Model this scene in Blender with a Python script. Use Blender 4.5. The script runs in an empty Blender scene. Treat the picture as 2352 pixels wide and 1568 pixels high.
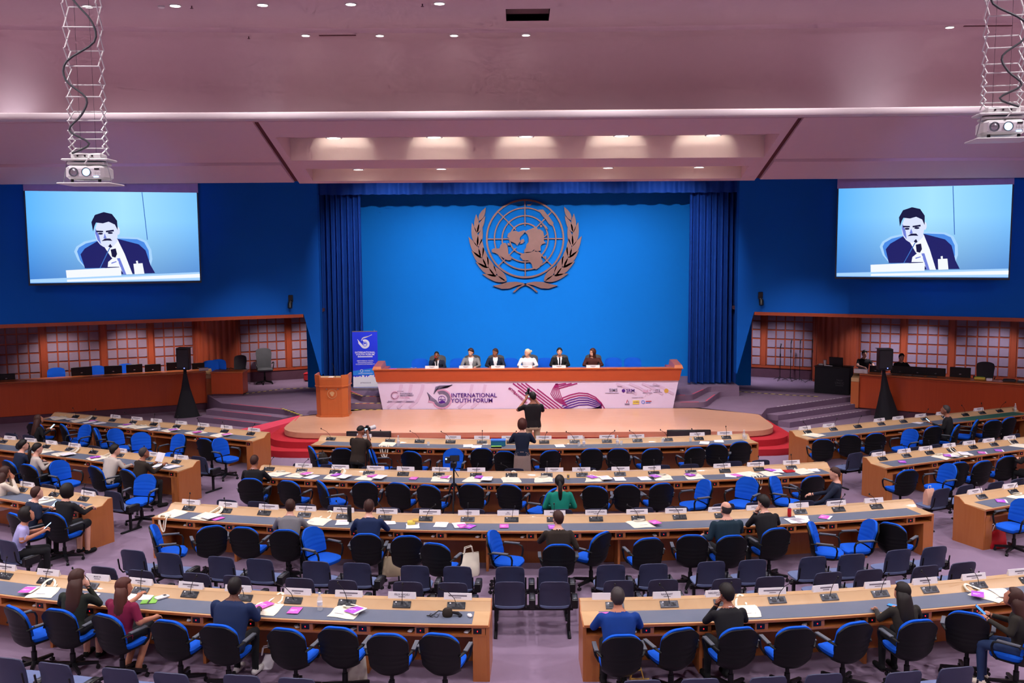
import bpy, math, random
import numpy as np
from mathutils import Vector, Matrix, Quaternion

scene = bpy.context.scene
COL = scene.collection
random.seed(7)
R_ = math.radians
PI = math.pi

# ------------------------------------------------------------------ camera
F = 2200.0; CX = 1176.0; CY = 784.0          # focal length and centre in pixels of the 2352 x 1568 frame
HC = 5.4; X0 = -0.18                          # eye height and sideways place of the balcony viewpoint
_yaw = math.atan(20 / F); _pit = math.atan(222 / F); _rol = R_(0.35)
_fw = Vector((-math.sin(_yaw) * math.cos(_pit), math.cos(_yaw) * math.cos(_pit), -math.sin(_pit)))
_rt = Vector((math.cos(_yaw), math.sin(_yaw), 0)); _up = _rt.cross(_fw)
_r2 = _rt * math.cos(_rol) - _up * math.sin(_rol); _u2 = _up * math.cos(_rol) + _rt * math.sin(_rol)
CAM = Vector((X0, 0, HC))
cd = bpy.data.cameras.new('camera'); cam = bpy.data.objects.new('camera', cd); COL.objects.link(cam)
cd.sensor_width = 36; cd.lens = F / 2352 * 36; cd.clip_end = 200
cam.matrix_world = Matrix(((_r2.x, _u2.x, -_fw.x, CAM.x), (_r2.y, _u2.y, -_fw.y, CAM.y), (_r2.z, _u2.z, -_fw.z, CAM.z), (0, 0, 0, 1)))
scene.camera = cam

def proj(p):
    d = Vector(p) - CAM; z = d.dot(_fw)
    return CX + F * d.dot(_r2) / z, CY - F * d.dot(_u2) / z
def atz(px, py, z):                            # the point of height z seen at a pixel
    d = _fw * F + _r2 * (px - CX) - _u2 * (py - CY)
    return CAM + d * ((z - HC) / d.z)
def aty(px, py, y):
    d = _fw * F + _r2 * (px - CX) - _u2 * (py - CY)
    return CAM + d * (y / d.y)

# ------------------------------------------------------------------ world, exposure
w = bpy.data.worlds.new('world'); scene.world = w; w.use_nodes = True
w.node_tree.nodes['Background'].inputs[0].default_value = (.5, .42, .46, 1)
w.node_tree.nodes['Background'].inputs[1].default_value = 0.15
vs = scene.view_settings
vs.view_transform = 'Standard'; vs.look = 'None'; vs.gamma = 1.0; vs.use_curve_mapping = False
vs.exposure = 0.5
scene.cycles.max_bounces = 4; scene.cycles.diffuse_bounces = 3; scene.cycles.glossy_bounces = 2
scene.cycles.transmission_bounces = 3; scene.cycles.transparent_max_bounces = 6
scene.cycles.caustics_reflective = False; scene.cycles.caustics_refractive = False
scene.cycles.sample_clamp_indirect = 6.0
scene.cycles.adaptive_threshold = .1; scene.cycles.adaptive_min_samples = 10

# ------------------------------------------------------------------ lights
def spot(name, loc, target, power, size=120, blend=.8, col=(1, .93, .9), radius=.12):
    l = bpy.data.lights.new(name, 'SPOT'); l.energy = power; l.spot_size = R_(size); l.spot_blend = blend
    l.color = col; l.shadow_soft_size = radius
    o = bpy.data.objects.new(name, l); COL.objects.link(o); o.location = loc
    o.rotation_euler = (Vector(target) - Vector(loc)).to_track_quat('-Z', 'Y').to_euler()
    return o
HALL_W = 760.0; STAGE_W = 700.0
HALL_COL = (1, .93, .96)
HALL_LIGHTS = [(.1 + 3.66 * k, y) for y in (15.6, 10.4, 5.2, 0) for k in (-4, -2, 0, 2, 4)] + [(-.05 + 1.86 * k, 20.86) for k in range(-7, 8, 2)]
for (x, y) in HALL_LIGHTS:                      # the downlights of the hall ceiling
    f_ = .45 if y > 20 else (2.0 if abs(x) > 14 and y > 8 else 1.0)
    spot('hall_downlight', (x, y, 10.36), (x, y, 0), HALL_W * f_, 150, 1.0, HALL_COL, .14)
STAGE_LIGHTS = [-4.38, -2.22, -.04, 2.11, 4.47]
for x in STAGE_LIGHTS:                          # the lamps in the lower trough over the stage
    spot('stage_downlight', (x, 25.3, 7.36), (x, 27.2, .5), STAGE_W, 110, .8, (1, .9, .85), .05)
for x in (-4.2, -1.4, 1.5, 4.3):                # wall washers behind the soffit lip, on the blue back wall
    spot('stage_wall_washer', (x, 26.4, 7.45), (x * .95, 33, 3.6), 1000, 70, .9, (.93, .96, 1), .03)
for x in (-7.3, 7.3):               # unseen fill spots added behind the soffit lip to brighten the side platforms
    spot('platform_lamp', (x, 26.5, 7.35), (x * 1.1, 28.4, .5), 700, 62, 1, (1, .9, .88), .06)
TROUGH_LIGHTS = [-4.63, -2.22, -.03, 2.25, 4.44]
for x in TROUGH_LIGHTS:                         # the lamps inside the upper trough, lighting its cream back
    spot('trough_lamp', (x, 23.2, 7.99), (x, 24.45, 7.6), 70, 75, .5, (1, .95, .85), .04)
for x in (-12.4, -6.1, -3.0, 8.5, 13):                # cove uplights behind the cornice
    spot('cove_uplight', (x, 22.9, 8.42), (x, 24.3, 9.4), 16, 100, 1, (.85, .95, 1), .05)
for sx in (-1, 1):                              # lamps in the soffits over the side alcoves
    for (x, y) in ((15.2, 30.4), (13.2, 31.4), (11.9, 31.8), (8.9, 33.2), (7.6, 33.9)):
        spot('alcove_downlight', (sx * x, y, 3.15), (sx * (x + .1), y + .9, .8), 135, 100, .8, (1, .86, .84) if sx < 0 else (.9, .86, 1), .08)
for sx, (x, y, z) in ((-1, (-5.5, 12.4, 6.35)), (1, (6.0, 12.1, 6.8))):     # projector beams
    spot('projector_beam', (x, y + .3, z), (sx * 11.6, 27.4, 6.4), 1500, 24, 1, (.28, .36, 1), .03)

# ------------------------------------------------------------------ materials
def lin(h):
    h = h.lstrip('#'); v = [int(h[i:i + 2], 16) / 255 for i in (0, 2, 4)]
    return tuple((c / 12.92 if c <= .04045 else ((c + .055) / 1.055) ** 2.4) for c in v) + (1,)
MATS = {}
def mat(name, hexcol, rough=.6, metal=0.0, var=.06, scale=6.0, bump=0.0, bscale=200.0, spec=.4, stretch=None, emit=0, alpha=1, hex2=None, trans=0, coat=0):
    m = bpy.data.materials.new(name); m.use_nodes = True; nt = m.node_tree; N = nt.nodes; L = nt.links
    b = N['Principled BSDF']; c = lin(hexcol)
    b.inputs['Roughness'].default_value = rough; b.inputs['Metallic'].default_value = metal
    b.inputs['Specular IOR Level'].default_value = spec
    if coat: b.inputs['Coat Weight'].default_value = coat
    if emit:
        b.inputs['Emission Color'].default_value = c; b.inputs['Emission Strength'].default_value = emit
    if alpha < 1: b.inputs['Alpha'].default_value = alpha
    if trans: b.inputs['Transmission Weight'].default_value = trans
    tc = N.new('ShaderNodeTexCoord'); mp = N.new('ShaderNodeMapping'); L.new(tc.outputs['Object'], mp.inputs[0])
    mp.inputs['Scale'].default_value = stretch or (1, 1, 1)
    nz = N.new('ShaderNodeTexNoise'); nz.inputs['Scale'].default_value = scale; nz.inputs['Detail'].default_value = 3
    L.new(mp.outputs[0], nz.inputs['Vector'])
    mx = N.new('ShaderNodeMix'); mx.data_type = 'RGBA'
    c2 = lin(hex2) if hex2 else tuple(v * (1 + 2.2 * var) for v in c[:3]) + (1,)
    c1 = c if hex2 else tuple(v * (1 - 2.2 * var) for v in c[:3]) + (1,)
    mx.inputs[6].default_value = c1; mx.inputs[7].default_value = c2
    L.new(nz.outputs['Fac'], mx.inputs[0]); L.new(mx.outputs[2], b.inputs['Base Color'])
    if bump and 'carpet' in name:
        n2 = N.new('ShaderNodeTexNoise'); n2.inputs['Scale'].default_value = bscale
        L.new(tc.outputs['Object'], n2.inputs['Vector'])
        bp = N.new('ShaderNodeBump'); bp.inputs['Strength'].default_value = bump; bp.inputs['Distance'].default_value = .01
        L.new(n2.outputs['Fac'], bp.inputs['Height']); L.new(bp.outputs[0], b.inputs['Normal'])
    MATS[name] = m; return m
def wood(name, h1, h2, rough=.4, stretch=(1, 1, 8), scale=2.5, coat=.15):
    m = mat(name, h1, rough, 0, 0, scale, 0, 1, .4, stretch, hex2=h2, coat=coat)
    nz = [n for n in m.node_tree.nodes if n.type == 'TEX_NOISE'][0]; nz.inputs['Distortion'].default_value = 1.2; nz.inputs['Detail'].default_value = 5
    return m
mat('ceiling', '#c9adb6', .75, var=.01)  # white paint, with the pink of light bounced off carpet and wood mixed in
mat('cream_plaster', '#e6cfc4', .7, var=.01)
mat('cornice_white', '#cbbcbf', .7, var=.01)
mat('seam_dark', '#5a2c33', .8)
mat('hatch_grey', '#6a4a52', .8)
mat('carpet', '#836f86', .95, var=.10, scale=2.2, bump=.5, bscale=260, spec=.1, hex2='#8f7b92')
mat('carpet_stage', '#77627a', .95, bump=.5, bscale=260, spec=.1, hex2='#846f87', scale=2)
mat('carpet_dark', '#5d3f4e', .95, bump=.5, bscale=260, spec=.1)
mat('red_carpet', '#b5303a', .9, bump=.4, bscale=240, spec=.15, hex2='#a3202c')
mat('red_nosing', '#d8445e', .7)
wood('stage_wood', '#cd9f84', '#bd8a6d', .38, (1, 9, 1), 1.6, .2)
wood('desk_wood', '#b5703e', '#a7602f', .38, (9, 9, 1), 1.5)
wood('desk_top_wood', '#c9a77d', '#bd9669', .36, (1, 1, 1), 3.0)
wood('booth_wood', '#bd4e24', '#a9401a', .42, (10, 10, .5), 1.0)
wood('table_wood', '#b5512f', '#a94627', .36, (1, 8, 8), 1.0)
wood('lectern_wood', '#c06a3a', '#b25c2e', .38, (8, 8, .6), 1.0)
wood('panel_wood', '#a0482a', '#913d22', .45, (6, 6, 1), 2)
mat('panel_fabric', '#8f7c8d', .95, bump=.3, bscale=180, spec=.1)
mat('desk_inlay', '#5d6678', .55, var=.03)
mat('desk_inlay_green', '#2f6a5e', .55, var=.03)
mat('wall_blue', '#0a58b8', .85, var=.015, scale=1.5, spec=.15)
mat('stage_blue', '#066bc2', .85, var=.01, scale=1.2, spec=.15)
mat('curtain_blue', '#08388a', .8, var=.05, spec=.25)
mat('copper', '#75504a', .5, .3, var=.08, scale=3)
mat('chair_black', '#0b0b0d', .5, var=.1, spec=.3)
mat('chair_grey_plastic', '#5c6068', .45)
mat('chair_blue', '#0a55c8', .85, bump=.25, bscale=300, spec=.2, var=.04)
mat('tandem_shell', '#323650', .5, var=.05)
mat('tandem_pad', '#5f6c92', .8, bump=.2, bscale=300, var=.05)
mat('black_metal', '#17171b', .4, .3)
mat('black_plastic', '#101114', .4)
mat('dark_grey', '#2c2d33', .5)
mat('mesh_grey', '#4a4c50', .7)
mat('black_cloth', '#1b1b22', .9, bump=.3, bscale=220)
mat('mic_plate', '#4c4f56', .35, .4)
mat('mic_dark', '#24262b', .35, .3)
mat('chrome', '#b9bcc4', .25, .9)
mat('white_plastic', '#d9d7d6', .4, var=.02)
mat('paper', '#eceaf0', .8, var=.01)
mat('card', '#dcd8dc', .7, var=.02)
mat('ink', '#6d6570', .8)
mat('canvas', '#e6dfcb', .9, bump=.3, bscale=300, var=.04)
mat('purple_print', '#b04fd0', .45, var=.12, scale=14)
mat('pink_print', '#d55fc4', .45, var=.1, scale=14)
mat('dark_purple', '#5a2380', .6)
mat('red_led', '#ff2430', .4, emit=.9)
mat('blue_led', '#4a5cff', .4, emit=9)
mat('white_lamp', '#fff6ee', .4, emit=14)
mat('phone_screen', '#a9d4ff', .2, emit=1.6)
mat('phone_blue', '#2f74f0', .2, emit=1.0)
mat('glass', '#e8eef2', .05, alpha=.28, spec=.6)
mat('red_plastic', '#b4141f', .4)
mat('yellow', '#d8c552', .6)
mat('green_print', '#7bb84a', .6)
mat('teal_box', '#1f6f8c', .55)
mat('blue_box', '#3f7ad6', .5)
mat('gold', '#c9a24a', .5)
mat('banner_blue', '#1430d8', .6, var=.05, scale=1.2)
mat('banner_sky', '#1f7fe0', .6)
mat('banner_white', '#d9dbe8', .6, var=.01)
mat('table_banner', '#cfc2e4', .7, var=.01)
mat('banner_band', '#c6b2d6', .7, var=.01)
mat('banner_ink', '#4a1c86', .6)
mat('banner_grey', '#6f6a8c', .6)
mat('banner_magenta', '#8f1466', .6)
mat('banner_pink', '#cf9cc4', .6)
mat('tape_yellow', '#e0cc4a', .6); mat('tape_black', '#1c1a1a', .6); mat('tape_white', '#cfcad0', .6)
mat('screen_bezel', '#20242e', .5)
mat('screen_masking', '#9a86b4', .7)
for n_, h_ in (('skin_light', '#d9a58e'), ('skin_mid', '#b57a5f'), ('skin_tan', '#96604a'), ('skin_dark', '#5c392c'), ('hair_black', '#17120f'), ('hair_brown', '#3b2119'),
               ('hair_auburn', '#4a241b'), ('hair_blond', '#d8c9ad'), ('hair_grey', '#3a3433'), ('suit_black', '#18181b'), ('suit_navy', '#17284c'), ('suit_blue', '#0d3a86'), ('suit_dknavy', '#1a2338'),
               ('suit_grey', '#7d7d80'), ('suit_beige', '#b9b0a6'), ('suit_brown', '#2c241d'), ('suit_olive', '#2a2721'), ('suit_teal', '#172f3c'), ('suit_green', '#20261f'), ('shirt_white', '#e6e6ec'), ('shirt_green', '#0c7f6c'),
               ('shirt_burgundy', '#74153a'), ('shirt_lilac', '#a9a5d6'), ('blouse_brown', '#4a2420'), ('shirt_black', '#1d181b'), ('shirt_brown', '#2b221c'), ('trouser_khaki', '#b9a78a'),
               ('trouser_dark', '#15161a'), ('jeans', '#24375c'), ('skirt_taupe', '#8d7870'), ('shoe_black', '#0f0f11'), ('shoe_white', '#d6d3cf'), ('cream_cloth', '#d8cdbb')):
    mat(n_, h_, .55 if n_.startswith(('skin', 'hair')) else .85, var=.05, scale=8, bump=0 if n_.startswith('skin') else .15, bscale=220, spec=.3)

# ------------------------------------------------------------------ mesh helpers
class MB:
    def __init__(s): s.v = []; s.f = []
    def add(s, vs, fs):
        o = len(s.v); s.v += [tuple(p) for p in vs]; s.f += [tuple(i + o for i in q) for q in fs]; return s
    def box(s, x0, x1, y0, y1, z0, z1):
        return s.add([(x0, y0, z0), (x1, y0, z0), (x1, y1, z0), (x0, y1, z0), (x0, y0, z1), (x1, y0, z1), (x1, y1, z1), (x0, y1, z1)],
                     [(0, 3, 2, 1), (4, 5, 6, 7), (0, 1, 5, 4), (1, 2, 6, 5), (2, 3, 7, 6), (3, 0, 4, 7)])
    def cbox(s, x0, x1, y0, y1, z0, z1, c=.01):        # box with chamfered edges
        pts = []; rings = []
        for z, k in ((z0, c), (z0 + c, 0), (z1 - c, 0), (z1, c)):
            a0, a1, b0, b1 = x0 + k, x1 - k, y0 + k, y1 - k
            rings.append([(a0 + c, b0, z), (a1 - c, b0, z), (a1, b0 + c, z), (a1, b1 - c, z), (a1 - c, b1, z), (a0 + c, b1, z), (a0, b1 - c, z), (a0, b0 + c, z)])
        return s.loft(rings)
    def loft(s, rings, caps=True, closed=True):
        n = len(rings[0]); vs = [p for r in rings for p in r]; fs = []
        for k in range(len(rings) - 1):
            for i in range(n if closed else n - 1):
                j = (i + 1) % n
                fs.append((k * n + i, k * n + j, (k + 1) * n + j, (k + 1) * n + i))
        if caps:
            fs.append(tuple(range(n - 1, -1, -1))); fs.append(tuple((len(rings) - 1) * n + i for i in range(n)))
        return s.add(vs, fs)
    def prism(s, poly, z0, z1):
        return s.loft([[(x, y, z0) for x, y in poly], [(x, y, z1) for x, y in poly]])
    def vprism(s, poly, y0, y1):                         # polygon in x,z extruded along y
        return s.loft([[(x, y0, z) for x, z in poly], [(x, y1, z) for x, z in poly]])
    def tube(s, path, r, n=8, caps=True, flat=None):
        P = [Vector(p) for p in path]; rings = []; rr = r if isinstance(r, (list, tuple)) else [r] * len(P)
        t0 = (P[1] - P[0]).normalized(); a = t0.orthogonal().normalized()
        if flat: a = Vector(flat)
        for i, p in enumerate(P):
            t = (P[min(i + 1, len(P) - 1)] - P[max(i - 1, 0)]).normalized()
            a = (a - t * a.dot(t))
            a = a.normalized() if a.length > 1e-6 else t.orthogonal().normalized()
            b = t.cross(a); q = rr[i]; qa, qb = q if isinstance(q, (list, tuple)) else (q, q)
            rings.append([tuple(p + a * (qa * math.cos(2 * PI * k / n)) + b * (qb * math.sin(2 * PI * k / n))) for k in range(n)])
        return s.loft(rings, caps)
    def lathe(s, prof, n=16, c=(0, 0, 0)):
        rings = [[(c[0] + r * math.cos(2 * PI * k / n), c[1] + r * math.sin(2 * PI * k / n), c[2] + z) for k in range(n)] for r, z in prof]
        return s.loft(rings)
    def ell(s, c, r, nu=12, nv=8):
        rings = []
        for j in range(nv + 1):
            a = -PI / 2 + PI * j / nv; q = max(.02, math.cos(a))
            rings.append([(c[0] + r[0] * q * math.cos(2 * PI * k / nu), c[1] + r[1] * q * math.sin(2 * PI * k / nu), c[2] + r[2] * math.sin(a)) for k in range(nu)])
        return s.loft(rings)
    def slab(s, grid_a, grid_b):                         # two matching point grids joined into a closed sheet
        nu = len(grid_a); nv = len(grid_a[0]); vs = [p for r in grid_a for p in r] + [p for r in grid_b for p in r]; o = nu * nv; fs = []
        for i in range(nu - 1):
            for j in range(nv - 1):
                a, b, c, d = i * nv + j, (i + 1) * nv + j, (i + 1) * nv + j + 1, i * nv + j + 1
                fs.append((a, b, c, d)); fs.append((o + d, o + c, o + b, o + a))
        for i in range(nu - 1):
            for j in (0, nv - 1):
                a, b = i * nv + j, (i + 1) * nv + j
                fs.append((a, o + a, o + b, b) if j == 0 else (b, o + b, o + a, a))
        for j in range(nv - 1):
            for i in (0, nu - 1):
                a, b = i * nv + j, i * nv + j + 1
                fs.append((b, o + b, o + a, a) if i == 0 else (a, o + a, o + b, b))
        return s.add(vs, fs)
    def xf(s, M):
        s.v = [tuple(M @ Vector(p)) for p in s.v]; return s
    def mesh(s, name, m, smooth=True, angle=38):
        me = bpy.data.meshes.new(name); me.from_pydata(s.v, [], s.f); me.validate()
        if m: me.materials.append(MATS[m] if isinstance(m, str) else m)
        if smooth:
            me.polygons.foreach_set('use_smooth', [True] * len(me.polygons)); me.set_sharp_from_angle(angle=R_(angle))
        me.update(); return me
    def build(s, name, m, parent=None, loc=None, smooth=True, angle=38):
        """one mesh object; given in the space of its parent (world space minus loc when loc is set)"""
        if loc is not None: s.v = [(p[0] - loc[0], p[1] - loc[1], p[2] - loc[2]) for p in s.v]
        return link(name, s.mesh(name, m, smooth, angle), parent)
def fix_normals(me):
    import bmesh
    bm = bmesh.new(); bm.from_mesh(me); bmesh.ops.recalc_face_normals(bm, faces=bm.faces); bm.to_mesh(me); bm.free()
def link(name, data, parent=None, M=None):
    o = bpy.data.objects.new(name, data); COL.objects.link(o)
    if parent is not None: o.parent = parent
    if M is not None: o.matrix_local = M
    return o
def tag(o, label=None, cat=None, group=None, kind=None):
    if label: o['label'] = label
    if cat: o['category'] = cat
    if group: o['group'] = group
    if kind: o['kind'] = kind
    return o
def thing(name, label, cat, loc=(0, 0, 0), rz=0, group=None):
    o = bpy.data.objects.new(name, None); COL.objects.link(o); o.location = loc; o.rotation_euler = (0, 0, rz)
    o.empty_display_size = .1
    return tag(o, label, cat, group)
def struct(name, mb, m, parent=None, smooth=True, angle=38):
    o = mb.build(name, m, parent, smooth=smooth, angle=angle); fix_normals(o.data)
    if parent is None: o['kind'] = 'structure'
    return o
def copy_tree(o, loc, rz, label=None, group=None):
    c = o.copy(); COL.objects.link(c); c.location = loc; c.rotation_euler = (0, 0, rz)
    if label: c['label'] = label
    if group: c['group'] = group
    for ch in o.children:
        d = ch.copy(); COL.objects.link(d); d.parent = c; d.matrix_parent_inverse = ch.matrix_parent_inverse.copy()
        for g in ch.children:
            e = g.copy(); COL.objects.link(e); e.parent = d; e.matrix_parent_inverse = g.matrix_parent_inverse.copy()
    return c
FONT = None
def text(name, body, size, m, parent, M, align='CENTER', bold=0.0, depth=.002):
    c = bpy.data.curves.new(name, 'FONT'); c.body = body; c.size = size; c.align_x = align; c.align_y = 'CENTER'
    c.extrude = depth; c.offset = bold * size; c.resolution_u = 2
    c.materials.append(MATS[m]); o = link(name, c, parent, M); TEXTS.append((o, M)); return o
TEXTS = []
ORD = ['first', 'second', 'third', 'fourth', 'fifth', 'sixth', 'seventh', 'eighth', 'ninth', 'tenth', 'eleventh', 'twelfth', 'thirteenth', 'fourteenth', 'fifteenth', 'sixteenth', 'seventeenth', 'eighteenth', 'nineteenth', 'twentieth']
def vertical(x, y, z, heading=0):               # frame of an upright sign: local x across, local y up; heading 0 faces the hall
    return Matrix.Translation((x, y, z)) @ Matrix.Rotation(heading, 4, 'Z') @ Matrix.Rotation(PI / 2, 4, 'X')
# ================================================================== the setting
struct('floor', MB().box(-18, 18, -4, 37.5, -.2, 0), 'carpet')
# ---- hall ceiling with its hatch opening
HX0, HX1, HY0, HY1 = -.47, .5, 21.45, 22.6
b = MB()
for x0, x1, y0, y1 in ((-18, HX0, -4, 23.35), (HX1, 18, -4, 23.35), (HX0, HX1, -4, HY0), (HX0, HX1, HY1, 23.35)):
    b.box(x0, x1, y0, y1, 10.5, 10.7)
ceil = struct('ceiling', b, 'ceiling')
hatch = MB()
for x0, x1, y0, y1 in ((HX0 - .1, HX0, HY0, HY1), (HX1, HX1 + .1, HY0, HY1), (HX0 - .1, HX1 + .1, HY0 - .1, HY0), (HX0 - .1, HX1 + .1, HY1, HY1 + .1)):
    hatch.box(x0, x1, y0, y1, 10.51, 10.7)
hatch.box(HX0 - .1, HX1 + .1, HY0 - .1, HY1 + .1, 10.66, 10.7)
struct('hatch_recess', hatch, 'hatch_grey', ceil)
def xsweep(prof, x0, x1, k=0.0, n=40, c=0.15):
    rings = []
    for i in range(n + 1):
        x = x0 + (x1 - x0) * i / n
        rings.append([(x, y - k * (x - c) ** 2, z) for y, z in prof])
    return MB().loft(rings)
upper = [(24.2, 8.1), (24.45, 8.8), (24.42, 9.4), (24.28, 9.9), (24.1, 10.2), (23.9, 10.37), (23.8, 10.4), (23.32, 10.4), (23.3, 10.46), (23.26, 10.5), (23.2, 10.53), (23.2, 10.75), (25, 10.75), (25, 8.1)]
struct('wall_upper_cove', xsweep(upper, -18, 18, .005), 'ceiling')
struct('trim_cornice', xsweep([(21.9, 8.24), (21.88, 8.29), (21.9, 8.37), (21.98, 8.4), (22.4, 8.4), (22.42, 8.3), (22.2, 8.23)], -18, 18, .002), 'cornice_white')
struct('cove_floor', xsweep([(22.3, 8.23), (24.6, 8.23), (24.6, 8.3), (22.3, 8.3)], -18, 18, .002), 'ceiling')
def zs(y): return 8.24 - .285 * (y - 22)
soff = tag(bpy.data.objects.new('ceiling_soffit', None), kind='structure'); COL.objects.link(soff)
for sx in (-1, 1):
    xa, xb = (-18, -6.25) if sx < 0 else (6.25, 18)
    struct('upper_panel', xsweep([(22.1, zs(22.1)), (24.55, zs(24.55)), (24.6, zs(24.55) + .1), (22.1, zs(22.1) + .1)], xa, xb, 0, 4), 'ceiling', soff)
    struct('lower_panel', xsweep([(24.62, zs(24.62) - .05), (25.9, zs(25.9) - .01), (26.0, 7.1), (26.1, 7.14), (26.1, 9.2), (26.0, 9.2), (25.98, 7.25), (24.62, zs(24.62) + .08)], xa, xb, 0, 4), 'ceiling', soff)
    g = -6.19 if sx < 0 else 6.19                               # dark gap beside the stage troughs
    struct('seam', MB().add([(g - .06 * 1, 22.3, zs(22.3) + .06), (g + .06, 22.3, zs(22.3) + .06), (g + .06, 26.05, zs(26.05) + .05), (g - .06, 26.05, zs(26.05) + .05),
                             (g - .06, 22.3, zs(22.3) + .3), (g + .06, 22.3, zs(22.3) + .3), (g + .06, 26.05, zs(26.05) + .3), (g - .06, 26.05, zs(26.05) + .3)],
                            [(0, 1, 2, 3), (4, 7, 6, 5), (0, 4, 5, 1), (1, 5, 6, 2), (2, 6, 7, 3), (3, 7, 4, 0)]), 'seam_dark', soff)
c0 = .0                                                       # middle of the stage troughs
def bar(y0, y1, hx, name='trough_frame', m='ceiling', t=.14):
    struct(name, xsweep([(y0, zs(y0)), (y1, zs(y1)), (y1, zs(y1) + t), (y0, zs(y0) + t)], c0 - hx, c0 + hx, 0, 4), m, soff)
bar(22.1, 22.98, 6.12); bar(24.45, 25.02, 6.12); bar(25.92, 26.08, 6.12)
for (ya, yb, hx, top) in ((22.98, 24.45, 5.95, 8.48), (25.02, 25.92, 5.72, 7.95)):
    for s in (-1, 1):
        xo, xi = c0 + s * 6.12, c0 + s * hx
        x0, x1 = min(xo, xi), max(xo, xi)
        struct('trough_end', xsweep([(ya, zs(ya)), (yb, zs(yb)), (yb, top), (ya, top)], x0, x1, 0, 1), 'ceiling', soff)
    struct('trough_back', MB().box(c0 - 6.12, c0 + 6.12, yb - .02, yb + .06, zs(yb) + .004, top), 'cream_plaster', soff)
    struct('trough_front', MB().box(c0 - 6.12, c0 + 6.12, ya - .08, ya, zs(ya) + .1, top), 'cream_plaster', soff)
    struct('trough_lid', MB().box(c0 - 6.12, c0 + 6.12, ya - .08, yb + .08, top, top + .06), 'cream_plaster', soff)
struct('soffit_deck', MB().box(-18, 18, 26.1, 37.5, 9.2, 9.4), 'ceiling')
struct('soffit_fill', MB().box(-18, 18, 24.9, 26.2, 9.15, 9.3), 'ceiling')
# ---- outer shell
struct('wall_left', MB().box(-18.2, -18, -4, 37.5, 0, 10.7), 'ceiling')
struct('wall_right', MB().box(18, 18.2, -4, 37.5, 0, 10.7), 'ceiling')
struct('wall_rear', MB().box(-18, 18, -4.2, -4, 0, 10.7), 'ceiling')
struct('wall_back_outer', MB().box(-18, 18, 37.5, 37.7, 0, 9.4), 'carpet_dark')
# lines of the control counters, behind which the side platforms begin
def g2(px, py, z): p = atz(px, py, z); return (p.x, p.y)
def back_line(a, c, o, xo):
    a, c = Vector(a), Vector(c); d = (c - a).normalized(); n = Vector((d.y, -d.x)); n = -n if n.y < 0 else n
    a = a + n * o; return a, a + d * ((xo - a.x) / d.x)
BLa, BLc = back_line(g2(472, 851, 1.3), g2(-40, 880, 1.3), .04, -18)
BRa, BRc = back_line(g2(1975, 857.5, 1.3), g2(2400, 884, 1.3), .04, 18)
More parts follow.
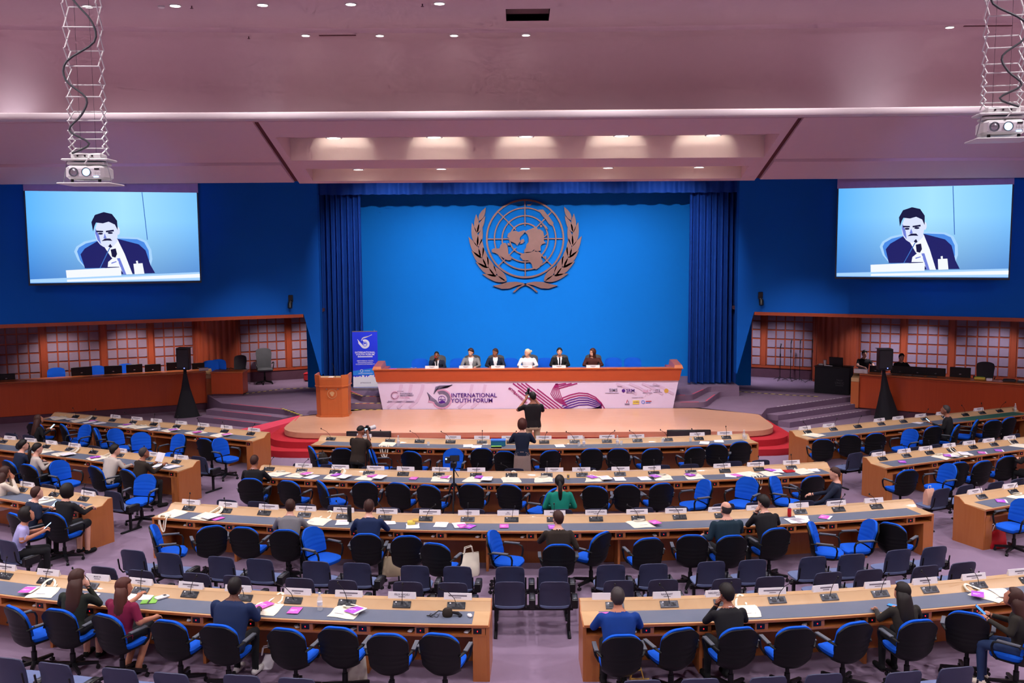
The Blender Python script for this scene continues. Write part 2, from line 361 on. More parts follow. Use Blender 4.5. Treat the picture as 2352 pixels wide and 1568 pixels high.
# ---- blue walls
struct('wall_back', MB().box(-7.6, 7.8, 33.0, 33.2, .5, 9.2), 'stage_blue')
SL = .48
def wl(x):                                                      # front line of the blue side walls
    return 30.25 - .45 * (abs(x) - 6.5)
for side, sx, m in (('left', -1, .0), ('right', 1, .12)):
    xi, xo = sx * 6.53 + m, sx * 18
    poly = [(xi, wl(xi)), (xo, wl(xo)), (xo, wl(xo) + .35), (xi, wl(xi) + .35)]
    struct('wall_blue_' + side, MB().prism(poly, 3.27, 9.2), 'wall_blue')
    # the wall's foot beside the curtain, cut off at a slant
    d = sx
    t0, t1 = xi + d * .48, xi
    struct('wall_fin_' + side, MB().loft([[(t0, wl(t0), 3.27), (t1, wl(t1), 3.27), (t1, wl(t1) + .35, 3.27), (t0, wl(t0) + .35, 3.27)],
                                         [(t1 + d * .03, wl(t1), 1.3), (t1, wl(t1), 1.3), (t1, wl(t1) + .35, 1.3), (t1 + d * .03, wl(t1) + .35, 1.3)]]), 'wall_blue')
    xt = xi + d * .48
    poly = [(xt, wl(xt) - .05), (xo, wl(xo) - .05), (xo, wl(xo) + .4), (xt, wl(xt) + .4)]
    struct('trim_' + side, MB().prism(poly, 3.17, 3.27), 'panel_wood')
    poly = [(xt, wl(xt) + .35), (xo, wl(xo) + .35), (xo, 37.5), (xi, 37.5), (xi, wl(xi) + .35)]
    struct('alcove_ceiling_' + side, MB().prism(poly, 3.3, 3.4), 'carpet_dark')
    # ---- panelled wall at the back of the alcove
    def gl(x): return 34.9 - SL * (abs(x) - 9)
    ga = math.atan2(-SL, 1) if sx > 0 else math.atan2(SL, 1)
    wallo = tag(bpy.data.objects.new('wall_alcove_' + side, None), kind='structure'); COL.objects.link(wallo)
    xi2 = sx * 6.0
    struct('backing', MB().prism([(xi2, gl(xi2)), (xo, gl(xo)), (xo, gl(xo) + .2), (xi2, gl(xi2) + .2)], .5, 3.4), 'panel_wood', wallo)
    struct('skirting', MB().prism([(xi2, gl(xi2) - .03), (xo, gl(xo) - .03), (xo, gl(xo)), (xi2, gl(xi2))], .5, .86), 'carpet_dark', wallo)
    struct('bottom_rail', MB().prism([(xi2, gl(xi2) - .06), (xo, gl(xo) - .06), (xo, gl(xo)), (xi2, gl(xi2))], .86, .93), 'panel_wood', wallo)
    pm = MB().cbox(-.142, .142, -.022, .01, 0, .285, .012).mesh('panel', 'panel_fabric')
    postm = MB().cbox(-.085, .085, -.05, .01, .93, 3.3, .008).mesh('post', 'panel_wood')
    cosg = math.cos(math.atan(SL)); step = .325
    def place_run(x_start, dirx, pattern):
        u = 0.0
        for item in pattern:
            if item == 'P':
                u += .11; x = x_start + dirx * u * cosg
                link('post', postm, wallo, Matrix.Translation((x, gl(x) - .002, 0)) @ Matrix.Rotation(ga, 4, 'Z')); u += .11
            else:
                for k in range(item):
                    u += step / 2; x = x_start + dirx * u * cosg; u += step / 2
                    for r in range(7):
                        link('panel', pm, wallo, Matrix.Translation((x, gl(x) - .002, .96 + r * .328)) @ Matrix.Rotation(ga, 4, 'Z'))
    place_run(sx * 10.3, -sx, [5, 'P', 5])
    place_run(sx * 11.75, sx, [4, 'P', 4, 'P', 5, 'P', 4])
    # fluted timber bay
    bay = MB(); pts = []
    nfl = 11
    for i in range(nfl * 6 + 1):
        t = i / (nfl * 6); a = PI * t
        uu = -.78 * math.cos(a); nn = .62 * math.sin(a) ** .8 + .035 * abs(math.sin(PI * t * nfl))
        pts.append((uu, -nn))
    xm = sx * 11.03; M = Matrix.Translation((xm, gl(xm) + .02, 0)) @ Matrix.Rotation(ga, 4, 'Z')
    ring = [M @ Vector((p[0], p[1], 0)) for p in pts]
    bay.loft([[(p.x, p.y, .5) for p in ring], [(p.x, p.y, 3.3) for p in ring]])
    struct('fluted_bay', bay, 'panel_wood', wallo, angle=60)
    # ---- side platform and steps
    if sx > 0:
        plat = [(5.0, 28.4), (6.75, 27.3), (7.15, 28.3), (10.5, 30.5), tuple(BRa), tuple(BRc), (18, 37.5), (5.0, 37.5)]
    else:
        plat = [(-4.8, 28.4), (-6.55, 27.3), (-7.0, 28.3), (-9.6, 29.7), tuple(BLa), tuple(BLc), (-18, 37.5), (-4.8, 37.5)]
    struct('platform_' + side, MB().prism(plat, 0, .5), 'carpet_stage')
    a = Vector((7.15, 28.3)) if sx > 0 else Vector((-7.0, 28.3)); e = Vector((10.5, 30.5)) if sx > 0 else Vector((-9.6, 29.7))
    dd = (e - a).normalized(); nn = Vector((dd.y, -dd.x)) if sx > 0 else Vector((-dd.y, dd.x))
    if nn.y > 0: nn = -nn
    for k in (1, 2):
        p = [a - dd * .0, e + dd * .3, e + dd * .3 + nn * .36 * k, a + nn * .36 * k + dd * .1 * k]
        struct('side_step_' + side, MB().prism([(q.x, q.y) for q in p], 0, .5 - .167 * k), 'carpet_stage')
    for k in (0, 1, 2):
        q0, q1 = a + nn * (.36 * k - .03) + dd * (.5 + .1 * k), e + nn * (.36 * k - .03) - dd * .35
        mm = MB(); z = .5 - .167 * k
        if sx < 0:
            mm.prism([(q0.x, q0.y), (q1.x, q1.y), (q1.x - nn.x * .03, q1.y - nn.y * .03), (q0.x - nn.x * .03, q0.y - nn.y * .03)], z, z + .006)
            struct('step_nosing_' + side, mm, 'red_nosing')
        else:
            L_ = (q1 - q0).length; nd = int(L_ / .16)
            for i in range(nd):
                r0 = q0 + dd * (i * .16); r1 = r0 + dd * .1
                mm.prism([(r0.x, r0.y), (r1.x, r1.y), (r1.x - nn.x * .03, r1.y - nn.y * .03), (r0.x - nn.x * .03, r0.y - nn.y * .03)], z, z + .005)
            struct('step_nosing_' + side, mm, 'tape_white')
# ---- timber stage with its rounded steps
def rounded(poly, rad, n=6):
    out = []
    for i, p in enumerate(poly):
        p0 = Vector(poly[i - 1]); p1 = Vector(p); p2 = Vector(poly[(i + 1) % len(poly)])
        r = rad[i] if isinstance(rad, list) else rad
        if r <= 0: out.append(tuple(p1)); continue
        a = p1 + (p0 - p1).normalized() * r; c = p1 + (p2 - p1).normalized() * r
        for k in range(n + 1):
            t = k / n; q = a * (1 - t) ** 2 + p1 * 2 * t * (1 - t) + c * t * t; out.append((q.x, q.y))
    return out
def stage_poly(o):
    c = .01
    return rounded([(c - 5.0, 28.6), (c - 6.65 - o * .75, 27.3 + o * .15), (c - 6.65 - o, 24.8 - o), (c + 6.65 + o, 24.8 - o), (c + 6.65 + o * .75, 27.3 + o * .15), (c + 5.0, 28.6)], [0, .12, 1.1 + o * .5, 1.1 + o * .5, .12, 0])
struct('stage_floor', MB().prism(stage_poly(0), .36, .5).prism([(-5.0, 28.4), (5.2, 28.4), (5.2, 30), (-5.0, 30)], .3, .5), 'stage_wood')
struct('stage_riser', MB().prism(stage_poly(-.02), 0, .36), 'red_carpet')
struct('stage_step_upper', MB().prism(stage_poly(.36), 0, .333), 'red_carpet')
struct('stage_step_lower', MB().prism(stage_poly(.72), 0, .166), 'red_carpet')
# red ramp at the stage's left corner
struct('stage_ramp', MB().add([(-8.35, 27.0, .16), (-6.6, 27.45, .51), (-6.55, 26.6, .505), (-8.0, 25.9, .17), (-8.35, 27.0, 0), (-6.6, 27.45, 0), (-6.55, 26.6, 0), (-8.0, 25.9, 0)],
                             [(0, 1, 2, 3), (4, 7, 6, 5), (0, 4, 5, 1), (1, 5, 6, 2), (2, 6, 7, 3), (3, 7, 4, 0)]), 'red_nosing')
# dais for the head table
def dais(o, ext):
    c = .0
    return rounded([(c - 5.0 - o, 28.75 - o * .8), (c + 5.0 + o, 28.75 - o * .8), (c + 5.85 + o, 30.5), (c + 6.85, 30.6), (c + 6.85, 33.0), (c - 6.6, 33.0), (c - 6.6, 30.6), (c - 5.85 - o, 30.5)], [.25, .25, .2, 0, 0, 0, 0, .2], 4)
struct('dais', MB().prism(dais(0, 0), .3, .833), 'carpet_stage')
struct('dais_step', MB().prism(dais(.36, 0), .3, .667), 'carpet_stage')
for s in (-1, 1):
    c = .0
    for z, o in ((.833, 0), (.667, .36)):
        x0, x1 = c + s * 4.6, c + s * (4.8 + o)
        y = 28.75 - o * .8
        struct('dais_nosing', MB().box(min(x0, x1), max(x0, x1), y + .02, y + .06, z, z + .006), 'red_nosing')
        p0 = Vector((c + s * (5.1 + o), 29.0 - o * .8)); p1 = Vector((c + s * (5.6 + o), 29.9))
        struct('dais_nosing', MB().prism([(p0.x - s * .06, p0.y), (p0.x - s * .02, p0.y), (p1.x - s * .02, p1.y), (p1.x - s * .06, p1.y)], z, z + .006), 'red_nosing')
# hazard tape on the carpet edges
def tape(name, pts, z, wdt=.06, seg=.11):
    yb, bb = MB(), MB(); k = 0
    for a, c in zip(pts[:-1], pts[1:]):
        a, c = Vector(a), Vector(c); d = (c - a); L_ = d.length; d.normalize(); n = Vector((-d.y, d.x)) * wdt / 2
        m = int(L_ / seg)
        for i in range(m):
            r0, r1 = a + d * (i * seg), a + d * ((i + 1) * seg)
            sk = d * .04
            (yb if k % 2 else bb).prism([tuple(r0 - n), tuple(r1 - n), tuple(r1 + n + sk), tuple(r0 + n + sk)], z, z + .004); k += 1
    o = struct(name, yb, 'tape_yellow'); struct('dark_bands', bb, 'tape_black', o)
tape('trim_1', [g2(557, 905, .5), g2(650, 893, .5), g2(722, 890, .5)], .501)
tape('trim_2', [g2(645, 937, .5), g2(694, 954, .5)], .501)
tape('trim_3', [g2(1672, 897, .5), g2(1780, 905, .5), g2(1885, 911, .5)], .501)
tape('trim_4', [(-5.3, 28.36), (-4.4, 28.36)], .502)
tape('trim_5', [(-5.3, 28.52), (-4.4, 28.52)], .671)
tape('trim_6', [(-5.5, 29.6), (-5.02, 28.86), (-4.4, 28.82)], .838)
# ================================================================== curtains, emblem, screens, fixtures
def pleats(x0, x1, y, z0, z1, n, amp, seed, ztop_amp=.5, hem=0.0, nz=8):
    rnd = random.Random(seed); cols = []; m = n * 8
    ph = [rnd.uniform(.7, 1.3) for _ in range(n + 1)]; am = [rnd.uniform(.55, 1.2) for _ in range(n + 1)]
    acc = [0]
    for v in ph: acc.append(acc[-1] + v)
    def prof(t):
        q = t * acc[n]; k = 0
        while k < n - 1 and acc[k + 1] < q: k += 1
        f = (q - acc[k]) / ph[k]
        return am[k] * math.sin(PI * f) ** 1.0 * (1 if k % 2 else -1)
    A, B = [], []
    for i in range(m + 1):
        t = i / m; x = x0 + (x1 - x0) * t; ra, rb = [], []
        for j in range(nz + 1):
            v = j / nz; z = z0 + (z1 - z0) * v; a = amp * (1 - (1 - ztop_amp) * v)
            yy = y + a * prof(t)
            if j == 0: z += hem * prof(t)
            ra.append((x, yy - .008, z)); rb.append((x, yy + .008, z))
        A.append(ra); B.append(rb)
    return MB().slab(A, B)
o = pleats(-6.78, -5.3, 31.0, .9, 7.6, 17, .17, 3).build('stage_curtain', 'curtain_blue'); fix_normals(o.data)
tag(o, 'tall pleated blue stage curtain beside the blue pull-up banner', 'curtain')
o = pleats(5.26, 6.82, 31.0, .9, 7.6, 17, .17, 5).build('stage_curtain', 'curtain_blue'); fix_normals(o.data)
tag(o, 'tall pleated blue stage curtain on the side without the pull-up banner', 'curtain')
o = pleats(-6.95, 7.1, 30.5, 7.0, 9.2, 76, .06, 8, .8, .012, 3).build('curtain_valance', 'curtain_blue'); fix_normals(o.data)
tag(o, 'long pleated blue valance across the top of the stage', 'curtain')

# ---- emblem on the back wall
EY = 32.94; ES = 1.325 / 490
emb = thing('wall_emblem', 'large copper world map emblem with olive branches on blue back wall', 'emblem', (-.01, EY, 5.6))
def e2(p): return ((p[0] - 1160) * ES, -(p[1] - 715) * ES)
def ring(r0, r1, y0, y1, n=72):
    A = [[(r * math.cos(2 * PI * k / n), y, r * math.sin(2 * PI * k / n)) for r, y in ((r0, y0), (r1, y0), (r1, y1), (r0, y1))] for k in range(n)]
    b = MB(); b.loft(A + [A[0]], caps=False); return b
for fr in (.205, .4, .6, .8, 1.0):
    w_ = .022 if fr < 1 else .03
    rr = 1.31 * fr
    if fr > .3:
        o = ring(rr - w_, rr + w_, -.05, 0).build('latitude_ring', 'copper', emb); fix_normals(o.data)
for k in range(8):
    a = k * PI / 4
    r0 = .2 if k in (0, 2, 4, 6) else .52
    d = Vector((math.cos(a), math.sin(a))); n = Vector((-d.y, d.x)) * .018
    p0, p1 = d * (.33 * 1.31), d * 1.31
    o = MB().vprism([tuple(p0 - n), tuple(p1 - n), tuple(p1 + n), tuple(p0 + n)], -.045, 0).build('meridian', 'copper', emb); fix_normals(o.data)
LANDS = [[(935, 690), (945, 650), (985, 620), (1045, 612), (1075, 630), (1150, 605), (1170, 620), (1145, 645), (1100, 690), (1090, 720), (1105, 745), (1080, 770), (1060, 800), (1035, 770), (985, 750), (960, 740), (965, 715)],
         [(1175, 615), (1220, 595), (1260, 582), (1300, 565), (1312, 608), (1345, 592), (1388, 625), (1402, 685), (1450, 640), (1455, 655), (1395, 705), (1398, 745), (1420, 768), (1372, 785), (1352, 815), (1358, 868), (1300, 870), (1270, 850), (1240, 880), (1200, 880), (1145, 885), (1150, 850), (1170, 830), (1175, 790), (1205, 755), (1205, 700), (1190, 660), (1160, 635)],
         [(1095, 940), (1110, 905), (1150, 895), (1200, 890), (1230, 886), (1290, 876), (1350, 885), (1370, 920), (1360, 960), (1385, 1000), (1365, 1040), (1340, 1075), (1295, 1102), (1255, 1080), (1240, 1030), (1195, 985), (1130, 985)],
         [(735, 850), (770, 830), (835, 835), (850, 790), (880, 765), (915, 765), (935, 800), (945, 850), (945, 900), (985, 955), (985, 980), (940, 985), (890, 960), (835, 920), (780, 890), (740, 880)],
         [(1330, 350), (1390, 350), (1420, 390), (1470, 450), (1520, 520), (1500, 555), (1460, 530), (1420, 470), (1380, 430)],
         [(1110, 725), (1140, 715), (1152, 745), (1130, 770), (1095, 780)], [(1400, 540), (1430, 560), (1450, 600), (1420, 595)], [(1400, 945), (1420, 925), (1430, 955), (1415, 980)],
         [(1345, 545), (1375, 540), (1380, 560), (1355, 575)], [(935, 765), (965, 770), (970, 800), (940, 795)], [(1190, 285), (1225, 288), (1262, 260), (1230, 300), (1190, 300)]]
for L_ in LANDS:
    o = MB().vprism([e2(p) for p in L_], -.08, 0).build('land_mass', 'copper', emb, smooth=False); fix_normals(o.data)
def leaf(bx, tx, wd):
    bb, tt = Vector(e2(bx)), Vector(e2(tx)); d = tt - bb; L_ = d.length; d.normalize(); n = Vector((-d.y, d.x)); out = []
    N = 8
    for i in range(N + 1): t = i / N; out.append(tuple(bb + d * L_ * t + n * wd * ES * math.sin(PI * t ** .8) * .5))
    for i in range(N - 1, 0, -1): t = i / N; out.append(tuple(bb + d * L_ * t - n * wd * ES * math.sin(PI * t ** .8) * .5))
    return out
LEAVES = [((578, 488), (668, 316), 62), ((553, 640), (545, 402), 66), ((556, 640), (660, 425), 62), ((556, 812), (490, 508), 78), ((562, 812), (622, 572), 66), ((596, 958), (445, 684), 84), ((604, 958), (608, 710), 70),
          ((674, 1084), (480, 858), 84), ((682, 1084), (627, 815), 72), ((780, 1192), (530, 1000), 80), ((788, 1192), (675, 932), 74), ((915, 1252), (612, 1155), 80), ((925, 1250), (755, 1050), 78)]
for mir in (1, -1):
    for bx, tx, wd in LEAVES:
        q = (lambda p: p) if mir > 0 else (lambda p: (2320 - p[0], p[1]))
        o = MB().vprism(leaf(q(bx), q(tx), wd), -.06, 0).build('olive_leaf', 'copper', emb, smooth=False); fix_normals(o.data)
    ctr = [(745, 1305), (830, 1290), (930, 1262), (1040, 1255), (1140, 1272), (1150, 1285), (1060, 1300), (960, 1340), (860, 1345)]
    stem = [(1160, 1275), (1180, 1285), (1090, 1330), (1020, 1392), (1000, 1388), (1060, 1325)]
    for pl, nm in ((ctr, 'branch_leaf'), (stem, 'branch_stem')):
        P = [e2(p if mir > 0 else (2320 - p[0], p[1])) for p in pl]
        o = MB().vprism(P, -.06, 0).build(nm, 'copper', emb, smooth=False); fix_normals(o.data)

# ---- projection screens with the picture of the speaker
def grad_emit(name, h1, h2, h3, strength):
    m = bpy.data.materials.new(name); m.use_nodes = True; nt = m.node_tree; N = nt.nodes; L = nt.links; b = N['Principled BSDF']
    b.inputs['Base Color'].default_value = (.02, .02, .03, 1); b.inputs['Roughness'].default_value = .8; b.inputs['Specular IOR Level'].default_value = .1
    tc = N.new('ShaderNodeTexCoord'); sep = N.new('ShaderNodeSeparateXYZ'); L.new(tc.outputs['Object'], sep.inputs[0])
    rmp = N.new('ShaderNodeValToRGB'); e = rmp.color_ramp.elements
    mr = N.new('ShaderNodeMapRange'); mr.inputs[1].default_value = -2.25; mr.inputs[2].default_value = 2.25; L.new(sep.outputs[0], mr.inputs[0]); L.new(mr.outputs[0], rmp.inputs[0])
    e[0].color = lin(h1); e[1].color = lin(h3); e.new(.55).color = lin(h2)
    r2 = N.new('ShaderNodeValToRGB'); r2.color_ramp.elements[0].color = (.42, .45, .62, 1); r2.color_ramp.elements[1].color = (1, 1, 1, 1)
    m2 = N.new('ShaderNodeMapRange'); m2.inputs[1].default_value = 0; m2.inputs[2].default_value = 1.7; L.new(sep.outputs[2], m2.inputs[0]); L.new(m2.outputs[0], r2.inputs[0])
    mx = N.new('ShaderNodeMix'); mx.data_type = 'RGBA'; mx.blend_type = 'MULTIPLY'; mx.inputs[0].default_value = 1
    L.new(rmp.outputs[0], mx.inputs[6]); L.new(r2.outputs[0], mx.inputs[7]); L.new(mx.outputs[2], b.inputs['Emission Color'])
    b.inputs['Emission Strength'].default_value = strength; MATS[name] = m; return m
grad_emit('screen_picture', '#5cb4ff', '#a6e2ff', '#7cc4ff', .74)
for n_, h_ in (('pic_white', '#f4f8ff'), ('pic_face', '#dcE4ff'), ('pic_navy', '#1c1f66'), ('pic_dark', '#15163f'), ('pic_mid', '#4a8be6'), ('pic_line', '#3c6fc0'), ('pic_light', '#a8d4ff'), ('pic_shade', '#6f7fd8')):
    mat(n_, h_, .8, emit=.72, spec=.05, var=0)
    MATS[n_].node_tree.nodes['Principled BSDF'].inputs['Base Color'].default_value = (.02, .02, .02, 1)
    for l in list(MATS[n_].node_tree.links):
        if l.to_socket.name == 'Base Color': MATS[n_].node_tree.links.remove(l)
SW, SH = 4.5, 2.53
def s2(p):                                     # picture coordinates of the sketch -> metres on the screen
    return ((p[0] - 770) / 1165 * SW, (793 - p[1]) / 630 * SH)
def ellp(cx, cy, rx, ry, n=20, a0=0, a1=2 * PI):
    return [(cx + rx * math.cos(a0 + (a1 - a0) * k / n), cy + ry * math.sin(a0 + (a1 - a0) * k / n)) for k in range(n)]
PIC = [('chair_frame', 'pic_light', [(560, 700), (510, 640), (488, 580), (505, 545), (560, 510), (660, 488), (800, 476), (930, 484), (985, 510), (1015, 570), (1020, 640), (1005, 690)]),
       ('chair_mesh', 'pic_mid', [(565, 700), (525, 640), (508, 580), (522, 552), (570, 524), (660, 502), (800, 490), (920, 496), (968, 518), (996, 575), (1000, 640), (985, 690)]),
       ('jacket', 'pic_navy', [(530, 600), (560, 560), (645, 510), (690, 535), (785, 492), (930, 532), (975, 575), (1005, 680), (1035, 738), (700, 745), (690, 696), (555, 698)]),
       ('shirt', 'pic_white', [(688, 540), (785, 495), (830, 600), (878, 745), (818, 745), (770, 660), (735, 620)]),
       ('tie', 'pic_dark', [(735, 568), (770, 560), (778, 600), (765, 625), (742, 618)]), ('tie_end', 'pic_shade', [(775, 630), (795, 628), (835, 745), (815, 745)]),
       ('neck', 'pic_face', [(690, 500), (780, 480), (785, 510), (740, 560), (690, 540)]),
       ('face', 'pic_face', ellp(712, 450, 77, 104)), ('ear', 'pic_face', ellp(793, 437, 11, 28, 10)),
       ('cheek_shade', 'pic_shade', [(640, 420), (662, 470), (672, 530), (650, 500), (636, 450)]),
       ('hair', 'pic_dark', [(622, 440), (614, 375), (640, 325), (700, 305), (755, 318), (788, 365), (790, 432), (772, 392), (730, 372), (690, 384), (645, 378), (634, 400)]),
       ('eyebrow', 'pic_dark', [(642, 434), (690, 436), (690, 446), (644, 446)]), ('eyebrow', 'pic_dark', [(708, 436), (762, 428), (764, 440), (710, 447)]),
       ('eye', 'pic_dark', ellp(672, 456, 17, 7, 10)), ('eye', 'pic_dark', ellp(738, 451, 18, 7, 10)), ('nose', 'pic_shade', [(700, 455), (712, 488), (690, 490)]),
       ('moustache', 'pic_dark', [(676, 508), (700, 490), (735, 490), (750, 506), (715, 504)]), ('beard', 'pic_dark', [(720, 545), (735, 528), (747, 548), (735, 556)]),
       ('hand', 'pic_white', [(710, 690), (715, 655), (745, 630), (785, 650), (790, 690)]), ('fingers', 'pic_shade', [(735, 660), (770, 650), (772, 656), (737, 668)]),
       ('microphone_stem', 'pic_line', [(655, 696), (661, 696), (733, 556), (727, 554)]),
       ('name_card', 'pic_white', [(428, 710), (800, 694), (800, 772), (432, 783)]), ('table_edge', 'pic_light', [(190, 770), (1350, 735), (1352, 793), (190, 793)]), ('table_front', 'pic_white', [(432, 775), (1352, 748), (1352, 775), (432, 790)]),
       ('badge', 'pic_white', [(887, 670), (950, 666), (960, 742), (893, 745)]), ('badge_clip', 'pic_white', [(905, 650), (918, 648), (920, 668), (908, 668)]), ('wall_line', 'pic_line', [(966, 165), (971, 165), (994, 500), (989, 500)])]
for sx, lab in ((-1, 'bright projection screen showing a moustached speaker, near the shorter monitor desk corner'), (1, 'bright projection screen')):
    pl = aty(57 if sx < 0 else 1923, 543, 26.55 if sx < 0 else 28.15); pr = aty(461 if sx < 0 else 2321, 537 if sx < 0 else 532, 28.05 if sx < 0 else 26.6)
    c = (pl + pr) / 2; ang = math.atan2(pr.y - pl.y, pr.x - pl.x)
    z0 = 4.43
    scr = thing('projection_screen', 'bright projection screen with speaker picture, above the desk with wooden end pillar and pale-rail steps' if sx > 0 else 'bright projection screen with speaker picture, above the desk row with red-edged steps', 'screen', (c.x, c.y, z0), ang)
    MB().box(-SW / 2 - .04, SW / 2 + .04, .02, .05, -.05, SH + .02).build('screen_backing', 'screen_bezel', scr)
    MB().box(-SW / 2 - .04, SW / 2 + .04, -.012, .02, -.08, -.02).build('bottom_bar', 'screen_bezel', scr)
    MB().box(-SW / 2 - .04, SW / 2 + .04, 0, .02, SH, SH + .32).build('masking_top', 'screen_masking', scr)
    pic = MB().box(-SW / 2, SW / 2, 0, .018, -.02, SH).build('picture', 'screen_picture', scr, smooth=False)
    for i, (nm, m, poly) in enumerate(PIC):
        y = -.0015 * (i + 1)
        P = [s2(p) for p in poly]
        P = [(min(max(x, -SW / 2), SW / 2), min(max(z, -.02), SH)) for x, z in P]
        o = MB().vprism(P, y, .001).build(nm, m, pic, smooth=False); fix_normals(o.data)

# ---- wall-mounted cameras below the screens' inner corners
for sx, px, py in ((-1, 669, 692), (1, 1746, 685)):
    x = aty(px, py, 29.9).x; y = wl(x) - .01; z = aty(px, py, y).z
    t = thing('wall_spotlight', 'small black wall-mounted spotlight ' + ('near the pull-up banner side curtain' if sx < 0 else 'above the alcove with microphone stands'), 'spotlight', (x, y, z))
    MB().cbox(-.07, .07, -.05, 0, -.02, .2, .01).build('mount', 'black_plastic', t)
    MB().tube([(0, -.06, .02), (0, -.12, -.08), (0, -.16, -.2)], [.06, .075, .07], 10).build('head', 'black_plastic', t)
    MB().cbox(-.05, .05, -.14, -.02, -.03, .01, .008).build('bracket', 'chrome', t)

# ---- ceiling lamps
def lamp_fix(loc, r, label, lit=True):
    t = thing('downlight', label, 'ceiling light', loc)
    b = MB(); n = 24
    A = [[(q * math.cos(2 * PI * k / n), q * math.sin(2 * PI * k / n), z) for q, z in ((r, 0), (r * 1.22, 0), (r * 1.25, .02), (r, .02))] for k in range(n)]
    b.loft(A + [A[0]], caps=False).build('trim_ring', 'white_plastic', t)
    MB().lathe([(r, .012), (r * .98, .016)], 24).build('lamp', 'white_lamp' if lit else 'hatch_grey', t)
k = 0
for px in (200, 401, 602, 805, 1009):
    p = aty(px, 0, 20.86)
    lamp_fix((p.x, 20.88, 10.478), .105, 'lit round downlight in the upper hall ceiling, %s from left' % ORD[k]); k += 1
k = 0
for px in (705, 873, 1043, 1208, 2161):
    x = aty(px, 78, 23.55).x; y = 23.55 - .005 * (x - .15) ** 2
    lamp_fix((x, y, 10.378), .09, 'lit round downlight in the cove edge strip, %s from left' % ORD[k]); k += 1
for k, x in enumerate(STAGE_LIGHTS):
    lamp_fix((x, 25.22, 7.362), .12, 'round stage lamp in the lower ceiling trough, %s from left' % ORD[k])
for k, x in enumerate(TROUGH_LIGHTS):
    lamp_fix((x, 23.28, 7.96), .16, 'wide lamp at the lip of upper ceiling trough, %s from left' % ORD[k])
for px0, px1, yy in ((735, 818, 78), (2190, 2300, 46)):
    a, c = aty(px0, yy, 23.55), aty(px1, yy, 23.5); kx = .005
    y = 23.55 - kx * ((a.x + c.x) / 2 - .15) ** 2
    t = MB().box(a.x, c.x, y - .03, y + .03, 10.385, 10.4).build('air_slot', 'seam_dark'); tag(t, 'thin dark air slot in the ceiling edge, ' + ('nearer the lift over the left screen' if px0 < 1000 else 'behind the right projector lift'), 'air vent')
for px, py, nm in ((370, 8, 'smoke_detector'), (440, 7, 'sprinkler_head'), (970, 1, 'sprinkler_head'), (571, 80, 'sprinkler_head')):
    y = 20.95 if py < 20 else 23.5; p = aty(px, py, y); z = 10.5 if py < 20 else 10.4
    t = thing(nm, {370: 'small white smoke detector on the ceiling beside a downlight', 440: 'small sprinkler head between two ceiling downlights on the left', 970: 'small sprinkler head on the ceiling near the dark hatch', 571: 'tiny sprinkler head in the cove edge strip'}[px], 'ceiling fitting', (p.x, y, z))
    if nm == 'smoke_detector':
        MB().lathe([(.07, 0), (.07, -.03), (.05, -.045), (.02, -.05)], 16).build('housing', 'white_plastic', t); MB().lathe([(.075, 0), (.075, -.01)], 16).build('base_ring', 'white_plastic', t)
    else:
        MB().tube([(0, 0, 0), (0, 0, -.05)], .014, 8).build('pipe', 'hatch_grey', t); MB().lathe([(.035, -.05), (.035, -.056)], 10).build('deflector', 'hatch_grey', t)

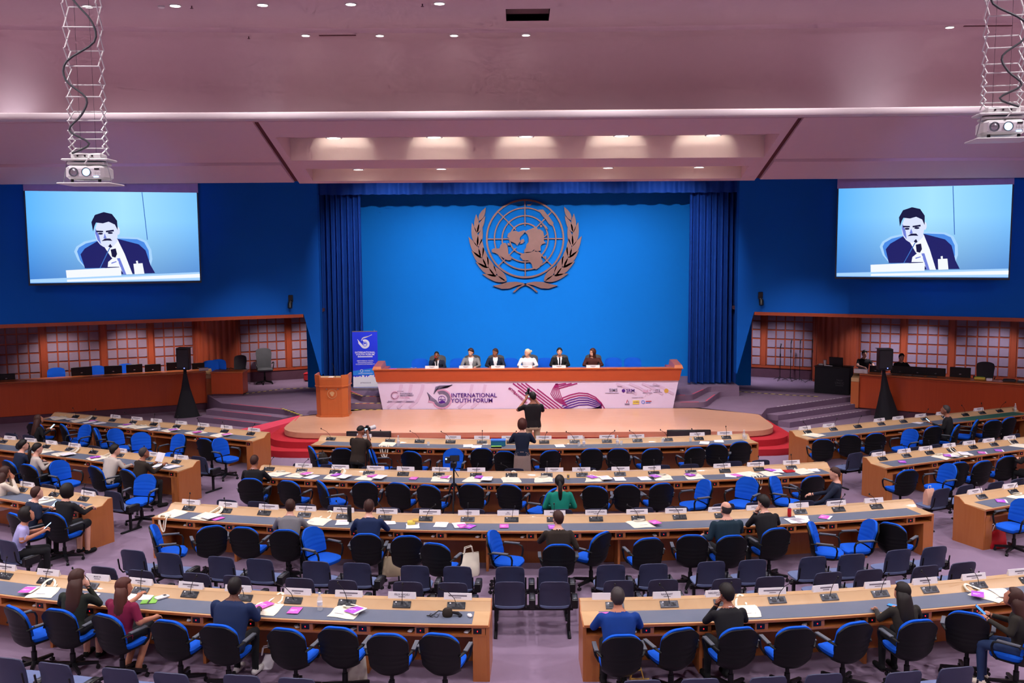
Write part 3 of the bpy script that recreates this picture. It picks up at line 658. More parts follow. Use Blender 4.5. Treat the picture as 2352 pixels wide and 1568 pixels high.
# ---- projectors on their scissor lifts
def projector_lift(x, y, z, rz, label, skew):
    t = thing('projector_lift', label, 'projector', (x, y, z), rz)
    MB().cbox(-.235, .235, -.2, .2, -.085, .085, .03).build('projector_body', 'white_plastic', t)
    fr = MB().cbox(-.205, .205, -.212, -.19, -.062, .058, .012).build('front_grille', 'card', t)
    for s, cx in ((-1, -.125), (1, .03)):
        n = 20; A = [[(cx + q * math.cos(2 * PI * k / n), yy, q * math.sin(2 * PI * k / n)) for q, yy in ((.048, -.214), (.058, -.214), (.058, -.222), (.048, -.222))] for k in range(n)]
        o = MB().loft(A + [A[0]], caps=False).build('lens_ring', 'chair_grey_plastic', t); fix_normals(o.data)
        MB().ell((cx, -.213, 0), (.047, .012, .047), 16, 8).build('lens', 'phone_screen' if s > 0 else 'chrome', t)
    for j in range(2):
        for i in range(3): MB().box(.12 + i * .032, .144 + i * .032, -.216, -.21, -.01 - j * .03, .012 - j * .03).build('button', 'white_plastic', t)
    MB().box(.13, .19, -.217, -.21, .03, .05).build('display', 'black_plastic', t)
    MB().box(.12, .18, -.22, -.212, -.066, -.05).build('status_lamp', 'phone_screen', t)
    for a in (-1, 1):
        MB().tube([(a * .17, -.15, -.085), (a * .17, -.15, -.12)], .02, 8).build('foot', 'black_plastic', t)
        MB().tube([(a * .3, -.1, -.13), (a * .24, -.1, .17)], .006, 6).build('hanger', 'chrome', t)
    MB().cbox(-.33, .33, -.26, .3, -.15, -.13, .008).build('tray', 'white_plastic', t)
    MB().cbox(-.23, .23, -.15, .15, .1, .13, .008).build('mount_plate', 'white_plastic', t)
    MB().cbox(-.29, .29, -.18, .18, .15, .175, .008).build('top_plate', 'white_plastic', t)
    MB().cbox(-.19, .19, -.12, .1, .175, .24, .012).build('motor_box', 'white_plastic', t)
    for i in range(3): MB().tube([(-.1 + i * .09, -.122, .21), (-.1 + i * .09, -.13, .21)], .012, 8).build('bolt', 'black_plastic', t)
    # scissor arms
    top = 10.45 - z; n = 22
    hs = []; hh = .24; dz = .085
    while hh < top and len(hs) < n:
        hs.append((hh, dz)); hh += dz; dz *= 1.13
    for i, (h, d) in enumerate(hs):
        if z + h > 9.3: break
        for a in (-1, 1):
            xo = a * (.2 - .0 * i)
            MB().tube([(xo, -.1, h), (xo, .1, min(h + d, top))], .0085, 5).build('scissor_arm', 'white_plastic', t)
            MB().tube([(xo + a * .012, .1, h), (xo + a * .012, -.1, min(h + d, top))], .0085, 5).build('scissor_arm', 'white_plastic', t)
        if i % 2 == 0: MB().tube([(-.21, -.1, h), (.21, -.1, h)], .008, 6).build('cross_rod', 'white_plastic', t)
        else: MB().tube([(-.21, .1, h), (.21, .1, h)], .008, 6).build('cross_rod', 'white_plastic', t)
    for a in (-.1, .09): MB().tube([(a, 0, .2), (a * .9, 0, top)], .0022, 4).build('hoist_wire', 'dark_grey', t)
    path = []; hh = .24; i = 0
    xs = [-.16, .06, -.18, -.02, .05, -.19, -.17, .18, .16, -.05, -.16, -.18, .02, .14, .2, .1, .0]
    for i, xx in enumerate(xs):
        path.append((xx * skew, -.14, .24 + (top - .24) * (i / (len(xs) - 1)) ** 1.25))
    P = []
    for i in range(len(path) - 1):
        for q in range(4):
            u = q / 4; p0, p1, p2, p3 = [Vector(path[min(max(i + d_, 0), len(path) - 1)]) for d_ in (-1, 0, 1, 2)]
            P.append(.5 * ((2 * p1) + (p2 - p0) * u + (2 * p0 - 5 * p1 + 4 * p2 - p3) * u * u + (3 * p1 - p0 - 3 * p2 + p3) * u ** 3))
    MB().tube([tuple(p) for p in P if p.z + z < 10.4], .014, 6).build('cable', 'mesh_grey', t)
    MB().tube([(.05, -.13, .22), (.06, -.2, .17), (.02, -.2, .12), (-.02, -.1, .1)], .008, 6).build('power_lead', 'white_plastic', t)
    return t
p = aty(207, 398, 12.4); projector_lift(p.x, 12.4, p.z, R_(4), 'white ceiling projector on scissor lift hanging lower, before the left screen', 1)
p = aty(2297, 295, 12.0); projector_lift(p.x, 12.0, p.z, R_(-10), 'white ceiling projector on scissor lift hanging higher, near the right frame edge', -1)
# ================================================================== delegates' desks
RAD = 24.6; XC = .1
class Row:
    """a desk line: t runs along it from left to right, n from its stage side edge towards the sitters"""
    def __init__(s, key, phrase, arc=None, line=None):
        s.key = key; s.phrase = phrase; s.arc = arc; s.line = line
        if line:
            a, c = Vector(line[0]), Vector(line[1]); s.a = a; s.d = (c - a).normalized(); s.nv = Vector((s.d.y, -s.d.x)); s.L = (c - a).length
    def pt(s, t, n=0, z=0):
        if s.arc:
            th = t / RAD; r = RAD + n
            return Vector((XC + r * math.sin(th), s.arc + RAD - r * math.cos(th), z))
        p = s.a + s.d * t + s.nv * n; return Vector((p.x, p.y, z))
    def head(s, t):                                # heading (rotation about z) of someone facing the stage there
        return t / RAD if s.arc else math.atan2(s.d.y, s.d.x)
    def at_px(s, px, n=.3, z=.75):                 # t whose desk point is seen in a pixel column
        lo, hi = (-9.5, 9.5) if s.arc else (-.5, s.L + .5)
        for _ in range(40):
            m = (lo + hi) / 2
            if proj(s.pt(m, n, z))[0] < px: lo = m
            else: hi = m
        return (lo + hi) / 2
ROWS = {
 'B': Row('B', 'the desk nearest the stage', arc=22.33), 'C': Row('C', 'the second desk from the stage', arc=19.08), 'D': Row('D', 'the third desk from the stage', arc=15.95),
 'EL': Row('EL', 'the near desk left of the aisle', arc=12.06), 'ER': Row('ER', 'the near desk right of the aisle', arc=12.06),
 'L1': Row('L1', "the left block's stage-side desk", line=((-13.15, 26.36), (-6.39, 23.28))), 'L2': Row('L2', "the left block's middle desk", line=((-13.9, 23.25), (-7.1, 20.2))), 'L3': Row('L3', "the left block's near desk", line=((-12.3, 19.28), (-7.7, 17.15))),
 'R1': Row('R1', "the right block's stage-side desk", line=((6.4, 23.2), (13.5, 26.5))), 'R2': Row('R2', "the right block's middle desk", line=((7.15, 20.25), (13.9, 23.35))), 'R3': Row('R3', "the right block's near desk", line=((7.68, 17.08), (12.6, 19.35)))}
SPAN = {'B': (-5.15, 5.2), 'C': (-5.75, 6.15), 'D': (-6.6, 6.75), 'EL': (-8.9, -.68), 'ER': (.47, 8.9)}
SEATS = {  # pixel columns of the microphone units
 'B': [690 + 70, 832, 896, 964, 1035, 1107, 1175, 1250, 1320, 1394, 1464, 1534, 1605, 1668],
 'C': [618, 693, 770, 847, 926, 1008, 1093, 1175, 1256, 1337, 1424, 1502, 1587, 1665, 1743, 1818],
 'D': [434, 518, 607, 699, 788, 884, 978, 1074, 1175, 1272, 1369, 1466, 1561, 1657, 1746, 1838, 1926, 2013],
 'EL': [12, 104, 208, 323, 436, 560, 674, 797, 923, 1048], 'ER': [1412, 1537, 1660, 1785, 1905, 2022, 2136, 2248, 2360],
 'L1': [174, 214, 258, 306, 353, 406, 461, 516, 576], 'L2': [8, 57, 106, 160, 215, 275, 340, 405], 'L3': [52, 125, 192],
 'R1': [1855, 1914, 1970, 2024, 2075, 2124, 2171, 2217, 2256, 2296], 'R2': [2027, 2082, 2135, 2185, 2235, 2283, 2328], 'R3': [2255, 2328]}
ZT = .735; ZL = .83; DEP = .66                      # worktop and ledge heights, desk depth
mic_plate = MB().cbox(-.118, .118, -.052, .052, 0, .012, .004).mesh('microphone_unit', 'mic_plate')
mic_plate_d = MB().cbox(-.118, .118, -.052, .052, 0, .012, .004).mesh('microphone_unit', 'mic_dark')
mic_spk = MB().cbox(-.075, -.015, -.03, .03, .011, .0145, .003).mesh('speaker_grille', 'dark_grey')
mic_btn = MB().cbox(-.088, -.07, .02, .036, .011, .016, .002).mesh('button', 'paper')
mic_lcd = MB().cbox(.02, .088, -.03, .025, .011, .0135, .002).mesh('display', 'mic_dark')
def neck_mesh(lx, ly):
    return MB().tube([(.005, .0, .01), (.006 + lx * .15, ly * .1, .1), (.006 + lx * .5, ly * .45, .19), (.006 + lx, ly, .25)], .0045, 6).mesh('gooseneck', 'black_plastic')
def cap_mesh(lx, ly):
    return MB().ell((.006 + lx * 1.06, ly * 1.06, .262), (.014, .014, .02), 8, 6).mesh('capsule', 'black_plastic')
NECKS = [(neck_mesh(a, c), cap_mesh(a, c)) for a, c in ((0, .04), (.1, .0), (-.12, .02), (.16, -.05), (-.2, -.08), (.05, -.12))]
sock_m = MB().cbox(-.052, .052, -.006, .004, -.032, .032, .004).mesh('socket_plate', 'black_plastic')
led_m = MB().cbox(-.006, .006, -.009, -.002, -.008, .01, .002).mesh('indicator', 'red_led')
def rowprof(row, prof, t0, t1, n=None):
    n = n or max(2, int((t1 - t0) / .4)); rings = []
    for i in range(n + 1):
        t = t0 + (t1 - t0) * i / n
        rings.append([tuple(row.pt(t, a, z)) for a, z in prof])
    return MB().loft(rings)
DESK_LABEL = {'B': 'long curved wooden delegate desk standing directly before the stage steps', 'C': 'long curved wooden delegate desk, second from the stage, strewn with tote bags', 'D': 'long curved wooden delegate desk, third from the stage',
 'EL': 'curved wooden delegate desk in front, ending left of the centre aisle', 'ER': 'curved wooden delegate desk in front, ending right of the centre aisle',
 'L1': "angled wooden desk of the left block nearest the black speaker skirt", 'L2': "angled wooden desk in the middle of the left block", 'L3': "angled wooden desk of the left block nearest the viewer",
 'R1': "angled wooden desk with green end mat, right block nearest the stage", 'R2': "angled wooden desk in the middle of the right block", 'R3': "angled wooden desk of the right block with red bag beneath"}
random.seed(11)
SEAT_T = {}
for key, row in ROWS.items():
    t0, t1 = SPAN.get(key) or (0, row.L)
    mid = row.pt((t0 + t1) / 2, .33, 0)
    D = thing('delegate_desk', DESK_LABEL[key], 'desk', mid)
    def bd(name, mb, m, par=D):
        o = mb.build(name, m, par, loc=mid if par is D else None); fix_normals(o.data); return o
    bd('worktop', rowprof(row, [(0, .79), (0, ZL), (.11, ZL), (.115, ZL - .012), (.215, ZT + .012), (.225, ZT), (DEP, ZT - .004), (DEP + .006, ZT - .02), (DEP, ZT - .04), (.2, ZT - .04), (.05, .79)], t0, t1), 'desk_top_wood')
    bd('edge_strip', rowprof(row, [(DEP + .001, ZT - .036), (DEP + .009, ZT - .034), (DEP + .009, ZT - .006), (DEP + .001, ZT - .004)], t0, t1), 'desk_wood')
    i0, i1 = t0 + .22, t1 - .22
    if key == 'EL': i1 = t1 - .2
    if key == 'R1':
        bd('inlay', rowprof(row, [(.235, ZT - .002), (.235, ZT + .003), (DEP - .03, ZT + .0005), (DEP - .03, ZT - .006)], i0, 5.4), 'desk_inlay')
        bd('inlay', rowprof(row, [(.235, ZT - .002), (.235, ZT + .003), (DEP - .03, ZT + .0005), (DEP - .03, ZT - .006)], 5.4, i1), 'desk_inlay_green')
    else:
        bd('inlay', rowprof(row, [(.235, ZT - .002), (.235, ZT + .003), (DEP - .03, ZT + .0005), (DEP - .03, ZT - .006)], i0, i1), 'desk_inlay')
    bd('front_panel', rowprof(row, [(.02, 0), (.06, 0), (.06, .79), (.02, .79)], t0 + .02, t1 - .02), 'desk_wood')
    bd('shelf', rowprof(row, [(.2, .575), (DEP - .002, .575), (DEP, .6), (.2, .6)], t0 + .03, t1 - .03), 'desk_wood')
    bd('shelf_back', rowprof(row, [(.2, .6), (.23, .6), (.23, ZT - .04), (.2, ZT - .04)], t0 + .03, t1 - .03), 'dark_grey')
    prof = [(0, 0), (DEP - .01, 0), (DEP - .01, ZT - .03), (.225, ZT - .004), (.115, ZL - .014), (.105, ZL - .004), (0, ZL - .004)]
    for s, te in ((-1, t0), (1, t1)):
        rings = [[tuple(row.pt(te + s * d, a, z)) for a, z in prof] for d in (-.03, .012)]
        bd('end_panel', MB().loft(rings), 'desk_wood')
        pb = [(.42, 0), (DEP - .004, 0), (DEP - .004, .575), (.42, .575)]
        bd('end_leg', MB().loft([[tuple(row.pt(te - s * d, a, z)) for a, z in pb] for d in (.19, .02)]), 'desk_wood')
    # seats
    ts = [row.at_px(px, .165, .78) for px in SEATS[key]]
    SEAT_T[key] = ts
    for i, t in enumerate(ts):
        h = row.head(t); tilt = math.atan2(ZL - .012 - ZT - .012, .1)
        M = Matrix.Translation(row.pt(t, .165, ZT + .048) - mid) @ Matrix.Rotation(h, 4, 'Z') @ Matrix.Rotation(tilt, 4, 'X')
        u = link('microphone_unit', mic_plate_d if random.random() < .5 else mic_plate, D, M)
        link('speaker_grille', mic_spk, u); link('button', mic_btn, u); link('display', mic_lcd, u)
        nk, cp = NECKS[random.randrange(len(NECKS))]
        Mn = Matrix.Rotation(-tilt, 4, 'X')
        link('gooseneck', nk, u, Mn); link('capsule', cp, u, Mn)
        tn = ts[i + 1] if i + 1 < len(ts) else t + (ts[-1] - ts[-2])
        tp = (t + tn) / 2 - .02
        if i + 1 == len(ts): tp = min(t + .34, t1 - .12)
        if tp < t1 - .05:
            hh = row.head(tp)
            B_ = row.pt(tp, DEP - .03, .645)
            Mp = Matrix.Translation(B_ - mid) @ Matrix.Rotation(hh, 4, 'Z')
            dv = MB().cbox(-.085, .085, -.02, .3, -.046, .05, .003)
            o = link('socket_block', dv.mesh('socket_block', 'desk_wood'), D, Mp)
            s_ = link('socket_plate', sock_m, o, Matrix.Translation((-.012, -.02, .002)))
            link('indicator', led_m, o, Matrix.Translation((-.012, -.022, .002)))
            # gable under the worktop below every third seat
            if i % 3 == 1:
                bd('gable', MB().loft([[tuple(row.pt(tp + d, a, z)) for a, z in ((.06, 0), (.5, 0), (.5, .575), (.06, .575))] for d in (-.02, .02)]), 'desk_wood')
# ---- name cards on the ledges
PLATES = {
 'B': [1041, 1107, 1170, 1249, 1321, 1394, 1462, 1601, 1664, 837], 'C': [698, 782, 863, 932, 1013, 1094, 1273, 1335, 1425, 1497, 1658, 1735, 1817],
 'D': [440, 525, 618, 703, 790, 889, 988, 1077, 1167, 1274, 1369, 1463, 1552, 1650, 1737, 1834, 1920, 2006],
 'EL': [14, 113, 226, 325, 440, 548, 685, 802, 924, 1052], 'ER': [1392, 1531, 1651, 1773, 1895, 2014, 2123, 2235, 2340],
 'L1': [266, 315, 360, 417, 468, 521, 584], 'L2': [24, 71, 119, 172, 278, 354, 417], 'L3': [64, 204],
 'R1': [1848, 1903, 2019, 2062, 2114, 2162, 2247], 'R2': [2017, 2076, 2125, 2179, 2225, 2270, 2318], 'R3': [2238, 2319]}
def card_mesh(w):
    return MB().loft([[(-w / 2, -.028, 0), (-w / 2, -.004, .082), (-w / 2, .004, .082), (-w / 2, .028, 0)], [(w / 2, -.028, 0), (w / 2, -.004, .082), (w / 2, .004, .082), (w / 2, .028, 0)]]).mesh('name_card', 'card', smooth=False)
CARD = card_mesh(.365)
CTEXT = {'EL': ['', 'MD MOINUL', 'MARTA', 'SABRINA', 'MIKOLAJ', '', 'MD', 'MD', 'FELIX OFOSU', ''], 'ER': ['', 'NARAWIT', 'NIKLESH JAYALATH', '', '', '', '', '', ''], 'D': []}
CNAMES = {('EL', 8): 'FELIX OFOSU', ('ER', 2): 'NIKLESH JAYALATH', ('D', 10): 'HANEEFAR FAHLEN', ('D', 14): 'JULIUS KALA', ('EL', 2): 'MARTA', ('D', 8): 'ALI', ('ER', 1): 'NARAWIT', ('D', 7): 'NAJMA', ('D', 15): 'JACK LI'}
ln_long = MB().box(-.12, .12, -.0012, .0005, -.008, .008).mesh('print_line', 'ink'); ln_mid = MB().box(-.08, .08, -.0012, .0005, -.008, .008).mesh('print_line', 'ink')
ln_small = MB().box(-.045, .045, -.0012, .0005, -.004, .004).mesh('print_line', 'ink')
random.seed(5)
for key, pxs in PLATES.items():
    row = ROWS[key]; order = sorted(pxs)
    for px in pxs:
        k = order.index(px); t = row.at_px(px, .05, ZL); p = row.pt(t, .055, ZL + .001)
        c = thing('name_card', 'white name card, %s from left on %s' % (ORD[k], row.phrase), 'name card', p, row.head(t) + random.uniform(-.05, .05), 'name cards of the delegates')
        link('card', CARD, c)
        M = Matrix.Translation((0, -.0146, .05)) @ Matrix.Rotation(-R_(16.5), 4, 'X')
        if (key, k) in CNAMES:
            text('lettering', CNAMES[(key, k)], .034, 'ink', c, Matrix.Translation((0, -.0146, .05)) @ Matrix.Rotation(R_(73.7), 4, 'X'), bold=.02, depth=.0004)
        elif not (key == 'ER' and k == 0):
            link('print_line', ln_long if random.random() < .5 else ln_mid, c, M)
        if not (key == 'ER' and k == 0):
            link('print_line', ln_small, c, Matrix.Translation((0, -.0218, .024)) @ Matrix.Rotation(-R_(16.5), 4, 'X'))

# ================================================================== seats
def shell(w, h, rows, cols, fn_front, thick, z0):
    A, B = [], []
    for i in range(cols + 1):
        u = -1 + 2 * i / cols; ra, rb = [], []
        for j in range(rows + 1):
            v = j / rows; p, n = fn_front(u, v)
            ra.append(tuple(p)); rb.append(tuple(p + n * thick))
        A.append(ra); B.append(rb)
    return MB().slab(A, B)
def back_pt(u, v, w=.235, grow=0, off=0.0, bulge=0.0):
    # wrapped back: v from seat level to the top; rounded top corners; leans back
    ww = (w + grow * .3) * (1 - .12 * (1 - v) ** 3) * (1 - .16 * max(0, (v - .82) / .18) ** 2)
    z = .365 + (.545 + grow) * v - (.07 * abs(u) ** 3.2) * max(0, (v - .55) / .45) + .05 * abs(u) ** 2.5 * (1 - v) ** 2
    y = -.215 - .085 * v ** 1.5 + .075 * u * u * (1 - .25 * v) + off + .07 * max(0, (.16 - v) / .16) ** 1.6
    x = ww * u
    return Vector((x, y + bulge, z)), Vector((0, 1, .12)).normalized()
def rib(v): return .007 * max(0, math.cos(v * 2 * PI * 9)) if .15 < v < .62 else 0
def groove(v): return -.012 * sum(math.exp(-((v - c) / .02) ** 2) for c in (.3, .48, .64))
def swivel_parts(root):
    b = shell(0, 0, 30, 14, lambda u, v: (back_pt(u, v, .248, off=-rib(v))[0], Vector((0, 1, .1))), .022, 0); o = b.build('back_shell', 'chair_black', root, angle=50); fix_normals(o.data)
    b = shell(0, 0, 24, 14, lambda u, v: (back_pt(u, .25 + v * .75, .222, .018, .022)[0], Vector((0, 1, .1)) * (1 + groove(v) / .05)), .036, 0); o = b.build('back_cushion', 'chair_blue', root, angle=50); fix_normals(o.data)
    rings = []
    for z, k in ((.43, -.05), (.437, -.015), (.46, 0), (.488, 0), (.502, -.02), (.508, -.06)):
        rings.append([((.228 + k) * (abs(math.cos(a)) ** .55) * (1 if math.cos(a) >= 0 else -1), .06 + (.22 + k) * (abs(math.sin(a)) ** .6) * (1 if math.sin(a) >= 0 else -1), z - (.02 if math.sin(a) > .7 else 0)) for a in [2 * PI * i / 28 for i in range(28)]])
    MB().loft(rings).build('seat_cushion', 'chair_blue', root)
    MB().loft([[(p[0] * f, .05 + (p[1] - .06) * f, z) for p in rings[2]] for z, f in ((.375, .55), (.41, .9), (.435, .97))]).build('seat_pan', 'chair_black', root)
    for s in (-1, 1):
        path = [(s * .235, -.2, .64), (s * .275, -.12, .665), (s * .285, 0, .672), (s * .285, .12, .668), (s * .283, .18, .645), (s * .275, .2, .59), (s * .26, .19, .5), (s * .22, .16, .43), (s * .1, .1, .4)]
        MB().tube(path, [(.016, .012), (.022, .012), (.027, .012), (.027, .012), (.022, .013), (.016, .015), (.016, .015), (.016, .014), (.014, .012)], 8, flat=(1, 0, 0)).build('armrest', 'chair_black', root)
        pad = MB().loft([[(s * .285 + dx, y, z) for dx, z in ((-.026, .678), (.026, .678), (.024, .69), (-.024, .69))] for y in (-.12, -.04, .06, .14)])
        o = pad.build('arm_pad', 'chair_grey_plastic', root); fix_normals(o.data)
    MB().lathe([(.035, .1), (.035, .25), (.024, .25), (.024, .38)], 12).build('column', 'black_metal', root)
    leg = MB().loft([[(-.028, .0, .085), (.028, .0, .085), (.026, .0, .135), (-.026, .0, .135)], [(-.02, .3, .07), (.02, .3, .07), (.018, .3, .1), (-.018, .3, .1)]]).mesh('base_leg', 'black_metal'); 
    fix_normals(leg)
    cas = MB(); cas.tube([(-.022, 0, .028), (.022, 0, .028)], .027, 10); cas.tube([(0, 0, .03), (0, 0, .075)], .011, 6); casm = cas.mesh('caster', 'black_plastic')
    for k in range(5):
        Mr = Matrix.Rotation(2 * PI * k / 5 + .3, 4, 'Z'); l = link('base_leg', leg, root, Mr); link('caster', casm, root, Mr @ Matrix.Translation((0, .29, 0)))
SWIVEL = None
CHAIRS = {  # row: (pixel of the backrest's top, turn in degrees; 0 faces the stage, minus turns right)
 'EL': [(18, 1398, -35), (122, 1405, -15), (231, 1417, -25), (376, 1431, -15), (492, 1441, -12), (648, 1450, -15), (769, 1447, -10), (886, 1462, -4), (1004, 1462, -12)],
 'ER': [(1432, 1465, 3), (1571, 1450, 20), (1705, 1448, 12), (1835, 1446, 8), (1975, 1435, 18), (2120, 1430, 10), (2222, 1412, -28), (2402, 1436, 45)],
 'D': [(342, 1210, -75), (487, 1212, 25), (554, 1215, -8), (650, 1221, 0), (706, 1213, -122), (838, 1230, 0), (933, 1235, 5), (994, 1252, -18), (1120, 1222, -108), (1284, 1255, 0), (1392, 1226, 48), (1494, 1240, 12), (1592, 1233, -3), (1686, 1234, 8), (1790, 1217, 15), (1853, 1202, -112), (2012, 1197, 98), (2043, 1205, -42)],
 'C': [(571, 1102, -3), (656, 1107, -20), (728, 1107, -60), (836, 1110, 0), (909, 1112, -15), (979, 1117, -22), (1080, 1115, -8), (1166, 1116, -18), (1278, 1125, 60), (1365, 1120, -15), (1441, 1116, -4), (1524, 1113, 15), (1629, 1104, 112), (1723, 1097, 140), (1768, 1096, -125), (1874, 1096, 15)],
 'B': [(707, 1027, -65), (784, 1032, 0), (845, 1035, -88), (940, 1039, -20), (1044, 1031, 170), (1106, 1032, 0), (1158, 1039, -10), (1268, 1037, 22), (1361, 1033, 5), (1421, 1033, -5), (1502, 1033, 15), (1601, 1030, 15), (1646, 1022, -15), (1704, 1017, 5)],
 'L1': [(74, 973, -15), (137, 976, -50), (204, 976, 150), (213, 985, -70), (257, 986, -120), (321, 994, -150), (418, 998, 150), (464, 1009, -24), (497, 1008, -122)],
 'L2': [(10, 1060, -35), (55, 1069, -24), (128, 1059, -120), (209, 1073, -35), (283, 1081, -35), (340, 1090, 172)], 'L3': [(22, 1182, -35), (112, 1181, -20)],
 'R1': [(1893, 1011, -5), (1955, 1001, -10), (2016, 997, 5), (2099, 987, 118), (2150, 981, 15), (2206, 977, 55), (2249, 966, 60), (2287, 967, 10), (2326, 960, 25)],
 'R2': [(2092, 1082, 15), (2188, 1067, 110), (2210, 1064, 15), (2266, 1061, 20), (2322, 1050, 15)], 'R3': [(2360, 1148, 115)]}
SEAT = {}
def facing(rot):
    a = abs((rot + 180) % 360 - 180)
    return 'black-shelled swivel chair' if a < 70 else ('blue swivel chair turned sideways' if a < 135 else 'blue swivel chair facing backwards')
for key, lst in CHAIRS.items():
    row = ROWS[key]; order = sorted(range(len(lst)), key=lambda i: lst[i][0])
    for i, (px, py, rot) in enumerate(lst):
        p = atz(px, py, .905); a = R_(rot)
        off = Matrix.Rotation(a, 3, 'Z') @ Vector((0, -.295, 0))
        loc = Vector((p.x - off.x, p.y - off.y, 0))
        lab = '%s, %s from left at %s' % (facing(rot), ORD[order.index(i)], row.phrase)
        if SWIVEL is None:
            SWIVEL = thing('swivel_chair', lab, 'chair', loc, a, 'swivel chairs at the delegate desks'); swivel_parts(SWIVEL)
        else: copy_tree(SWIVEL, loc, a, lab)
        SEAT[(key, i)] = (loc, a)
# ---- tandem seats (two on a beam)
def tandem_parts(root, pitch):
    for s in (-1, 1):
        cx = s * pitch / 2
        def bp(u, v):
            x = .215 * u * (1 - .05 * v) * (1 - .1 * max(0, (v - .85) / .15) ** 2); z = .46 + .36 * v - .03 * abs(u) ** 3 * (v > .6)
            y = -.2 - .09 * v + .05 * u * u - (.03 * (1 - v) ** 3)
            return Vector((cx + x, y, z)), Vector((0, 1, .15))
        o = shell(0, 0, 10, 10, bp, .018, 0).build('backrest', 'tandem_shell', root, angle=55); fix_normals(o.data)
        def bp2(u, v): p, n = bp(u * .9, .06 + v * .88); return p + Vector((0, .018, 0)), n
        o = shell(0, 0, 8, 8, bp2, .022, 0).build('back_pad', 'tandem_pad', root, angle=55); fix_normals(o.data)
        rings = []
        for z, k in ((.4, -.03), (.415, 0), (.435, 0), (.448, -.03)):
            rings.append([(cx + (.215 + k) * (abs(math.cos(a)) ** .5) * (1 if math.cos(a) >= 0 else -1), .02 + (.225 + k) * (abs(math.sin(a)) ** .5) * (1 if math.sin(a) >= 0 else -1), z) for a in [2 * PI * i / 24 for i in range(24)]])
        MB().loft(rings).build('seat', 'tandem_pad', root)
        for q in (-1, 1):
            x = cx + q * .225
            MB().tube([(x, -.27, .66), (x, -.24, .5), (x, -.17, .42), (x, .0, .39)], (.012), 6).build('side_bracket', 'black_metal', root)
    MB().box(-pitch / 2 - .26, pitch / 2 + .26, -.05, .01, .33, .385).build('beam', 'black_metal', root)
    for s in (-1, 1):
        x = s * (pitch / 2 + .2)
        b = MB(); b.box(x - .02, x + .02, -.04, 0, .02, .335); b.cbox(x - .025, x + .025, -.26, .24, 0, .03, .008); b.build('leg', 'black_metal', root)
    for x in (0, pitch / 2 + .28):
        b = MB(); b.cbox(x - .045, x + .045, -.16, .12, .39, .52, .01); b.build('arm_console', 'black_plastic', root)
        MB().cbox(x - .03, x + .03, -.14, .02, .52, .53, .004).build('console_plate', 'mic_plate', root)
TANDEM = None
TPAIRS = {  # row of pairs: (pixel of backrest top) lists, taken two by two
 ('TD1', 'the tandem seats just behind the third desk', 1): [(301, 1264), (378, 1270), (505, 1279), (588, 1284), (725, 1289), (813, 1294), (955, 1299), (1045, 1302), (1174, 1302), (1268, 1302), (1408, 1298), (1500, 1295), (1641, 1289), (1729, 1287), (1875, 1279), (1960, 1273), (2073, 1262), (2151, 1256)],
 ('TD2', 'the tandem seats just before the near desks', 1): [(232, 1302), (316, 1310), (447, 1316), (537, 1323), (687, 1328), (780, 1333), (939, 1337), (1033, 1339), (1172, 1337), (1273, 1337), (1424, 1333), (1525, 1332), (1676, 1328), (1771, 1326), (1910, 1314), (2000, 1309), (2133, 1298), (2220, 1293)],
 ('TE', 'the tandem seats along the bottom edge', 1): [(15, 1515), (107, 1520), (270, 1537), (380, 1546), (552, 1552), (673, 1558), (1484, 1562), (1605, 1561), (1775, 1556), (1893, 1548), (2090, 1540), (2200, 1537)],
 ('TC', 'the tandem seats behind the second desk', 1): [(518, 1149), (588, 1151), (702, 1157), (771, 1161), (895, 1166), (967, 1168), (1088, 1169), (1166, 1170), (1290, 1170), (1369, 1169), (1479, 1165), (1554, 1164), (1666, 1157), (1740, 1153), (1850, 1150), (1922, 1146)],
 ('TB', 'the tandem seats behind the first desk', 1): [(690, 1064), (755, 1067), (850, 1072), (915, 1074), (1010, 1076), (1075, 1077), (1183, 1076), (1248, 1076), (1350, 1075), (1415, 1074), (1520, 1068), (1585, 1066), (1688, 1060), (1748, 1056)],
 ('TL1', "the left block's stage-side tandem seats", 2): [(19, 993), (62, 1001), (105, 1008), (153, 1016), (208, 1023), (262, 1030), (395, 1042), (460, 1049)],
 ('TL2', "the left block's middle tandem seats", 2): [(55, 1106), (106, 1112), (197, 1121), (256, 1128)], ('TL3', "the left block's near tandem seats", 2): [(-62, 1228), (16, 1243)],
 ('TR1', "the right block's stage-side tandem seats", 2): [(1966, 1040), (2022, 1034), (2104, 1026), (2150, 1021), (2224, 1011), (2266, 1006), (2334, 997), (2376, 991)],
 ('TR2', "the right block's middle tandem seats", 2): [(2169, 1122), (2225, 1114), (2295, 1106), (2346, 1099)]}
TSEAT = {}
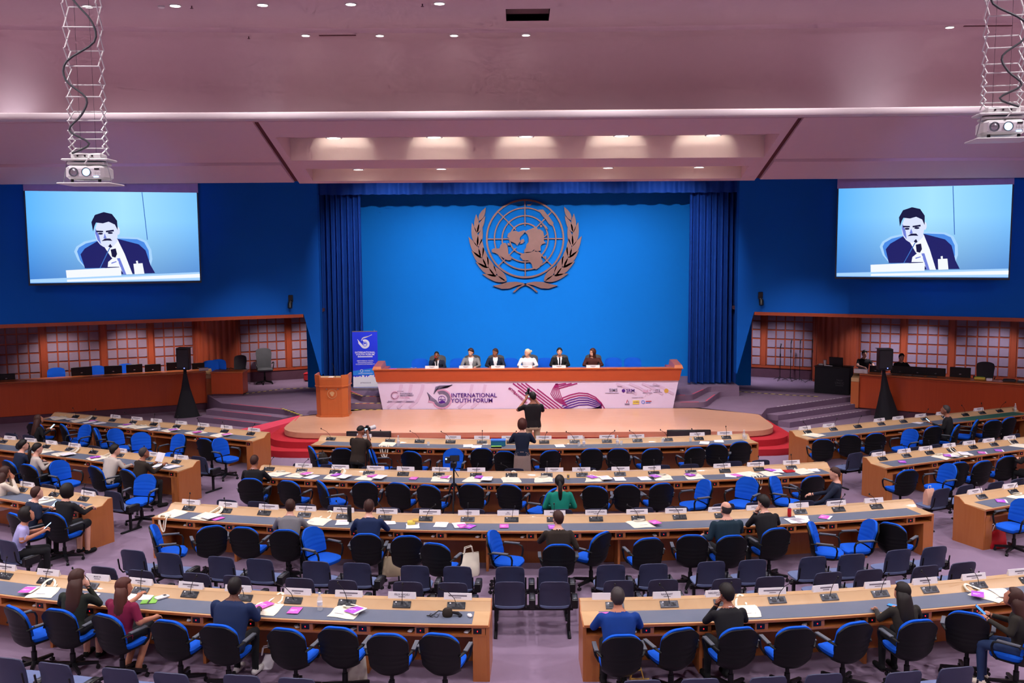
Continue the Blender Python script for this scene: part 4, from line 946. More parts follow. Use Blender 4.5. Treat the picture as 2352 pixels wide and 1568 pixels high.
for (key, phrase, st), pts in TPAIRS.items():
    W = [atz(px, py, .815) for px, py in pts]
    for i in range(0, len(pts) - 1, 2):
        a, c = W[i], W[i + 1]; ang = math.atan2(c.y - a.y, c.x - a.x)
        if key in ('TD1', 'TD2', 'TC', 'TB', 'TE'): ang = ((a.x + c.x) / 2 - XC) / RAD
        elif key.startswith('TL'): ang = R_(-24.5)
        else: ang = R_(24.5)
        mid = (a + c) / 2; off = Matrix.Rotation(ang, 3, 'Z') @ Vector((0, -.28, 0)); loc = Vector((mid.x - off.x, mid.y - off.y, 0))
        lab = 'dark grey seat pair, %s from left of %s' % (ORD[i // 2], phrase)
        if TANDEM is None:
            TANDEM = thing('tandem_seat', lab, 'seat pair', loc, ang, 'dark tandem seats behind the desks'); tandem_parts(TANDEM, .62)
        else: copy_tree(TANDEM, loc, ang, lab)
        for q, s in ((0, -1), (1, 1)):
            o2 = Matrix.Rotation(ang, 3, 'Z') @ Vector((s * .31, 0, 0)); TSEAT[(key, i + q)] = (loc + o2, ang)
# ================================================================== head table, lectern, banner, booths
TY = 28.42; TXC = .02
ht = thing('head_table', 'long head table with lilac forum banner across its front', 'table', (TXC, TY + .4, .5))
def ob(mb, nm, m, par, o0=(TXC, TY + .4, .5), **k):
    o = mb.build(nm, m, par, loc=o0, **k); fix_normals(o.data); return o
hb, htop = 4.36, 4.58
def hw(z): return hb + (htop - hb) * (z - .5) / 1.2
b = MB().loft([[(TXC - hw(z), TY, z), (TXC + hw(z), TY, z), (TXC + hw(z), TY + .12, z), (TXC - hw(z), TY + .12, z)] for z in (.5, 1.34)])
ob(b, 'banner_face', 'table_banner', ht)
b = MB().loft([[(TXC - hw(z) - .02, TY - .03 - (z - 1.33) * .12, z), (TXC + hw(z) + .02, TY - .03 - (z - 1.33) * .12, z), (TXC + hw(z) + .02, TY + .14, z), (TXC - hw(z) - .02, TY + .14, z)] for z in (1.34, 1.66, 1.70)])
ob(b, 'wood_fascia', 'table_wood', ht)
ob(MB().cbox(TXC - htop - .06, TXC + htop + .06, TY - .1, TY + .22, 1.695, 1.725, .008), 'top_rail', 'lectern_wood', ht)
ob(MB().cbox(TXC - htop + .05, TXC + htop - .05, TY + .2, TY + .85, 1.52, 1.56, .008), 'worktop', 'desk_top_wood', ht)
for s in (-1, 1):
    x0, x1 = TXC + s * (htop - .22), TXC + s * (htop + .06)
    ob(MB().loft([[(min(x0, x1), TY - .1, 1.70), (max(x0, x1), TY - .1, 1.70), (max(x0, x1), TY + .95, 1.70), (min(x0, x1), TY + .95, 1.70)], [(min(x0, x1) + .03, TY - .02, 1.80), (max(x0, x1) - .03, TY - .02, 1.80), (max(x0, x1) - .03, TY + .95, 1.86), (min(x0, x1) + .03, TY + .95, 1.86)]]), 'end_wing', 'lectern_wood', ht)
    ob(MB().box(min(x0, x1) + .05 - s * .18, max(x0, x1) - .05 - s * .18, TY + .12, TY + .9, .84, 1.70), 'end_panel', 'table_wood', ht)
# printed front: lettering and ribbons
def tb(px, py): p = aty(px, py, TY); return Vector((p.x - TXC, -.4 - .012, p.z - .5))
def ttext(body, px, py, size, m, bold=.01, rot=0, align='LEFT'):
    p = tb(px, py); text('lettering', body, size, m, ht, Matrix.Translation(p) @ Matrix.Rotation(PI / 2, 4, 'X') @ Matrix.Rotation(rot, 4, 'Z'), align, bold, .0015)
ttext('INTERNATIONAL', 1036, 908, .176, 'banner_ink', .012); ttext('YOUTH FORUM', 1036, 920, .176, 'banner_ink', .012)
ttext('#IYFBANGKOK', 1169, 890, .105, 'banner_magenta', .02, R_(-42))
ttext('SUSTAINABLE', 919, 903.5, .06, 'banner_grey', .015); ttext('DEVELOPMENT', 919, 908, .06, 'banner_grey', .015); ttext('COUNCIL', 919, 912.5, .066, 'banner_pink', .01)
ttext('SIMS', 1399, 896, .13, 'banner_grey', .01); ttext('SRM', 1438, 897, .14, 'banner_ink', .005); ttext('GAT', 1477, 898, .12, 'banner_pink', .005); ttext('ITS', 1505, 897, .11, 'banner_grey', .01)
ttext('CO-HOST', 1417, 887, .035, 'banner_grey', .01); ttext('ASSOCIATE PARTNERS', 1492, 886, .03, 'banner_grey', .01); ttext('KNOWLEDGE PARTNERS', 1451, 912.5, .03, 'banner_grey', .01)
def flat(nm, pts, m, d=.0): # thin print from pixel outline on the banner face
    P = [tb(*p) for p in pts]
    return MB().loft([[(p.x, -.4 - .009 - d, p.z) for p in P], [(p.x, -.4 + .02, p.z) for p in P]]).build(nm, m, ht, smooth=False)
def stroke(nm, pts, wpx, m, d=.0):
    P = [tb(*p) for p in pts]; P = [Vector((p.x, p.z)) for p in P]; wd = wpx / 77.0
    A = []
    for i, p in enumerate(P):
        t = (P[min(i + 1, len(P) - 1)] - P[max(i - 1, 0)]).normalized(); n = Vector((-t.y, t.x)) * wd / 2
        y0, y1 = -.4 - .008 - d, -.38
        A.append([(p.x - n.x, y0, p.y - n.y), (p.x + n.x, y0, p.y + n.y), (p.x + n.x, y1, p.y + n.y), (p.x - n.x, y1, p.y - n.y)])
    o = MB().loft(A).build(nm, m, ht, smooth=False); fix_normals(o.data)
def clampy(pts, y0=879.5, y1=938.5): return [(x, min(max(y, y0), y1)) for x, y in pts]
# pale background bands
for x in (912, 935, 962, 1075, 1105):
    stroke('pale_band', [(x + 10, 882), (x + 6, 900), (x - 4, 920), (x - 22, 936)], 7, 'banner_band')
for x in (1440, 1470, 1500, 1525): stroke('pale_band', [(x - 25, 880), (x - 2, 890), (x + 22, 905)], 6, 'banner_band', .0005)
# magenta diagonal ribbons
for i in range(4): stroke('ribbon_stripe', [(1207 - i * 9.6, 880), (1284 - i * 9.6, 938.5)], 2.6, 'banner_magenta', .001)
for i, (x, y) in enumerate(((1234, 893), (1190, 896))): stroke('ribbon_stripe', [(x, y), (x + (938.5 - y) * 1.3, 938.5)], 2.6, 'banner_magenta', .0012)
# the looping 5
for i in range(6):
    o5 = i * 6.2
    pts = [(1291, 914 + o5), (1310, 906.5 + o5 * .95), (1330, 902 + o5 * .9), (1350, 903.5 + o5 * .82), (1368, 912 + o5 * .7), (1381, 925 + o5 * .4), (1389 - i * 8, 938.5)]
    stroke('ribbon_stripe', clampy(pts), 2.5, 'banner_magenta' if i < 2 else 'banner_ink', .001)
for i in range(6):
    f_ = i / 5
    stroke('ribbon_stripe', [(1277 + 4 * f_, 880.5), (1270 + 13 * f_, 892), (1265 + 22 * f_, 904), (1273 + 17 * f_, 916 - 3 * f_), (1286 + 6 * f_, 925 - 10 * f_), (1303 - 10 * f_, 932 - 16 * f_)], 1.7, 'banner_magenta', .0014)
for i in range(3): stroke('ribbon_stripe', [(1280 + i * 2, 883 + i * 4.4), (1300 + i * 13, 880)], 2.4, 'banner_magenta', .001)
# the small 5 logo and globe
for i in range(6):
    a = 5 - i; R5 = 13 + i * 1.9; cx5, cy5 = 1015, 916
    arc = [(cx5 + R5 * math.cos(q), cy5 + R5 * .98 * math.sin(q)) for q in [R_(-120 + k * 14) for k in range(24)]]
    tail = [(arc[-1][0], arc[-1][1]), (992 - i * 1.6, 912 + i * 2.2), (981 + i * 1.2, 901 + i * 2.4)]
    stroke('logo_stripe', arc[:-3] + tail[1:], 1.5, 'banner_grey' if i < 4 else 'banner_pink', .001)
    stroke('logo_stripe', [(996 + i * .8, 904 - i * 3.0), (1004 + i * 1.2, 894.5 - i * 1.7), (1022 + i * 2.6, 890.5 - i * 1.1), (1030 + i * 1.8, 888.5 - i * 1)], 2.0, 'banner_grey', .001)
gp = [(1015 + 8 * math.cos(q), 917 + 8 * math.sin(q)) for q in [2 * PI * k / 18 for k in range(19)]]
stroke('globe_outline', gp, 1.1, 'banner_ink', .001); stroke('globe_line', [(1007, 917), (1023, 917)], .8, 'banner_ink', .001); stroke('globe_line', [(1015, 909), (1012, 917), (1015, 925)], .8, 'banner_ink', .001)
flat('mountain_print', [(1007, 924), (1016, 918), (1021, 921), (1024, 925), (1012, 926.5)], 'banner_ink', .001)
for rr, mm in ((8, 'banner_grey'), (6.4, 'banner_pink'), (9.4, 'banner_pink')): stroke('council_ring', [(907 + rr * math.cos(q), 908 + rr * math.sin(q)) for q in [2 * PI * k / 18 for k in range(17)]], 1.2, mm, .001)
for y, x0, x1 in ((921, 891, 951), (923.2, 889, 953), (898, 912, 927)): stroke('print_line', [(x0, y), (x1, y)], .8, 'banner_grey', .001)
for x0, x1, y in ((1390, 1421, 902.5), (1438, 1459, 902), (1476, 1498, 902), (1501, 1521, 900.5), (1435, 1446, 927), (1435, 1446, 929)): stroke('print_line', [(x0, y), (x1, y)], .9, 'banner_grey', .001)
flat('gold_seal', [(1530.5 + 5 * math.cos(q), 897 + 5 * math.sin(q)) for q in [2 * PI * k / 16 for k in range(16)]], 'gold', .001)
flat('round_crest', [(1432 + 4 * math.cos(q), 897 + 4 * math.sin(q)) for q in [2 * PI * k / 14 for k in range(14)]], 'banner_ink', .001)
flat('yellow_plate', [(1453.5, 919.5), (1468, 919), (1468, 927.5), (1453.5, 928)], 'yellow', .001); ttext('ICWU', 1455, 923.5, .06, 'banner_ink', .01)
stroke('ring_print', [(1477 + 3.4 * math.cos(q), 923 + 3.4 * math.sin(q)) for q in [2 * PI * k / 12 for k in range(13)]], 1.2, 'blue_box', .001)
stroke('print_line', [(1483, 921.5), (1496, 921)], 1.6, 'red_plastic', .001); stroke('print_line', [(1483, 925), (1494, 924.5)], 1.4, 'blue_box', .001)
stroke('figure_print', [(1441, 918), (1439, 925)], 1.2, 'red_plastic', .001); stroke('figure_print', [(1443, 920), (1444, 925)], 1.1, 'banner_grey', .001)
# things on the head table
TT = 1.725
HEADCARD = [(992, 'white name card before the speaker with the hand microphone'), (1070, 'white name card before the panelist in the grey suit'), (1143.5, 'white name card before the panelist in the dark jacket with lanyard'), (1207, 'white name card before the blonde panelist in white'), (1284, 'white name card before the panelist in the black suit and tie'), (1362, 'white name card before the panelist with long brown hair')]
hc = card_mesh(.4)
for px, lab in HEADCARD:
    x = aty(px, 850, TY + .05).x; c = thing('name_card', lab, 'name card', (x, TY + .05, TT), 0, 'name cards on the head table'); link('card', hc, c)
    link('print_line', ln_mid, c, Matrix.Translation((0, -.0146, .05)) @ Matrix.Rotation(-R_(16.5), 4, 'X')); link('print_line', ln_small, c, Matrix.Translation((0, -.0218, .024)) @ Matrix.Rotation(-R_(16.5), 4, 'X'))
x = aty(902, 852, TY).x
t = thing('brochure', 'pink brochure lying on the head table near its banner-side end', 'brochure', (x, TY + .04, TT)); MB().box(-.11, .11, -.07, .07, 0, .004).build('cover', 'pink_print', t); MB().box(-.1, .1, -.065, .065, .004, .0045).build('title_block', 'purple_print', t)
for px, lab in ((954, 'empty drinking glass on the head table beside the empty blue chair'), (945, 'tall water glass on the head table near its end wing')):
    x = aty(px, 850, TY + .3).x; t = thing('drinking_glass', lab, 'glass', (x, TY + .35, 1.561)); MB().lathe([(.03, 0), (.033, .1), (.036, .16), (.033, .16), (.03, .02)], 12).build('bowl', 'glass', t); MB().lathe([(.031, 0), (.031, .008)], 12).build('base', 'glass', t)
# ---- panel chairs: blue backs and grey mesh backs
def panel_chair(px, kind, lab, y=30.0, heading=PI, py=835):
    x = aty(px, py, y).x; t = thing('armchair' if kind == 'blue' else 'mesh_chair', lab, 'chair', (x, y, .833), heading, 'chairs behind the head table')
    m = 'chair_blue' if kind == 'blue' else 'mesh_grey'
    H = .98 if kind == 'blue' else 1.12
    def bp(u, v):
        return Vector((.27 * u * (1 - .12 * max(0, (v - .8) / .2) ** 2) * (1 - (.15 * (1 - v) if kind != 'blue' else 0)), -.25 - .08 * v + .06 * u * u, .5 + (H - .5) * v - .05 * abs(u) ** 3 * (v > .6))), Vector((0, 1, .1))
    o = shell(0, 0, 10, 10, bp, .04 if kind == 'blue' else .02, 0).build('backrest', m, t); fix_normals(o.data)
    MB().cbox(-.26, .26, -.24, .26, .43, .51, .03).build('seat', m, t)
    for s in (-1, 1): MB().tube([(s * .27, -.27, .62), (s * .3, -.1, .68), (s * .3, .12, .68), (s * .28, .18, .6), (s * .24, .16, .44)], .016, 8).build('armrest', 'chair_black', t)
    MB().lathe([(.04, .08), (.04, .25), (.025, .25), (.025, .44)], 10).build('column', 'black_metal', t)
    for k in range(5):
        a = 2 * PI * k / 5; MB().tube([(0, 0, .1), (.28 * math.cos(a), .28 * math.sin(a), .05)], [.025, .018], 6).build('base_leg', 'black_metal', t)
        MB().lathe([(.022, 0), (.026, .02), (.022, .045)], 8, (.28 * math.cos(a), .28 * math.sin(a), 0)).build('caster', 'black_plastic', t)
    return t
for px, lab in ((963, 'empty blue chair at the head table, first from the banner end'), (1052, 'empty blue chair between the speaker and grey-suited panelist'), (1172, 'empty blue chair between dark-jacketed and blonde panelists'), (1252, 'empty blue chair between blonde and black-suited panelists'), (1410, 'empty blue chair next to the long-haired panelist'), (1455, 'empty blue chair at the head table, farthest from the banner')):
    panel_chair(px, 'blue', lab)
PANEL_Y = 29.75
for px, lab in ((1004, 'grey mesh chair under the speaker holding a microphone'), (1084, 'grey mesh chair under the grey-suited panelist'), (1139, 'grey mesh chair under the dark-jacketed panelist'), (1217, 'grey mesh chair under the blonde panelist'), (1287, 'grey mesh chair under the black-suited panelist'), (1364, 'grey mesh chair under the long-haired panelist')):
    panel_chair(px, 'mesh', lab, PANEL_Y)
# ---- lectern
lx = aty(763, 905, 27.3).x
lec = thing('lectern', 'faceted wooden lectern with raised rim and faint emblem beside head table', 'lectern', (lx, 27.45, .5))
def oct_(w, d, c, z, yo=0): return [(-w, d, z), (-w, -d + c, z), (-w + c, -d, z), (w - c, -d, z), (w, -d + c, z), (w, d, z)]
def lo(nm, rings, m='lectern_wood'):
    o = MB().loft(rings).build(nm, m, lec, smooth=False); fix_normals(o.data)
lo('plinth', [oct_(.475, .33, .16, 0), oct_(.475, .33, .16, .05)]); lo('body', [oct_(.45, .3, .15, .05), oct_(.465, .32, .155, .88)]); lo('moulding', [oct_(.49, .345, .165, .88), oct_(.49, .345, .165, .915)])
lo('collar', [oct_(.475, .33, .16, .915), oct_(.49, .35, .17, 1.1)]); lo('desk_surface', [oct_(.44, .3, .14, 1.1), oct_(.44, .3, .14, 1.115)], 'desk_top_wood')
for pts in ([(-.49, .33), (-.49, -.18), (-.32, -.35), (-.29, -.31), (-.45, -.16), (-.45, .33)], [(.49, .33), (.49, -.18), (.32, -.35), (.29, -.31), (.45, -.16), (.45, .33)], [(-.32, -.35), (.32, -.35), (.29, -.31), (-.29, -.31)]):
    o = MB().prism(pts, 1.1, 1.22 if len(pts) > 4 else 1.15).build('rim', 'lectern_wood', lec, smooth=False); fix_normals(o.data)
for x in (-.12, .2): MB().tube([(x, -.325, .82), (x, -.335, .82)], .016, 10).build('screw_cap', 'chrome', lec)
o = ring(.125, .135, -.004, .002, 32).build('emblem_ring', 'desk_top_wood', lec, smooth=False); o.location = (.03, -.318, .68)
o = MB().vprism([(.06 * math.cos(a) * (1 + .25 * math.sin(3 * a)), .07 * math.sin(a)) for a in [2 * PI * k / 16 for k in range(16)]], -.004, .002).build('emblem_map', 'desk_top_wood', lec, smooth=False); o.location = (.03, -.318, .68)
MB().cbox(-.12, .02, -.08, .08, 1.115, 1.13, .005).build('reading_sheet', 'paper', lec)
MB().tube([(.1, -.1, 1.115), (.08, -.06, 1.25), (.0, .1, 1.46), (-.05, .15, 1.5)], .006, 6).build('microphone_stem', 'black_plastic', lec)
# ---- pull-up banner
bx = aty(839, 830, 30.1).x
bn = thing('pull_up_banner', 'blue pull-up banner with white forum title and skyline beside curtain', 'banner', (bx, 30.1, .833), R_(3))
BW, BH = .79, 1.87
MB().cbox(-.41, .41, -.06, .1, 0, .09, .012).build('foot_cassette', 'chrome', bn)
MB().box(-BW / 2, BW / 2, -.004, .004, .09, BH).build('sheet', 'banner_blue', bn)
MB().tube([(.3, .03, .09), (.3, .02, BH + .06)], .008, 6).build('support_pole', 'chrome', bn); MB().box(-BW / 2, BW / 2, -.008, .008, BH - .01, BH + .015).build('top_rail', 'chrome', bn)
def bsh(nm, pts, m, d=0): o = MB().vprism(pts, -.006 - d, .0).build(nm, m, bn, smooth=False); fix_normals(o.data)
sky = [(-.39, .42)]
rnd = random.Random(3); x = -.39
while x < .36:
    wd = rnd.uniform(.02, .05); h = .42 + rnd.uniform(.0, .07) * (1 if -.2 < x < .25 else .5); sky += [(x, h), (min(x + wd, .39), h)]; x += wd
sky += [(.39, .42), (.39, .55), (.395, .1), (-.395, .1), (-.395, .42)]
bsh('skyline_print', [(-.395, .1), (.395, .1)] + [(x, z) for x, z in reversed(sky[1:-4])], 'banner_white')
bsh('water_band', [(-.395, .48), (.395, .48), (.395, .72), (-.395, .62)], 'banner_sky', -.001)
def btext(body, z, size, m='banner_white', bold=.012, x=0): text('lettering', body, size, m, bn, Matrix.Translation((x, -.0065, z)) @ Matrix.Rotation(PI / 2, 4, 'X'), 'CENTER', bold, .001)
btext('INTERNATIONAL', 1.205, .082, bold=.02); btext('YOUTH FORUM', 1.135, .082, bold=.02)
bsh('date_bar', [(-.235, 1.055), (.235, 1.055), (.235, 1.085), (-.235, 1.085)], 'banner_white', .0005)
btext('EMPOWERING YOUTH,', .94, .05); btext('UPHOLDING RIGHTS,', .885, .05); btext('BUILDING SUSTAINABILITY', .83, .05); btext('#IYFBANGKOK', .235, .05, 'banner_grey'); btext('COUNCIL', .62, .04, x=.06)
for y_, w_ in ((.53, .46), (.545, .44)): bsh('print_line', [(-w_ / 2, y_ - .003), (w_ / 2, y_ - .003), (w_ / 2, y_ + .003), (-w_ / 2, y_ + .003)], 'banner_white', .0006)
def bstroke(nm, pts, wd, m):
    P = [Vector(p) for p in pts]; A = []
    for i, p in enumerate(P):
        t = (P[min(i + 1, len(P) - 1)] - P[max(i - 1, 0)]).normalized(); n = Vector((-t.y, t.x)) * wd / 2
        A.append([(p.x - n.x, -.0065, p.y - n.y), (p.x + n.x, -.0065, p.y + n.y), (p.x + n.x, 0, p.y + n.y), (p.x - n.x, 0, p.y - n.y)])
    o = MB().loft(A).build(nm, m, bn, smooth=False); fix_normals(o.data)
for i in range(4):
    R5 = .085 + i * .018
    arc = [(.0 + R5 * math.cos(q), 1.475 + R5 * math.sin(q)) for q in [R_(120 - k * 13) for k in range(22)]]
    bstroke('logo_stripe', arc + [(-.16 - i * .012, 1.53 - i * .012), (-.235 + i * .012, 1.625 - i * .018)], .016, 'banner_white')
    bstroke('logo_stripe', [(-.11 + i * .007, 1.585 + i * .022), (-.07 + i * .012, 1.65 + i * .012), (.06 + i * .02, 1.69 + i * .01), (.19 + i * .012, 1.75 + i * .007)], .018, 'banner_white')
bstroke('globe_outline', [(.0 + .055 * math.cos(q), 1.475 + .055 * math.sin(q)) for q in [2 * PI * k / 14 for k in range(15)]], .012, 'banner_white')
bsh('mountain_print', [(-.04, 1.44), (.0, 1.49), (.02, 1.47), (.045, 1.45), (.03, 1.43)], 'banner_white', .0005)
bstroke('ring_print', [(-.12 + .045 * math.cos(q), .62 + .045 * math.sin(q)) for q in [2 * PI * k / 12 for k in range(13)]], .012, 'banner_white')

# ================================================================== control booths at both sides
def booth(name, a, c, lab, ztop=1.3):
    a, c = Vector(a), Vector(c); d = (c - a).normalized(); n = Vector((d.y, -d.x))
    if n.y > 0: n = -n
    o0 = Vector(((a.x + c.x) / 2, (a.y + c.y) / 2, 0)); t = thing(name, lab, 'counter', o0)
    def slab_(n0, n1, z0, z1, e0=0, e1=0):
        p = [a - d * e0 + n * n0, c + d * e1 + n * n0, c + d * e1 + n * n1, a - d * e0 + n * n1]; return MB().prism([(q.x, q.y) for q in p], z0, z1)
    def B(mb, nm, m): o = mb.build(nm, m, t, loc=o0, smooth=False); fix_normals(o.data)
    B(slab_(-.05, 0, .22, ztop - .06), 'front_panel', 'booth_wood'); B(slab_(-.06, -.03, 0, .22), 'skirting', 'carpet_dark')
    B(slab_(-.55, .06, ztop - .04, ztop), 'counter_top', 'lectern_wood'); B(slab_(-.04, .03, ztop - .09, ztop - .055), 'shadow_rail', 'booth_wood')
    B(slab_(-1.2, -.5, ztop - .2, ztop - .16), 'inner_worktop', 'lectern_wood')
    return t, a, d, n, o0
la, lc = g2(472, 851, 1.3), g2(-40, 880, 1.3)
bl, A_, D_, N_, O_ = booth('control_counter', la, lc, 'long red-brown wooden control counter with row of monitors, left of the stage')
ra, rc = g2(1975, 857.5, 1.3), g2(2400, 884, 1.3)
br, A2, D2, N2, O2 = booth('control_counter', ra, rc, 'long red-brown wooden control counter with technicians, right of the stage')
def pillar(t, p, d, n, O0):
    b = MB().loft([[(q.x, q.y, z) for q in (p - d * .0 + n * .1, p - d * .24 + n * .1, p - d * .24 - n * yb, p - n * yb)] for z, yb in ((.22, .05), (1.02, .05), (1.04, .05))])
    o = b.build('end_pillar', 'lectern_wood', t, loc=O0, smooth=False); fix_normals(o.data)
    b = MB().loft([[(q.x, q.y, z) for q in (p + n * .1, p - d * .24 + n * .1, p - d * .24 - n * .55, p - n * .55)] for z in (1.05, 1.3)])
    rr = b.v; b.v = [(x, y, z if (i % 4 > 1 or z < 1.2) else 1.16) for i, (x, y, z) in enumerate(rr)]
    o = b.build('pillar_cap', 'desk_top_wood', t, loc=O0, smooth=False); fix_normals(o.data)
pillar(bl, A_, D_, N_, O_); pillar(br, A2, D2, N2, O2)
# small return counter on the left
pA, pB = aty(480, 852, 31.0), aty(557, 849, 31.2)
t = thing('return_counter', 'short red-brown wooden counter between the long counter and office chairs', 'counter', ((pA.x + pB.x) / 2, 31.2, .5))
w2 = (pB.x - pA.x) / 2
MB().cbox(-w2, w2, -.02, .02, .06, .76, .005).build('front_panel', 'booth_wood', t); MB().cbox(-w2 - .02, w2 + .02, -.05, .6, .76, .8, .006).build('counter_top', 'lectern_wood', t)
MB().box(-w2 + .02, w2 - .02, 0, .04, 0, .06).build('plinth', 'carpet_dark', t); MB().cbox(w2 - .04, w2, 0, .55, .06, .76, .004).build('side_panel', 'booth_wood', t)
# monitors, chairs and clutter along the counters
def monitor(p, heading, w_, h_, lab, z=1.1):
    t = thing('monitor', lab, 'monitor', (p.x, p.y, z), heading)
    MB().cbox(-w_ / 2, w_ / 2, -.02, .02, .1, .1 + h_, .01).build('panel', 'black_plastic', t)
    MB().cbox(-w_ / 2 + .015, w_ / 2 - .015, .019, .024, .115, .085 + h_, .002).build('display', 'dark_grey', t)
    MB().cbox(-.12, .12, -.08, .1, 0, .015, .005).build('stand_foot', 'black_plastic', t); MB().cbox(-.025, .025, -.045, -.02, .01, .2, .005).build('stand_neck', 'black_plastic', t)
    MB().cbox(-.03, .03, -.024, -.02, .1 + h_ * .45, .1 + h_ * .52, .001).build('badge', 'chrome', t)
hL = math.atan2(D_.y, D_.x) + PI; hR = math.atan2(D2.y, D2.x)
for k, (px, w_, h_) in enumerate(((15, .5, .28), (188, .62, .36), (260, .54, .36), (309, .5, .36), (351, .5, .34), (405, .62, .36), (455, .4, .3))):
    lo_, hi_ = 0, 6.2
    for _ in range(30):
        m_ = (lo_ + hi_) / 2; q = A_ + D_ * m_ - N_ * .7
        if proj((q.x, q.y, 1.3))[0] > px: lo_ = m_
        else: hi_ = m_
    q = A_ + D_ * lo_ - N_ * (.62 + .1 * (k % 2)); monitor(q, hL, w_, h_, 'black monitor on the left control counter, %s from left' % ORD[k])
for k, (px, w_, h_) in enumerate(((2012, .36, .3), (2068, .56, .34), (2108, .56, .34), (2150, .56, .34), (2206, .58, .4))):
    lo_, hi_ = 0, 6.2
    for _ in range(30):
        m_ = (lo_ + hi_) / 2; q = A2 + D2 * m_ - N2 * .7
        if proj((q.x, q.y, 1.3))[0] < px: lo_ = m_
        else: hi_ = m_
    q = A2 + D2 * lo_ - N2 * .62; monitor(q, hR, w_, h_, 'black monitor on the right control counter, %s from left' % ORD[k])
def on_counter(px, right=True, n=-.28):
    a, d, nn = (A2, D2, N2) if right else (A_, D_, N_); lo_, hi_ = 0, 6.3
    for _ in range(30):
        m_ = (lo_ + hi_) / 2; q = a + d * m_ + nn * n; v = proj((q.x, q.y, 1.3))[0]
        if (v < px) == right: lo_ = m_
        else: hi_ = m_
    q = a + d * lo_ + nn * n; return Vector((q.x, q.y, 1.301))
def slabthing(nm, lab, cat, loc, rz, w_, d_, h_, m, extra=None, m2=None):
    t = thing(nm, lab, cat, loc, rz); MB().cbox(-w_ / 2, w_ / 2, -d_ / 2, d_ / 2, 0, h_, min(h_, w_, d_) * .2).build('body', m, t)
    if m2: MB().cbox(-w_ * .38, w_ * .38, -d_ * .36, d_ * .36, h_ - .001, h_ + min(.01, h_ * .3), .001).build(extra or 'top_face', m2, t)
    return t
slabthing('sign_card', 'long white card standing on the end of right control counter', 'card', on_counter(1977, n=-.05), hR, .42, .05, .14, 'card', 'print_line', 'ink')
slabthing('sign_card', 'small white card on the end of left control counter', 'card', on_counter(468, False, .0), hL, .3, .05, .1, 'card', 'print_line', 'ink')
for k, px in enumerate((2060, 2085, 2110, 2140)):
    slabthing('keyboard', 'flat dark keyboard on the right control counter, %s from left' % ORD[k], 'keyboard', on_counter(px, n=-.2), hR, .3, .12, .02, 'dark_grey', 'keys', 'chair_grey_plastic')
slabthing('parcel', 'bright yellow-green packet on right control counter', 'packet', on_counter(2250), hR, .3, .14, .08, 'yellow', 'label_patch', 'green_print')
slabthing('tape_box', 'small pale box beside the yellow packet on control counter', 'box', on_counter(2272, n=-.12), hR, .16, .14, .09, 'paper', 'top_patch', 'dark_grey')
slabthing('headset', 'coiled dark headset heap at the far end of right control counter', 'headset', on_counter(2318), hR, .34, .2, .07, 'dark_grey', 'ear_pads', 'black_plastic')
slabthing('desk_phone', 'grey desk telephone near the right frame edge on control counter', 'telephone', on_counter(2346), hR, .2, .2, .06, 'mesh_grey', 'keypad', 'white_plastic')
for k, (px, py, yy) in enumerate(((129, 860, 30.8), (222, 859, 31.3), (290, 855, 31.8), (486, 850, 32.6), (503, 836, 32.9))):
    t = panel_chair(px, 'blue', 'blue chair behind the left control counter, %s from left' % ORD[k], yy, R_(180 + 25), py); t.location.z = .5; t['group'] = 'blue chairs behind the control counter'
t = panel_chair(543, 'mesh', 'low black office chair near the short counter', 32.9, R_(160), 850); t.location.z = .5; t['group'] = 'office chairs in the left alcove'
t = panel_chair(608, 'mesh', 'high-backed grey mesh office chair before the left panelled wall', 33.9, R_(200), 850); t.location.z = .5; t['group'] = 'office chairs in the left alcove'; t.scale = (1.05, 1.05, 1.12)
t = panel_chair(1700, 'mesh', 'dark office chair half hidden by curtain before right panelled wall', 33.8, R_(170), 840); t.location.z = .5; t['group'] = 'office chairs in the right alcove'
t = panel_chair(2262, 'mesh', 'black chair behind the right control counter beside yellow packet', 30.0, R_(150), 845); t.location.z = .5; t['group'] = 'chairs behind the right counter'
x = atz(713, 874, .5)
t = thing('red_stool', 'low red upholstered stool half hidden by the lectern', 'stool', (x.x, min(x.y, 34.6), .5)); MB().cbox(-.19, .19, -.19, .19, .04, .25, .02).build('body', 'red_carpet', t); MB().cbox(-.2, .2, -.2, .2, .25, .31, .025).build('cushion', 'red_carpet', t); MB().box(-.15, .15, -.15, .15, 0, .04).build('plinth', 'black_plastic', t)
